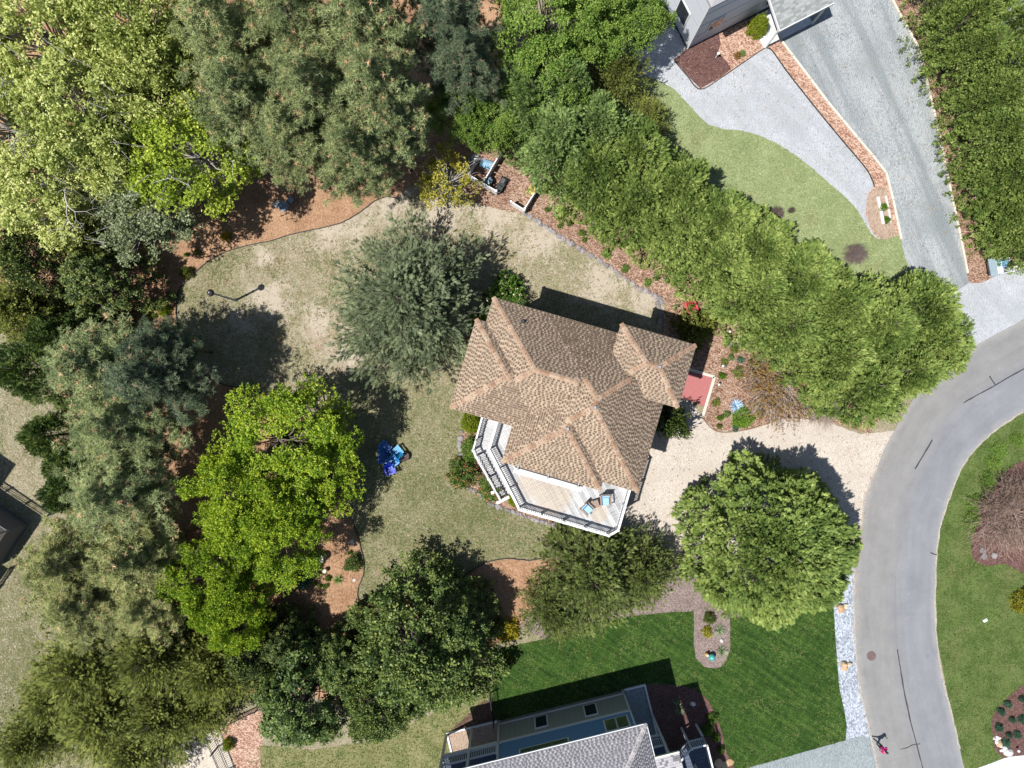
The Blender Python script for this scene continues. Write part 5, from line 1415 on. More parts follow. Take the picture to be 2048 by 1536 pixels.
tree('cedar', 1235, 150, 85, 6.5, 'olive cedar beside the pale gravel at the head of the hedge', 'olive', name='cedar_tree', var=1)
tree('cedar', 1290, 235, 60, 4.5, 'small olive cedar at the edge of the pale lawn', 'olive', name='cedar_tree', var=1)

HEDGE = [(1055, 215, 88, 8.2), (1120, 190, 85, 8.4), (1115, 290, 100, 8.6), (1190, 275, 95, 8.4), (1190, 350, 98, 8.2), (1262, 330, 98, 8.4), (1268, 410, 96, 8.0), (1345, 395, 98, 8.2), (1345, 465, 95, 7.8), (1425, 455, 95, 8.0),
         (1425, 530, 96, 7.6), (1505, 510, 95, 7.8), (1500, 590, 92, 7.4), (1590, 570, 98, 7.8), (1570, 655, 95, 7.4), (1665, 625, 100, 7.8), (1660, 720, 100, 7.4), (1740, 660, 100, 7.8), (1715, 775, 98, 7.2), (1790, 745, 95, 7.2), (1830, 630, 100, 7.4), (1860, 690, 88, 6.8)]
SEG = ((4, 'bluish-green cypress of the long hedge behind the compost bays'), (10, 'green cypress of the long hedge above the stone-edged bed'), (14, 'green cypress of the long hedge beside the tower end of the house'), (18, 'green cypress of the long hedge above the rust-brown shrub'), (22, 'green cypress at the road end of the long hedge'))
for k, (px, py, r, h) in enumerate(HEDGE):
    lab = next(l for n, l in SEG if k < n)
    tree('cyp', px + 7, py - 5, r * 0.95, h, lab, 'cypb' if k < 4 else 'cyp', 'long hedge: ' + lab, 'cypress_tree', zfrac=0.55)
for px, py, r, h in ((1925, 45, 66, 7.2), (1995, 70, 62, 7.0), (1945, 112, 66, 7.0), (2020, 150, 75, 7.2), (1985, 195, 66, 6.8), (2070, 225, 78, 7.2), (1993, 275, 74, 6.8), (2065, 310, 82, 7.2), (2022, 350, 74, 6.8), (2090, 400, 80, 7.0), (2045, 425, 72, 6.4), (2085, 465, 66, 6.2), (2052, 462, 56, 5.6), (1918, -25, 64, 7.2), (1990, -30, 66, 7.2)):
    tree('cyp', px, py, r, h, 'feathery green cypress in the hedge along the grey gravel drive', 'cyp', 'cypresses along the gravel drive', 'cypress_tree', zfrac=0.55)
tree('round', 1545, 1088, 190, 8.6, 'big round dense evergreen between the cream drive and the mown lawn', 'cyp', name='round_cypress', zfrac=0.45)
tree('cedar', 818, 612, 182, 9.6, 'big grey-green cedar with pointed branches beside the house', 'cedar', name='cedar_tree', zfrac=0.45, var=0)
tree('thin', 893, 358, 66, 4.2, 'small golden-green tree beside the white compost bays', 'goldtree', name='young_tree', trunk=bark_pale)

g = 'pines west of the bright green trees'
for px, py, r, h, m in ((210, 730, 120, 10.5, 'pine'), (315, 755, 112, 11, 'pine3'), (265, 850, 130, 11, 'pine'), (340, 695, 78, 10, 'pine3'), (250, 985, 125, 10.5, 'pine')):
    tree('pine', px, py, r, h, ('darker shaded pine beside the dry lawn in the western stand' if m == 'pine3' else 'grey-green pine in the western stand beside the olive pines' if py > 950 else 'grey-green pine in the western stand behind the deep green evergreens'), m, g, 'pine_tree')
for px, py, r, h in ((155, 1115, 115, 9.5), (280, 1110, 105, 9.5), (180, 1200, 112, 8.5), (300, 1210, 100, 8)):
    tree('pine', px, py, r, h, 'olive-green pine beside the timber decks', 'pine2', 'olive pines beside the timber decks', 'pine_tree')
g = 'dark evergreens at the west fence'
for px, py, r, h in ((72, 738, 84, 7), (128, 680, 72, 7), (122, 870, 74, 6.5), (155, 935, 72, 6), (140, 985, 58, 5.5)):
    tree('cyp', px, py, r, h, 'deep green evergreen on the dry grass west of the pines', 'holly', g, 'evergreen_tree', zfrac=0.55)
g = 'bright green leafy trees'
for px, py, r, h in ((575, 890, 140, 8.5), (500, 1000, 120, 9), (645, 945, 92, 6), (560, 1060, 110, 8), (430, 1150, 95, 8.5), (470, 1215, 85, 7.5)):
    tree('maple', px, py, r, h, 'bright lime-green leafy tree shading the blue chairs' if px > 570 else ('bright lime-green leafy tree next to the feathery olive cedars' if py > 1100 else 'bright lime-green leafy tree next to the western pines'), 'maple', g, 'maple_tree')
g = 'feathery olive cedars in the south-west corner'
for px, py, r, h in ((170, 1330, 130, 6.5), (310, 1310, 130, 7), (200, 1430, 120, 5.5), (320, 1430, 105, 5.5), (430, 1340, 100, 6.5), (110, 1400, 95, 5), (395, 1420, 75, 4.5), (270, 1500, 100, 5), (60, 1480, 90, 5)):
    tree('feather', px, py, r, h, 'feathery olive cedar on the rough grass below the olive pines', 'olive', g, 'cedar_tree')
for px, py, r, h in ((500, 1310, 85, 6), (560, 1290, 60, 5)):
    tree('holly', px, py, r, h, 'dark low tree in shade below the bright green trees', 'dark', 'dark trees below the bright green trees', 'evergreen_tree')
g = 'dense dark evergreens south of the pine straw'
for px, py, r, h, v in ((835, 1300, 170, 9, 0), (610, 1400, 120, 8, 1), (905, 1250, 95, 7, 1), (760, 1400, 105, 7, 0), (690, 1330, 80, 6.5, 1), (560, 1370, 60, 6, 1)):
    tree('holly', px, py, r, h, {170: 'largest dense dark green evergreen, between the pine straw and the rough grass', 120: 'dense dark evergreen beside the black fence and sandy soil', 95: 'dark evergreen at the corner of the mown lawn by the golden shrub'}.get(r, 'lower dark evergreen growing into the larger dense evergreens'), 'holly', g, 'holly_tree', zfrac=0.5, var=v)
for px, py, r, h in ((1185, 1155, 125, 6.0), (1110, 1225, 75, 4.5), (1285, 1150, 85, 5)):
    tree('feather', px, py, r, h, 'feathery olive cedar between the deck and the mown lawn', 'olive2', 'olive cedars above the mown lawn', 'cedar_tree')
# ------------------------------------------------------------------ shrubs and bed plants
CK = 0.8
twig_b = plain('brown_twig', (0.34, 0.24, 0.20), 0.95, grain=0.4, gscale=3)
shrub('bloom', 1012, 588, 45, 2.2, 'glossy green flowering shrub against the north-west corner of the roof', 'flower')
shrub('dome', 962, 640, 26, 1.6, 'loose green shrub in the shade under the cedar by the wall', 'mid')
shrub('clipped', 942, 846, 23, 1.3, 'clipped bright green shrub at the foot of the deck stair', 'lime')
shrub('bloom', 926, 948, 34, 1.3, 'bright green shrub with red flowers between the stones and the stair', 'rosey', var=1)
shrub('dome', 945, 900, 26, 1.1, 'straggly green shrub beside the stair landing', 'mid')
shrub('bloom', 983, 978, 30, 0.9, 'low red-tipped shrub at the bottom of the deck stair', 'rosey', var=1)
shrub('dome', 1026, 1002, 12, 0.6, 'small bright green shrub tucked against the deck corner', 'lime')
shrub('dome', 1346, 846, 40, 4.4, 'dense dark green shrub beside the garage front', 'holly', zfrac=0.5)
shrub('clipped', 1520, 48, 21, 1.9, 'rounded yellow-green shrub by the porch post', 'lime', zfrac=0.5)
shrub('rust', 1562, 765, 80, 1.9, 'wide rust-brown arching shrub under the hedge', 'rust', trunk=twig_m, ell=1.0)
shrub('bare', 1640, 815, 38, 1.0, 'low bare grey twiggy shrub between the rust-brown shrub and the hedge', 'deadleaf', trunk=twig_m)
plant('agave_plant', 'agave', 1473, 812, 18, 0.55, 'pale blue rosette plant in the front bed', 'plant', 'agave', zfrac=0.3, parts=('leaves', 'stem'))
shrub('dome', 1486, 835, 23, 0.6, 'low spreading green shrub beside the blue rosette plant', 'box')
shrub('dome', 1012, 1262, 27, 1.2, 'golden-yellow shrub between the dark evergreens and the olive cedars', 'gold')
shrub('bloom', 1016, 1322, 13, 0.7, 'small red-leaved shrub on bare soil at the lawn edge', 'rosey')
shrub('dome', 452, 473, 10, 0.7, 'small golden shrub on the pine straw', 'gold')
shrub('dome', 327, 622, 13, 0.8, 'small lime-green shrub in the shaded pine straw', 'lime')
shrub('dome', 372, 545, 14, 0.9, 'thin olive shrub at the garden edging', 'olive')
shrub('dome', 705, 1127, 20, 1.0, 'round grey-green shrub beside the garden edging and stepping stones', 'cypb')
shrub('dome', 604, 1158, 22, 0.8, 'dark blue-green shrub in the dappled pine straw', 'bluegreen')
plant('spiky_plant', 'yucca', 675, 1160, 15, 0.6, 'spiky green plant beside the round grey-green shrub', 'plant', 'cypb', zfrac=0.3, parts=('leaves', 'stem'))
shrub('dome', 656, 1157, 7, 0.4, 'tiny vivid green shrub beside the spiky plant', 'box')
shrub('dome', 1395, 655, 44, 2.6, 'yellow-green shrub at the foot of the long hedge beside the tower shadow', 'olive', zfrac=0.5)
for px, py, r in ((1094, 420, 6), (1112, 432, 5), (1120, 452, 6), (1139, 448, 6), (1163, 466, 7), (1168, 480, 6), (1212, 508, 11), (1250, 537, 9), (1295, 565, 9)):
    plant('bed_plant', 'tuft', px, py, r, 0.35, 'small green plant in the wood-chip bed along the stone edging', 'plant', 'mid', 'plants in the stone-edged bed', zfrac=0.3, parts=('leaves', 'stems'))
for px, py, r, m in ((1443, 752, 8, 'box'), (1480, 720, 8, 'bluegreen'), (1432, 805, 9, 'olive'), (1440, 836, 7, 'box'), (1453, 828, 8, 'cypb'), (1468, 700, 9, 'olive'), (1461, 715, 7, 'cypb'), (1475, 745, 13, 'olive'), (1448, 725, 9, 'olive'), (1438, 853, 6, 'olive'), (1470, 857, 7, 'bluegreen'), (1500, 835, 9, 'box'), (1520, 820, 15, 'olive'), (1458, 672, 6, 'mid')):
    plant('bed_plant', 'tuft', px, py, r, 0.35, 'small green plant in the front bed of wood chips', 'plant', m, 'plants in the front bed', zfrac=0.3, parts=('leaves', 'stems'))
for px, py, r in ((628, 1166, 6), (640, 1171, 5), (652, 1172, 6), (700, 1105, 5), (395, 505, 6), (373, 510, 5), (310, 632, 6), (447, 432, 6)):
    plant('bed_plant', 'tuft', px, py, r, 0.3, 'small green plant growing in the pine straw', 'plant', 'mid', 'plants in the pine straw', zfrac=0.3, parts=('leaves', 'stems'))
# lawn island
shrub('bloom', 1420, 1237, 13, 0.7, 'small red-tipped shrub at the head of the lawn island bed', 'rosey')
plant('yucca_plant', 'yucca', 1439, 1261, 16, 0.6, 'pale green yucca beside the white stone in the island bed', 'plant', 'yucca', zfrac=0.3, parts=('leaves', 'stem'))
plant('yucca_plant', 'yucca', 1444, 1303, 16, 0.6, 'pale green yucca beside the teal ball in the island bed', 'plant', 'yucca', zfrac=0.3, parts=('leaves', 'stem'))
plant('bed_plant', 'tuft', 1413, 1263, 12, 0.35, 'yellow-variegated plant beside the yuccas', 'plant', 'goldtree', zfrac=0.3, parts=('leaves', 'stems'))
# east side
shrub('bare', 2032, 1030, 82, 2.4, 'big bare brown-twigged shrub in the dark mulch across the road', 'deadleaf', trunk=twig_b, zfrac=0.5)
shrub('dome', 2052, 1205, 26, 1.2, 'yellow-leaved shrub at the edge of the far lawn', 'goldtree')
for px, py in ((1950, 1005), (1975, 958), (1945, 1040), (2000, 900), (2035, 880), (1990, 925)):
    shrub('dome', px, py, 17, 0.5, 'low dark green clump on the lawn beside the dark mulch bed', 'mid', 'green clumps beside the mulch bed')
for px, py, r in ((2016, 1409, 8), (2003, 1424, 8), (1999, 1455, 8), (2012, 1486, 9), (2018, 1470, 6), (2046, 1440, 9), (2035, 1470, 8), (2045, 1398, 7), (2025, 1440, 6)):
    shrub('dome', px, py, r, 0.5, 'small blue-green shrub in the dark mulch bed by the white drive', 'bluegreen', 'shrubs in the bed by the white drive')
# north yard
for px, py, r in ((1552, 428, 15), (1582, 421, 6), (1710, 508, 23)):
    shrub('bare', px, py, r, 0.7, 'bare dark twiggy shrub on the pale lawn', 'deadleaf', 'bare shrubs on the pale lawn', trunk=plain('dark_twig', (0.15, 0.12, 0.13), 0.9))
for px, py, r in ((1767, 414, 9), (1774, 440, 8)):
    shrub('dome', px, py, r, 0.5, 'small bright green shrub between the white timber rails', 'box', 'shrubs between the timber rails')
plant('bed_plant', 'tuft', 1484, 107, 7, 0.3, 'pale green plant in the red wood chips', 'plant', 'cypb', zfrac=0.3, parts=('leaves', 'stems'))
plant('bed_plant', 'tuft', 1474, 112, 8, 0.3, 'reddish plant in the red wood chips', 'plant', 'rust', zfrac=0.3, parts=('leaves', 'stems'))
# south house bed
plant('yucca_plant', 'yucca', 1360, 1418, 16, 0.7, 'spiky plant in the shaded bed beside the blue house', 'plant', 'yucca', zfrac=0.3, parts=('leaves', 'stem'))
plant('yucca_plant', 'yucca', 1352, 1402, 10, 0.7, 'narrow pale spiky plant in the shaded bed beside the blue house', 'plant', 'yucca', zfrac=0.3, parts=('leaves', 'stem'))
for px, py, r in ((1425, 1437, 12), (1432, 1475, 9), (1442, 1500, 8), (1415, 1460, 12)):
    shrub('dome', px, py, r, 0.6, 'small green shrub in the shaded bed beside the blue house', 'mid', 'shrubs beside the blue house')
shrub('dome', 455, 1490, 13, 0.9, 'small green shrub between the two black fences', 'lime')

# dead grey limbs over the wood
rngd = np.random.default_rng(77); mb = MB()
cx, cy = G(118, 395, 8.5)
def fork(p, d, L, r, depth):
    q = p + unit(d) * L
    limb_tubes(mb, p, q, r, r * 0.6, rngd, 2, 5, 0.10)
    if depth:
        for s in (-1, 1):
            nd = unit(d) + s * unit(np.cross(d, [0, 0, 1])) * rngd.uniform(0.4, 0.9) + rngd.normal(size=3) * 0.25
            fork(q, nd, L * rngd.uniform(0.6, 0.85), r * 0.6, depth - 1)
mb.tube([(0, 0, -0.1), (0.1, 0.2, 5), (0.2, 0.6, 8.2)], [0.16, 0.12, 0.08], 7)
fork(np.array([0.2, 0.6, 8.2]), np.array([0.25, -0.9, 0.25]), 1.1, 0.065, 4)
fork(np.array([0.15, 0.4, 7.4]), np.array([-0.8, -0.4, 0.3]), 1.0, 0.055, 3)
mb.tube([(0, 0, -0.1), (0.02, 0, 0.3)], [0.2, 0.17], 7)
dead = thing('dead_tree', 'bare silver-grey dead tree among the leafy trees of the wood', 'tree', (cx, cy, 0))
mb.obj('trunk', plain('silver_wood', (0.50, 0.46, 0.42), 0.9, grain=0.2), dead, smooth=True)

# ------------------------------------------------------------------ edgings
M_BLACKP = plain('black_plastic', (0.03, 0.03, 0.03), 0.6)
e = ribbon('garden_edging', EDGE_N, 0.05, 0.0, M_BLACKP, None, 0.03, 0.11); tag(e, 'thin black garden edging curving round the northern pine straw bed', 'edging')
e = ribbon('garden_edging', EDGE_S, 0.05, 0.0, M_BLACKP, None, 0.03, 0.11); tag(e, 'thin black garden edging round the southern corner of the dry lawn', 'edging')
e = ribbon('garden_edging', [(1349, 119), (1350, 124), (1372, 150), (1400, 179), (1442, 156), (1480, 130), (1524, 100), (1534, 97), (1545, 104), (1575, 146), (1634, 221), (1686, 284), (1729, 335), (1743, 359), (1748, 374)], 0.045, 0.0, M_BLACKP, None, 0.0, 0.10)
tag(e, 'thin black edging between the red wood chips and the pale gravel', 'edging')
e = ribbon('garden_edging', [(1404, 836), (1434, 863), (1490, 860), (1545, 844), (1574, 836), (1622, 839), (1655, 844)], 0.06, 0.0, plain('brown_board', (0.27, 0.19, 0.13), 0.8), None, 0.0, 0.10)
tag(e, 'brown board edging between the front bed and the cream drive', 'edging')
M_PALE = plain('pale_timber', (0.66, 0.60, 0.51), 0.8, rand=0.12)
def timbers(line, label, skip=()):
    o = thing('timber_edging', label, 'edging', (*G(*line[0]), 0))
    ox_, oy_ = G(*line[0])
    pts = catmull([G(*p) for p in line], 4, False)
    for i in range(0, len(pts) - 4, 3):
        a = pts[i]; b = pts[min(i + 3, len(pts) - 1)]
        d = Vector((b[0] - a[0], b[1] - a[1])); L = d.length; d.normalize()
        MB().bar((a[0] - ox_, a[1] - oy_, 0.085), (a[0] - ox_ + d.x * (L - 0.03), a[1] - oy_ + d.y * (L - 0.03), 0.085), 0.15, 0.15).obj('timber', M_PALE, o, bevel=0.012)
timbers(TIMB_L, 'pale timber edging between the red wood chips and the gravel drive')
timbers(TIMB_R, 'pale timber edging between the gravel drive and the cypress hedge')
tp = thing('timber_rails', 'pair of short white timber rails on brown soil', 'edging', (*G(1766, 420), 0))
bx_, by_ = G(1766, 420)
for a, b in (((1753.5, 395), (1759, 421)), ((1759.5, 423), (1764.5, 449)), ((1769, 393), (1773.5, 415)), ((1775, 420), (1779, 446))):
    A = G(*a); B = G(*b)
    MB().bar((A[0] - bx_, A[1] - by_, 0.11), (B[0] - bx_, B[1] - by_, 0.11), 0.18 if a[0] < 1765 else 0.11, 0.16).obj('rail', plain('white_timber', (0.72, 0.69, 0.66), 0.8), tp, bevel=0.01)

def rock_mesh(seed, r=1.0, flat=0.6):
    rr = random.Random(seed); bm = bmesh.new(); bmesh.ops.create_icosphere(bm, subdivisions=2, radius=r)
    for v in bm.verts:
        n = mnoise.noise(v.co * 1.4 + Vector((seed * 3.1, 0, 0))) * 0.35 + mnoise.noise(v.co * 3.1 + Vector((seed, 2, 0))) * 0.12
        v.co *= 1 + n; v.co.z *= flat
    me = bpy.data.meshes.new('stone'); bm.to_mesh(me); bm.free(); return me
ROCKS = [rock_mesh(i, 1.0, 0.55) for i in range(6)]
def stonemat(name, lo, hi):
    t = NT(name); f = t.math('ADD', t.math('MULTIPLY', t.noise(6, 4, 0.7), 0.7), t.math('MULTIPLY', t.objrand(), 0.35))
    t.color(t.ramp(f, [(0.3, lo), (0.8, hi)])).set(0.9).bump(t.noise(9, 4, 0.7), 0.6, 0.04); return t.m
M_STONE = stonemat('grey_stone', (0.17, 0.155, 0.16), (0.40, 0.37, 0.37))
M_STONE_W = stonemat('white_stone', (0.52, 0.50, 0.48), (0.80, 0.78, 0.75))
M_STONE_T = stonemat('tan_stone', (0.36, 0.22, 0.11), (0.66, 0.47, 0.30))
def stone_row(line, label, size=0.16, step=0.26):
    o = thing('stone_edging', label, 'edging', (*G(*line[0]), 0)); ox_, oy_ = G(*line[0])
    pts = catmull([G(*p) for p in line], 8, False); acc = 0.0; rr = random.Random(len(line))
    for i in range(len(pts) - 1):
        a, b = pts[i], pts[i + 1]; L = math.hypot(b[0] - a[0], b[1] - a[1]); acc += L
        while acc > 0:
            acc -= step * rr.uniform(0.75, 1.2); t = rr.random()
            s = new_obj('stone', rr.choice(ROCKS), o, M_STONE); k = size * rr.uniform(0.7, 1.3)
            s.location = (a[0] + (b[0] - a[0]) * t - ox_ + rr.uniform(-0.05, 0.05), a[1] + (b[1] - a[1]) * t - oy_ + rr.uniform(-0.05, 0.05), 0.03)
            s.rotation_euler = (0, 0, rr.uniform(0, 6)); s.scale = (k * 1.15, k * 0.85, k)
stone_row(STONE_LINE, 'row of grey stones edging the wood-chip bed below the long hedge')
stone_row([(928, 850), (920, 885), (922, 915)], 'row of grey stones beside the clipped bright green shrub')
stone_row([(935, 975), (955, 985), (972, 996), (985, 1010), (1010, 1017), (1035, 1027), (1060, 1036), (1090, 1046), (1110, 1048)], 'row of grey stones curving below the deck')
stone_row([(1315, 605), (1322, 630), (1318, 655)], 'row of grey stones in the shadow of the house')
def stone(px, py, r, label, mat, group=None, flat=1.0, name='boulder', rz=None):
    o = new_obj(name, random.choice(ROCKS), None, mat); x, y = G(px, py); o.location = (x, y, r * 0.35 * flat); o.scale = (r, r * random.uniform(0.7, 0.95), r * flat); o.rotation_euler = (0, 0, random.uniform(0, 6) if rz is None else rz)
    return tag(o, label, 'stone', group)
for k, (bx0, by0, wh_) in enumerate(((1683, 1214, 'near the round evergreen'), (1690, 1329, 'opposite the manhole'))):
    stone(bx0 - 4, by0 - 1, 0.27, 'brown boulder of the group on the bluish gravel ' + wh_, M_STONE_T, flat=1.6)
    stone(bx0 - 1, by0 + 6, 0.22, 'orange-tan boulder of the group on the bluish gravel ' + wh_, stonemat('orange_stone' + str(k), (0.52, 0.28, 0.13), (0.72, 0.45, 0.25)), flat=1.0)
    stone(bx0 + 7, by0 - 2, 0.20, 'cream boulder of the group on the bluish gravel ' + wh_, stonemat('cream_stone' + str(k), (0.50, 0.44, 0.30), (0.70, 0.64, 0.48)), flat=1.5)
rw = random.Random(8)
for k in range(22):
    t = k / 22; px = 1989 + t * 22 + rw.uniform(-4, 6); py = 1474 + t * 34 + rw.uniform(-3, 3)
    stone(px, py, rw.uniform(0.09, 0.17), 'small white stone in the heap at the corner of the east bed', M_STONE_W, 'white stones at the east bed')
for px, py, r, lab in ((1997, 1486, 0.24, 'pinkish flat stone in the white stone heap'), (2014, 1503, 0.34, 'large cream stone beside the white drive'), (2010, 1497, 0.2, 'round white boulder on the white stone heap')):
    stone(px, py, r, lab, M_STONE_T if 'pink' in lab else M_STONE_W)
for px, py in ((1963, 1100), (1967, 1112), (1987, 1110)):
    stone(px, py, 0.26, 'pale grey boulder in the dark mulch under the bare shrub', M_STONE, 'boulders under the bare shrub')
stone(704, 1084, 0.20, 'round grey stepping stone on the pine straw near the edging', M_STONE_W, flat=0.3); stone(709, 1160, 0.14, 'small white stone on the pine straw below the round shrub', M_STONE_W, flat=0.5)
for px, py in ((1460, 686), (1475, 685)): stone(px, py, 0.26, 'grey flagstone in the front bed below the hedge', M_STONE, 'flagstones in the front bed', 0.25, 'flagstone')
stone(1443, 1281, 0.17, 'white stone between the two yuccas', M_STONE_W); stone(1385, 1407, 0.22, 'pale stone in the shaded bed beside the blue house', M_STONE_W)
for px, py, r in ((1437, 1526, 0.35), (1450, 1530, 0.32), (1460, 1524, 0.28)): stone(px, py, r, 'flat cream stone at the end of the shaded bed', M_STONE_T, 'flat stones at the shaded bed', 0.35)
stone(952, 319, 0.42, 'pale flat slab at the back of the compost bays', M_STONE_W, flat=0.2, name='slab')
for px, py in ((1336, 36), (1318, 52), (1307, 45)): stone(px, py, 0.30, 'red-brown round stepping stone in the shaded gravel', stonemat('red_stone%d' % px, (0.24, 0.12, 0.09), (0.38, 0.21, 0.16)), 'red stepping stones', 0.15, 'stepping_stone')

# ------------------------------------------------------------------ metal fences
M_BLK = plain('black_metal', (0.02, 0.02, 0.022), 0.5, 0.3)
PK = MB().box((0, 0, 0.58), (0.022, 0.022, 1.14)).mesh('picket'); FP = MB().box((0, 0, 0.64), (0.06, 0.06, 1.28)).box((0, 0, 1.3), (0.075, 0.075, 0.03)).mesh('post')
def fence(line, label):
    o = thing('metal_fence', label, 'fence', (*G(*line[0]), 0)); ox_, oy_ = G(*line[0])
    for i in range(len(line) - 1):
        a = Vector((*G(*line[i]), 0)) - Vector((ox_, oy_, 0)); b = Vector((*G(*line[i + 1]), 0)) - Vector((ox_, oy_, 0)); L = (b - a).length
        for z in (0.14, 0.98, 1.12): MB().bar(a + Vector((0, 0, z)), b + Vector((0, 0, z)), 0.03, 0.035).obj('rail', M_BLK, o)
        n = max(1, round(L / 2.0))
        for k in range(n + 1): p = new_obj('post', FP, o, M_BLK); p.location = a.lerp(b, k / n)
        n = int(L / 0.13)
        for k in range(n): p = new_obj('picket', PK, o, M_BLK); p.location = a.lerp(b, (k + 0.5) / n)
fence([(973, 1335), (981, 1385), (988, 1438)], 'black metal picket fence between the dark evergreens and the mown lawn')
fence([(420, 1452), (437, 1492), (456, 1538), (470, 1570)], 'black metal picket fence beside the pale sandy soil')
fence([(470, 1434), (522, 1409), (560, 1392)], 'black metal picket fence running into the dark evergreens')

# ------------------------------------------------------------------ furniture and small things
M_IRON = plain('blue_grey_iron', (0.23, 0.30, 0.37), 0.45, 0.3, rand=0.1)
x, y = G(573, 417)
tb = thing('bistro_table', 'round blue-grey iron garden table on the pine straw', 'table', (x, y, 0))
MB().lathe([(0.05, 0.66), (0.36, 0.67), (0.37, 0.69), (0.36, 0.705), (0.02, 0.705)], n=24).obj('table_top', M_IRON, tb)
MB().tube([(0, 0, 0.1), (0, 0, 0.67)], [0.03, 0.03], 8).obj('column', M_IRON, tb)
for k in range(3):
    a = k * 2.094; MB().tube([(0, 0, 0.2), (0.2 * math.cos(a), 0.2 * math.sin(a), 0.16), (0.3 * math.cos(a), 0.3 * math.sin(a), 0.0)], [0.02, 0.02, 0.02], 6).obj('leg', M_IRON, tb)
def iron_chair(px, py, rz, label):
    x, y = G(px, py); o = thing('iron_chair', label, 'chair', (x, y, 0), rz, 'iron garden chairs')
    MB().lathe([(0.02, 0.43), (0.21, 0.43), (0.22, 0.45), (0.20, 0.465), (0.02, 0.455)], n=18).obj('seat', M_IRON, o)
    for sx_ in (-1, 1):
        for sy_ in (-1, 1): MB().tube([(sx_ * 0.15, sy_ * 0.15, 0.43), (sx_ * 0.2, sy_ * 0.2, 0)], [0.014, 0.014], 6).obj('leg', M_IRON, o)
    b = MB(); b.tube([(-0.19, -0.12, 0.44), (-0.21, -0.2, 0.75), (-0.1, -0.25, 0.93), (0.1, -0.25, 0.93), (0.21, -0.2, 0.75), (0.19, -0.12, 0.44)], [0.016] * 6, 6)
    for k in range(4): b.tube([(-0.12 + k * 0.08, -0.16, 0.45), (-0.12 + k * 0.08, -0.245, 0.92)], [0.014, 0.014], 5)
    b.obj('backrest', M_IRON, o)
    c = MB(); c.box((0, 0.0, 0.485), (0.36, 0.36, 0.05)); c.obj('cushion', plain('slate_cushion', (0.28, 0.34, 0.42), 0.9), o, bevel=0.015)
iron_chair(559, 412, math.radians(-100), 'blue-grey iron chair pushed up to the round garden table')
iron_chair(585, 404, math.radians(150), 'blue-grey iron chair standing apart from the round garden table')

x, y = G(471.5, 600.7)
lp = thing('lamp_post', 'tall grey post with a black round lamp head on the dry lawn', 'lamp', (x, y, 0))
MB().tube([(0, 0, 0), (0, 0, 2.2), (0, 0, 3.85)], [0.085, 0.07, 0.06], 10).obj('pole', plain('steel_blue', (0.30, 0.36, 0.42), 0.4, 0.5), lp)
MB().lathe([(0.10, 0), (0.16, 0.04), (0.10, 0.12), (0.085, 0.35)], n=12).obj('base', M_METAL, lp)
hd = MB().lathe([(0.05, 3.80), (0.14, 3.86), (0.22, 3.98), (0.23, 4.10), (0.17, 4.22), (0.05, 4.28)], n=16).obj('lamp_head', M_BLACKP, lp, smooth=True)
MB().lathe([(0.05, 4.28), (0.03, 4.34), (0.01, 4.36)], n=10).obj('finial', M_WHITE, hd)
for z in (1.6, 2.7): MB().lathe([(0.078, z), (0.10, z + 0.02), (0.10, z + 0.07), (0.07, z + 0.09)], n=12).obj('collar', M_METAL, lp)

x, y = G(403, 786)
rp_ = MB()
n, m = 24, 8
for i in range(n):
    for j_ in range(m):
        a = 2 * math.pi * i / n; b = 2 * math.pi * j_ / m
        rp_.v.append(((0.28 + 0.055 * math.cos(b)) * math.cos(a), (0.28 + 0.055 * math.cos(b)) * math.sin(a), 0.08 + 0.08 * math.sin(b))); rp_.var.append(0.5)
for i in range(n):
    for j_ in range(m): rp_.f.append((i * m + j_, ((i + 1) % n) * m + j_, ((i + 1) % n) * m + (j_ + 1) % m, i * m + (j_ + 1) % m))
o = rp_.obj('ring_planter', plain('weathered_white', (0.62, 0.61, 0.58), 0.7), None, smooth=True); o.location = (x, y, 0.0)
tag(o, 'white ring planter on the shaded mulch beside the pines', 'planter')

# blue garden chairs huddled together
M_BLUEP = [plain('blue_plastic_%d' % i, c, 0.4, rand=0.15) for i, c in enumerate(((0.02, 0.24, 0.62), (0.015, 0.16, 0.55), (0.01, 0.05, 0.62), (0.03, 0.30, 0.60)))]
def adirondack(px, py, rz, mat, label):
    x, y = G(px, py); o = thing('garden_chair', label, 'chair', (x, y, 0), rz, 'blue slatted garden chairs')
    for k in range(5): MB().bar((-0.26, 0.30 - k * 0.115, 0.37 - k * 0.028), (0.26, 0.30 - k * 0.115, 0.37 - k * 0.028), 0.10, 0.022).obj('seat_slat', mat, o)
    for k in range(5):
        u = -0.22 + k * 0.11; hh = 0.98 - 0.07 * abs(k - 2)
        MB().bar((u * 0.85, -0.16, 0.26), (u * 1.15, -0.46, hh), 0.095, 0.022).obj('back_slat', mat, o)
    for s in (-1, 1):
        MB().box((s * 0.34, 0.02, 0.56), (0.13, 0.70, 0.025)).obj('armrest', mat, o)
        MB().box((s * 0.33, 0.30, 0.275), (0.09, 0.06, 0.55)).obj('leg', mat, o)
        MB().bar((s * 0.29, 0.30, 0.36), (s * 0.29, -0.55, 0.04), 0.03, 0.12).obj('leg', mat, o)
for k, (px, py, a, lab) in enumerate(((796, 903, 40, 'sunlit blue slatted garden chair on the dry lawn edge'), (788, 921, 130, 'sunlit blue slatted garden chair turned towards the stair'), (772, 893, -40, 'blue slatted garden chair half in tree shade'), (782, 938, 200, 'deep blue slatted garden chair at the end of the huddle'), (768, 914, 90, 'blue slatted garden chair deepest in the tree shade'))):
    adirondack(px, py, math.radians(a), M_BLUEP[[3, 0, 1, 2, 1][k]], lab)
x, y = G(810, 912)
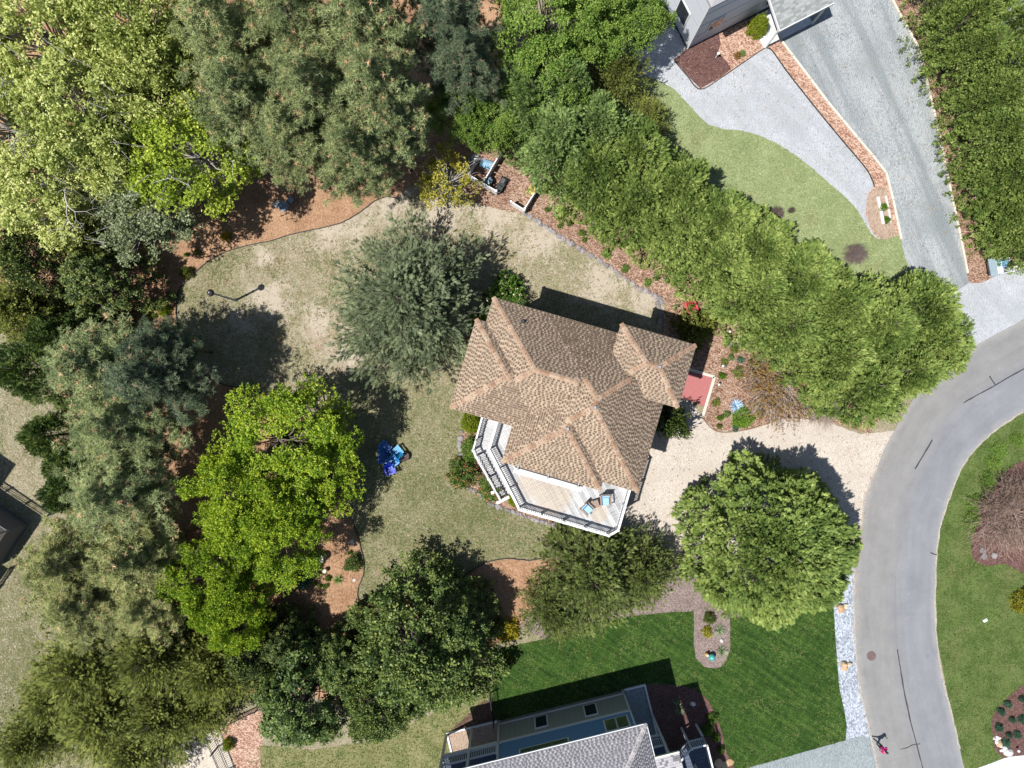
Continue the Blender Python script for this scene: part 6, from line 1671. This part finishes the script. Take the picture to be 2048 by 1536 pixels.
fp = thing('fire_pit', 'low dark iron fire pit among the blue chairs', 'fire pit', (x, y, 0))
MB().lathe([(0.10, 0.16), (0.26, 0.22), (0.33, 0.34), (0.36, 0.35), (0.30, 0.33), (0.10, 0.22)], n=18).obj('bowl', plain('rusty_iron', (0.08, 0.06, 0.055), 0.8), fp)
for k in range(3): MB().tube([(0.2 * math.cos(k * 2.09), 0.2 * math.sin(k * 2.09), 0.2), (0.3 * math.cos(k * 2.09), 0.3 * math.sin(k * 2.09), 0)], [0.02, 0.02], 6).obj('leg', M_BLK, fp)

# compost bays: white vinyl board walls
def bay(segs, label):
    o0 = G(*segs[0][0]); o = thing('compost_bay', label, 'compost bay', (*o0, 0))
    for a, b in segs:
        A = G(*a); B = G(*b); A = (A[0] - o0[0], A[1] - o0[1]); B = (B[0] - o0[0], B[1] - o0[1])
        for k in range(5): MB().bar((*A, 0.15 + k * 0.185), (*B, 0.15 + k * 0.185), 0.045, 0.18).obj('board', M_WHITE, o)
        MB().bar((*A, 1.03), (*B, 1.03), 0.075, 0.05).obj('cap_rail', M_WHITE, o)
        for p in (A, B): MB().box((p[0], p[1], 0.54), (0.11, 0.11, 1.08)).box((p[0], p[1], 1.10), (0.14, 0.14, 0.03)).obj('post', M_WHITE, o)
bay([((940, 359), (993, 390)), ((967, 374), (1001, 316)), ((941, 353), (952, 329))], 'double compost bay of white boards beside the golden-green tree')
bay([((1022, 411), (1048, 427)), ((1049, 424), (1073, 386))], 'single white board bay at the start of the stone edging')
x, y = G(978, 366)
bn = thing('bin', 'round blue-grey bin in the corner of the compost bay', 'bin', (x, y, 0))
MB().lathe([(0.20, 0), (0.24, 0.55), (0.26, 0.56), (0.26, 0.60), (0.22, 0.60)], n=18).obj('body', plain('bin_blue', (0.16, 0.27, 0.34), 0.5), bn)
MB().lathe([(0.27, 0.60), (0.26, 0.64), (0.12, 0.69), (0.02, 0.70)], n=18).obj('lid', plain('bin_lid', (0.30, 0.42, 0.48), 0.5), bn); MB().box((0, 0, 0.71), (0.16, 0.03, 0.04)).obj('handle', M_BLK, bn)
x, y = G(1006, 367)
mw = thing('lawn_mower', 'black lawn mower parked in the open compost bay', 'lawn mower', (x, y, 0), math.radians(62))
MB().box((0, 0, 0.28), (0.72, 0.48, 0.2)).obj('deck', M_BLACKP, mw, bevel=0.05); MB().box((0.05, 0, 0.45), (0.36, 0.3, 0.2)).obj('engine', plain('engine_grey', (0.10, 0.10, 0.11), 0.4), mw, bevel=0.04)
MB().box((-0.55, 0, 0.38), (0.45, 0.42, 0.3)).obj('grass_bag', plain('bag_black', (0.045, 0.05, 0.055), 0.9), mw, bevel=0.05)
for sx_ in (-0.3, 0.32):
    for sy_ in (-0.27, 0.27): MB().tube([(sx_, sy_ - 0.03, 0.12), (sx_, sy_ + 0.03, 0.12)], [0.12, 0.12], 14).obj('wheel', plain('tyre', (0.025, 0.025, 0.025), 0.8), mw)
hb = MB(); hb.tube([(-0.2, -0.2, 0.35), (-0.95, -0.22, 0.95), (-0.95, 0.22, 0.95), (-0.2, 0.2, 0.35)], [0.016] * 4, 6); hb.obj('handle', M_METAL, mw)
x, y = G(975, 335)
wbx = thing('wheelbarrow', 'blue wheelbarrow with wooden handles in the compost bay', 'wheelbarrow', (x, y, 0), math.radians(160))
MB().add([(-0.35, -0.24, 0.3), (0.35, -0.2, 0.3), (0.35, 0.2, 0.3), (-0.35, 0.24, 0.3), (-0.45, -0.34, 0.6), (0.5, -0.3, 0.62), (0.5, 0.3, 0.62), (-0.45, 0.34, 0.6)], [(3, 2, 1, 0), (0, 1, 5, 4), (1, 2, 6, 5), (2, 3, 7, 6), (3, 0, 4, 7)]).obj('tray', plain('barrow_blue', (0.25, 0.40, 0.52), 0.5), wbx)
for s in (-1, 1): MB().tube([(0.6, s * 0.08, 0.2), (-0.3, s * 0.25, 0.32), (-0.95, s * 0.3, 0.55)], [0.02, 0.02, 0.02], 6).obj('handle', plain('ash_wood', (0.55, 0.42, 0.28), 0.7), wbx)
MB().tube([(0.62, -0.05, 0.2), (0.62, 0.05, 0.2)], [0.2, 0.2], 16).obj('wheel', plain('tyre', (0.02, 0.02, 0.02)), wbx)
x, y = G(1063, 385)
yc = thing('spreader', 'yellow lawn spreader beside the single bay wall', 'spreader', (x, y, 0), math.radians(60))
MB().add([(-0.12, -0.12, 0.25), (0.12, -0.12, 0.25), (0.12, 0.12, 0.25), (-0.12, 0.12, 0.25), (-0.3, -0.28, 0.6), (0.3, -0.28, 0.6), (0.3, 0.28, 0.6), (-0.3, 0.28, 0.6)], [(3, 2, 1, 0), (0, 1, 5, 4), (1, 2, 6, 5), (2, 3, 7, 6), (3, 0, 4, 7), (4, 5, 6, 7)]).obj('hopper', plain('spreader_yellow', (0.70, 0.44, 0.12), 0.5), yc)
for s in (-1, 1): MB().tube([(0, s * 0.3, 0.14), (0, s * 0.36, 0.14)], [0.14, 0.14], 14).obj('wheel', plain('tyre', (0.02, 0.02, 0.02)), yc)
MB().tube([(-0.1, -0.2, 0.4), (-0.6, -0.18, 0.9), (-0.6, 0.18, 0.9), (-0.1, 0.2, 0.4)], [0.016] * 4, 6).obj('handle', plain('handle_tan', (0.66, 0.45, 0.2), 0.6), yc)

# red low lounger chair by the hedge
x, y = G(1379, 615)
rc = thing('garden_chair', 'red wooden garden chair against the foot of the long hedge', 'chair', (x, y, 0), math.radians(200))
M_RED = plain('red_paint', (0.58, 0.07, 0.075), 0.5)
for k in range(5): MB().bar((-0.27, 0.28 - k * 0.115, 0.36 - k * 0.025), (0.27, 0.28 - k * 0.115, 0.36 - k * 0.025), 0.1, 0.022).obj('seat_slat', M_RED, rc)
for k in range(5): MB().bar((-0.22 + k * 0.11, -0.16, 0.26), ((-0.22 + k * 0.11) * 1.1, -0.5, 0.92), 0.095, 0.022).obj('back_slat', M_RED, rc)
for s in (-1, 1):
    MB().box((s * 0.34, 0.02, 0.55), (0.12, 0.7, 0.025)).obj('armrest', M_RED, rc); MB().box((s * 0.33, 0.28, 0.27), (0.08, 0.06, 0.54)).obj('leg', M_RED, rc); MB().bar((s * 0.29, 0.28, 0.34), (s * 0.29, -0.5, 0.04), 0.03, 0.11).obj('leg', M_RED, rc)

# deck furniture
M_TEAK = plain('weathered_teak', (0.34, 0.25, 0.19), 0.8)
M_CUSH = plain('light_blue_cushion', (0.33, 0.52, 0.72), 0.9, grain=0.08)
def deck_chair(px, py, rz, label, pillow):
    x, y = G(px, py, DZ + 0.4); o = thing('deck_chair', label, 'chair', (x, y, DZ), rz, 'deck chairs')
    for s in (-1, 1):
        MB().box((s * 0.33, 0.30, 0.31), (0.055, 0.055, 0.62)).obj('leg', M_TEAK, o); MB().box((s * 0.33, -0.30, 0.31), (0.055, 0.055, 0.62)).obj('leg', M_TEAK, o)
        MB().box((s * 0.33, 0.01, 0.635), (0.075, 0.74, 0.03)).obj('armrest', M_TEAK, o)
    MB().box((0, 0, 0.30), (0.62, 0.62, 0.05)).obj('seat_frame', M_TEAK, o)
    MB().bar((0, -0.24, 0.32), (0, -0.46, 0.92), 0.58, 0.03).obj('back_frame', M_TEAK, o)
    MB().box((0, 0.02, 0.385), (0.48, 0.56, 0.11)).obj('seat_cushion', M_CUSH, o, bevel=0.03)
    MB().bar((0, -0.19, 0.42), (0, -0.37, 0.90), 0.48, 0.09).obj('back_cushion', M_CUSH, o, bevel=0.025)
deck_chair(1175, 1018, math.radians(225), 'teak deck chair with light blue cushion turned towards the corner rail', False)
deck_chair(1211, 1001, math.radians(183), 'teak deck chair with light blue cushion facing the south rail', True)
x, y = G(1190.6, 1008, DZ + 0.4)
st = thing('side_table', 'small square brown wicker table between the two deck chairs', 'table', (x, y, DZ), math.radians(20))
M_WICK = plain('wicker', (0.30, 0.215, 0.17), 0.8, grain=0.35, gscale=40)
MB().box((0, 0, 0.43), (0.48, 0.48, 0.05)).obj('table_top', M_WICK, st, bevel=0.01)
for sx_ in (-1, 1):
    for sy_ in (-1, 1): MB().box((sx_ * 0.2, sy_ * 0.2, 0.2), (0.05, 0.05, 0.41)).obj('leg', M_WICK, st)

# manhole cover
x, y = G(1742, 1311)
mc = MB().lathe([(0.34, 0.0), (0.34, 0.012), (0.30, 0.016), (0.02, 0.017)], n=28)
o = mc.obj('manhole_cover', plain('rusty_cover', (0.16, 0.11, 0.105), 0.8, grain=0.3)); o.location = (x, y, 0.034); tag(o, 'round rust-brown manhole cover in the asphalt', 'manhole cover')
rg = MB()
for k in range(7): rg.box((0, -0.21 + k * 0.07, 0.019), (2 * math.sqrt(max(0.01, 0.26 ** 2 - (-0.21 + k * 0.07) ** 2)), 0.018, 0.006))
rg.obj('tread_ribs', plain('rib_rust', (0.11, 0.075, 0.075), 0.8), o)
x, y = G(1969, 1240)
o = MB().box((0, 0, 0.05), (0.30, 0.20, 0.10), 0.5).box((0, 0, 0.105), (0.24, 0.15, 0.02), 0.5).obj('utility_box', M_WHITE, None, bevel=0.01); o.location = (x, y, 0.0); tag(o, 'small white utility box lid in the far lawn', 'utility box')

# garden ornaments
M_TEAL = plain('teal_glaze', (0.07, 0.36, 0.34), 0.15, spec=0.6)
x, y = G(1421, 1311)
gz = thing('gazing_ball', 'glossy teal gazing ball in the lawn island bed', 'ornament', (x, y, 0))
MB().lathe([(0.10, 0), (0.08, 0.03), (0.05, 0.05), (0.05, 0.08)], n=14).obj('stand', M_STONE, gz)
MB().lathe([(0.01, 0.06)] + [(0.25 * math.sin(t * math.pi / 10), 0.31 - 0.25 * math.cos(t * math.pi / 10)) for t in range(1, 10)] + [(0.01, 0.56)], n=24).obj('ball', M_TEAL, gz, smooth=True)
x, y = G(1412, 1307)
dk = thing('bird_ornament', 'yellow and white bird ornament beside the teal ball', 'ornament', (x, y, 0), 1.7)
MB().lathe([(0.02, 0.02), (0.12, 0.10), (0.14, 0.20), (0.10, 0.30), (0.05, 0.38), (0.02, 0.40)], n=14).obj('body', plain('yellow_paint', (0.80, 0.50, 0.03), 0.5), dk, smooth=True)
MB().lathe([(0.02, 0.36), (0.08, 0.42), (0.09, 0.48), (0.06, 0.55), (0.01, 0.58)], (0.06, 0, 0), n=12).obj('head', M_WHITE, dk, smooth=True)
MB().add([(0.13, -0.03, 0.47), (0.13, 0.03, 0.47), (0.22, 0, 0.46), (0.13, 0, 0.50)], [(0, 2, 3), (1, 3, 2), (0, 1, 2)]).obj('beak', plain('orange_paint', (0.8, 0.25, 0.03)), dk)
x, y = G(645, 1113)
bb = thing('bird_bath', 'white pedestal bird bath under the edge of the bright green trees', 'bird bath', (x, y, 0))
MB().lathe([(0.16, 0), (0.15, 0.05), (0.07, 0.12), (0.06, 0.6), (0.10, 0.68)], n=16).obj('pedestal', M_STONE_W, bb, smooth=True)
MB().lathe([(0.08, 0.68), (0.24, 0.72), (0.30, 0.80), (0.28, 0.80), (0.20, 0.75), (0.02, 0.74)], n=20).obj('bowl', M_STONE_W, bb, smooth=True)
x, y = G(652, 1139)
an = thing('urn', 'cream garden urn on the pine straw', 'urn', (x, y, 0)); MB().lathe([(0.08, 0), (0.06, 0.06), (0.15, 0.18), (0.17, 0.30), (0.12, 0.40), (0.15, 0.43), (0.11, 0.42), (0.02, 0.36)], n=16).obj('body', plain('cream_glaze', (0.66, 0.62, 0.45), 0.5), an, smooth=True); MB().lathe([(0.10, 0.0), (0.10, 0.03)], n=14).obj('foot', M_STONE_W, an)
def stake_light(px, py, label, g=None):
    x, y = G(px, py); o = thing('garden_light', label, 'garden light', (x, y, 0), 0, g)
    MB().tube([(0, 0, 0), (0, 0, 0.35)], [0.015, 0.015], 6).obj('stake', M_METAL, o); MB().lathe([(0.05, 0.33), (0.06, 0.40), (0.09, 0.42), (0.10, 0.44), (0.02, 0.48)], n=12).obj('lamp_head', plain('light_steel', (0.62, 0.64, 0.66), 0.35, 0.4), o)
for px, py in ((1443, 732), (1435, 769), (1495, 735), (1517, 697), (1457, 664)): stake_light(px, py, 'small steel stake light in the front bed', 'stake lights in the front bed')
for px, py in ((2044, 1411), (2029, 1496)): stake_light(px, py, 'small steel stake light in the dark mulch by the white drive', 'stake lights in the east bed')
x, y = G(1431, 116)
sp = thing('water_spigot', 'white standpipe tap in the dark mulch', 'tap', (x, y, 0)); MB().tube([(0, 0, 0), (0, 0, 0.6), (0.1, 0.05, 0.66), (0.16, 0.08, 0.58)], [0.04, 0.04, 0.04, 0.035], 8).obj('pipe', M_WHITE, sp); MB().lathe([(0.09, 0.66), (0.10, 0.68), (0.09, 0.70), (0.02, 0.71)], n=12).obj('handwheel', M_WHITE, sp)
x, y = G(986, 980)
sg = thing('garden_sign', 'small white plaque on a stake in the red-tipped shrub', 'sign', (x, y, 0)); MB().tube([(0, 0, 0), (0, 0, 1.0)], [0.015, 0.015], 6).obj('stake', M_METAL, sg); MB().box((0, -0.02, 1.03), (0.22, 0.20, 0.03), 0.3).obj('plaque', M_WHITE, sg)

# bin store by the drive
x, y = G(1975, 538)
bs = thing('bin_store', 'open grey bin store with its lid folded back by the gravel drive', 'bin store', (x, y, 0), math.radians(11))
M_BG = plain('store_grey', (0.30, 0.38, 0.42), 0.5); M_BW = plain('store_white', (0.64, 0.70, 0.76), 0.5)
for c, s in (((0.5, -0.52, 0.45), (1.0, 0.04, 0.9)), ((0.5, 0.52, 0.45), (1.0, 0.04, 0.9)), ((0.0, 0, 0.45), (0.04, 1.0, 0.9)), ((1.0, 0, 0.45), (0.04, 1.0, 0.9))): MB().box(c, s).obj('side_panel', M_BW, bs)
MB().box((0.5, 0, 0.03), (0.94, 0.98, 0.05)).obj('floor_panel', M_BW, bs)
MB().bar((-0.02, 0, 0.94), (-0.58, 0, 1.02), 1.26, 0.04).obj('lid', M_BG, bs)
def bin_(dx, dy, mat, lab):
    ca, sa = math.cos(math.radians(11)), math.sin(math.radians(11)); o = thing('bin', lab, 'bin', (x + dx * ca - dy * sa, y + dx * sa + dy * ca, 0.06), math.radians(11))
    MB().box((0, 0, 0.37), (0.38, 0.44, 0.72), taper=1.08).obj('body', mat, o, bevel=0.02); MB().box((0, 0, 0.76), (0.42, 0.48, 0.05)).obj('lid', mat, o, bevel=0.015); MB().box((0, -0.2, 0.80), (0.3, 0.04, 0.03)).obj('handle', M_BG, o)
bin_(0.27, 0.2, plain('bin_pale_blue', (0.34, 0.55, 0.70), 0.4), 'pale blue bin in the open bin store'); bin_(0.73, 0.1, plain('bin_mid_blue', (0.16, 0.33, 0.50), 0.4), 'mid blue bin at the far side of the open bin store')
bin_(0.27, -0.28, plain('bin_white', (0.68, 0.68, 0.66), 0.5), 'white bin at the front of the open bin store')
x, y = G(2030, 534)
lg = thing('rail_fence', 'low white timber rail with short post by the bin store', 'fence', (x, y, 0), math.radians(13))
MB().bar((-0.7, 0, 0.45), (1.6, 0, 0.45), 0.12, 0.14).obj('rail', plain('white_timber', (0.7, 0.69, 0.66)), lg)
for u in (-0.7, 1.4): MB().box((u, 0, 0.3), (0.14, 0.14, 0.6)).obj('post', plain('white_timber', (0.7, 0.69, 0.66)), lg)
MB().bar((-0.75, -0.42, 0.15), (-0.25, -0.25, 0.15), 0.13, 0.13).obj('fallen_rail', plain('white_timber', (0.7, 0.69, 0.66)), lg)
# neighbour's shed corner in the north-east
x, y = G(2050, 12)
nb = thing('shed', 'pale blue shed corner beyond the hedge', 'shed', (x, y, 0), math.radians(30))
MB().box((0.6, 0.9, 1.2), (2.6, 1.8, 2.4)).obj('wall', plain('pale_blue', (0.42, 0.52, 0.66), 0.5), nb); r_ = MB(); roof_body(r_, (-0.9, 2.1, -0.2, 2.0, 2.4), 0.4); r_.obj('roof', plain('dark_roof', (0.08, 0.08, 0.09)), nb)

# ------------------------------------------------------------------ the walker
def skin_mesh(name, verts, edges, radii, root=0, sub=2):
    me = bpy.data.meshes.new(name); me.from_pydata(verts, edges, [])
    ob = bpy.data.objects.new(name, me); COL.objects.link(ob)
    m = ob.modifiers.new('skin', 'SKIN'); m.use_smooth_shade = True
    s = ob.modifiers.new('sub', 'SUBSURF'); s.levels = sub; s.render_levels = sub
    for i, r in enumerate(radii):
        me.skin_vertices[0].data[i].radius = (r, r) if isinstance(r, float) else r
        me.skin_vertices[0].data[i].use_root = (i == root)
    dg = bpy.context.evaluated_depsgraph_get(); dg.update()
    out = bpy.data.meshes.new_from_object(ob.evaluated_get(dg))
    bpy.data.objects.remove(ob); out.name = name
    return out
x, y = G(1748, 1480)
pw = thing('person', 'person in a magenta top and black leggings walking along the road edge', 'person', (x, y, 0.035), math.radians(-125))
# facing local +y, mid stride
bv = [(0, 0, 0.94), (0, 0.0, 1.08), (0, 0.01, 1.24), (0, 0.01, 1.40), (0, 0.02, 1.47), (0, 0.03, 1.53), (0, 0.05, 1.60), (0, 0.045, 1.68),
      (0.09, 0.02, 0.90), (0.10, 0.20, 0.50), (0.10, 0.22, 0.09), (0.10, 0.33, 0.04), (-0.09, -0.02, 0.90), (-0.10, -0.08, 0.50), (-0.10, -0.34, 0.16), (-0.10, -0.26, 0.04),
      (0.17, 0.0, 1.39), (0.22, -0.13, 1.16), (0.21, -0.02, 0.97), (0.205, 0.03, 0.90), (-0.17, 0.0, 1.39), (-0.22, 0.08, 1.15), (-0.20, 0.28, 1.06), (-0.18, 0.35, 1.06)]
be = [(0, 1), (1, 2), (2, 3), (3, 4), (4, 5), (5, 6), (6, 7), (0, 8), (8, 9), (9, 10), (10, 11), (0, 12), (12, 13), (13, 14), (14, 15), (3, 16), (16, 17), (17, 18), (18, 19), (3, 20), (20, 21), (21, 22), (22, 23)]
brad = [0.135, 0.12, 0.125, 0.10, 0.055, 0.055, 0.095, 0.085, 0.09, 0.062, 0.042, 0.035, 0.09, 0.062, 0.042, 0.035, 0.055, 0.042, 0.032, 0.035, 0.055, 0.042, 0.032, 0.035]
body = skin_mesh('body', bv, be, brad)
M_SKIN = plain('skin', (0.52, 0.32, 0.23), 0.6); M_LEG = plain('black_leggings', (0.02, 0.022, 0.026), 0.8); M_SHOE = plain('white_shoe', (0.7, 0.62, 0.55), 0.6)
body.materials.clear(); [body.materials.append(m) for m in (M_SKIN, M_LEG, M_SHOE)]
for p in body.polygons:
    c = p.center; p.use_smooth = True
    p.material_index = 2 if (c.z < 0.09 or (c.y < -0.2 and c.z < 0.22)) else (1 if c.z < 1.03 and abs(c.x) < 0.175 and c.y < 0.27 else 0)
new_obj('body', body, pw)
tv_ = [(0, 0, 0.98), (0, 0.0, 1.10), (0, 0.01, 1.25), (0, 0.01, 1.40), (0, 0.015, 1.44), (0.18, 0.0, 1.39), (0.215, -0.10, 1.22), (-0.18, 0.0, 1.39), (-0.215, 0.06, 1.20)]
tp_ = skin_mesh('top', tv_, [(0, 1), (1, 2), (2, 3), (3, 4), (3, 5), (5, 6), (3, 7), (7, 8)], [0.155, 0.14, 0.148, 0.125, 0.075, 0.08, 0.062, 0.08, 0.062])
new_obj('top', tp_, pw, plain('magenta_cloth', (0.62, 0.02, 0.22), 0.8))
hv = [(0, 0.03, 1.66), (0, 0.005, 1.70), (0, -0.04, 1.66), (0, -0.08, 1.58), (0, -0.11, 1.46)]
new_obj('hair', skin_mesh('hair', hv, [(0, 1), (1, 2), (2, 3), (3, 4)], [0.085, 0.10, 0.095, 0.05, 0.025]), pw, plain('dark_hair', (0.03, 0.02, 0.016), 0.5))
fc = MB(); fc.tube([(0, 0.135, 1.60), (0, 0.165, 1.585)], [0.016, 0.02], 6)
fc.obj('nose', M_SKIN, pw, smooth=True)
for s in (-1, 1):
    MB().lathe([(0.004, -0.008), (0.011, 0), (0.004, 0.008)], (s * 0.035, 0.128, 1.625), 8).obj('eye', M_BLK, pw); MB().box((s * 0.093, 0.045, 1.60), (0.02, 0.035, 0.055)).obj('ear', M_SKIN, pw, bevel=0.008)
MB().box((0, 0.132, 1.555), (0.045, 0.02, 0.012)).obj('mouth', plain('lips', (0.42, 0.16, 0.14), 0.5), pw)
for (hx_, hy_, hz_, s) in ((0.205, 0.05, 0.86, 1), (-0.175, 0.39, 1.06, -1)):
    fwd = Vector((0, 0.25, -0.97)) if s > 0 else Vector((0.05, 0.98, -0.1)); sd = Vector((1, 0, 0)) if s < 0 else Vector((0.2, 0.97, 0.25)); h_ = MB()
    for k in range(4):
        b0 = Vector((hx_, hy_, hz_)) + sd * (0.018 * (k - 1.5)); L = (0.062, 0.075, 0.07, 0.055)[k]
        h_.tube([tuple(b0), tuple(b0 + fwd * L * 0.55), tuple(b0 + fwd * L + Vector((0, 0, -0.012)))], [0.0095, 0.009, 0.007], 6)
    b0 = Vector((hx_, hy_, hz_)) - fwd * 0.03 + sd * 0.03; h_.tube([tuple(b0), tuple(b0 + sd * 0.025 + fwd * 0.03), tuple(b0 + sd * 0.028 + fwd * 0.055)], [0.011, 0.01, 0.008], 6)
    h_.obj('fingers', M_SKIN, pw, smooth=True)
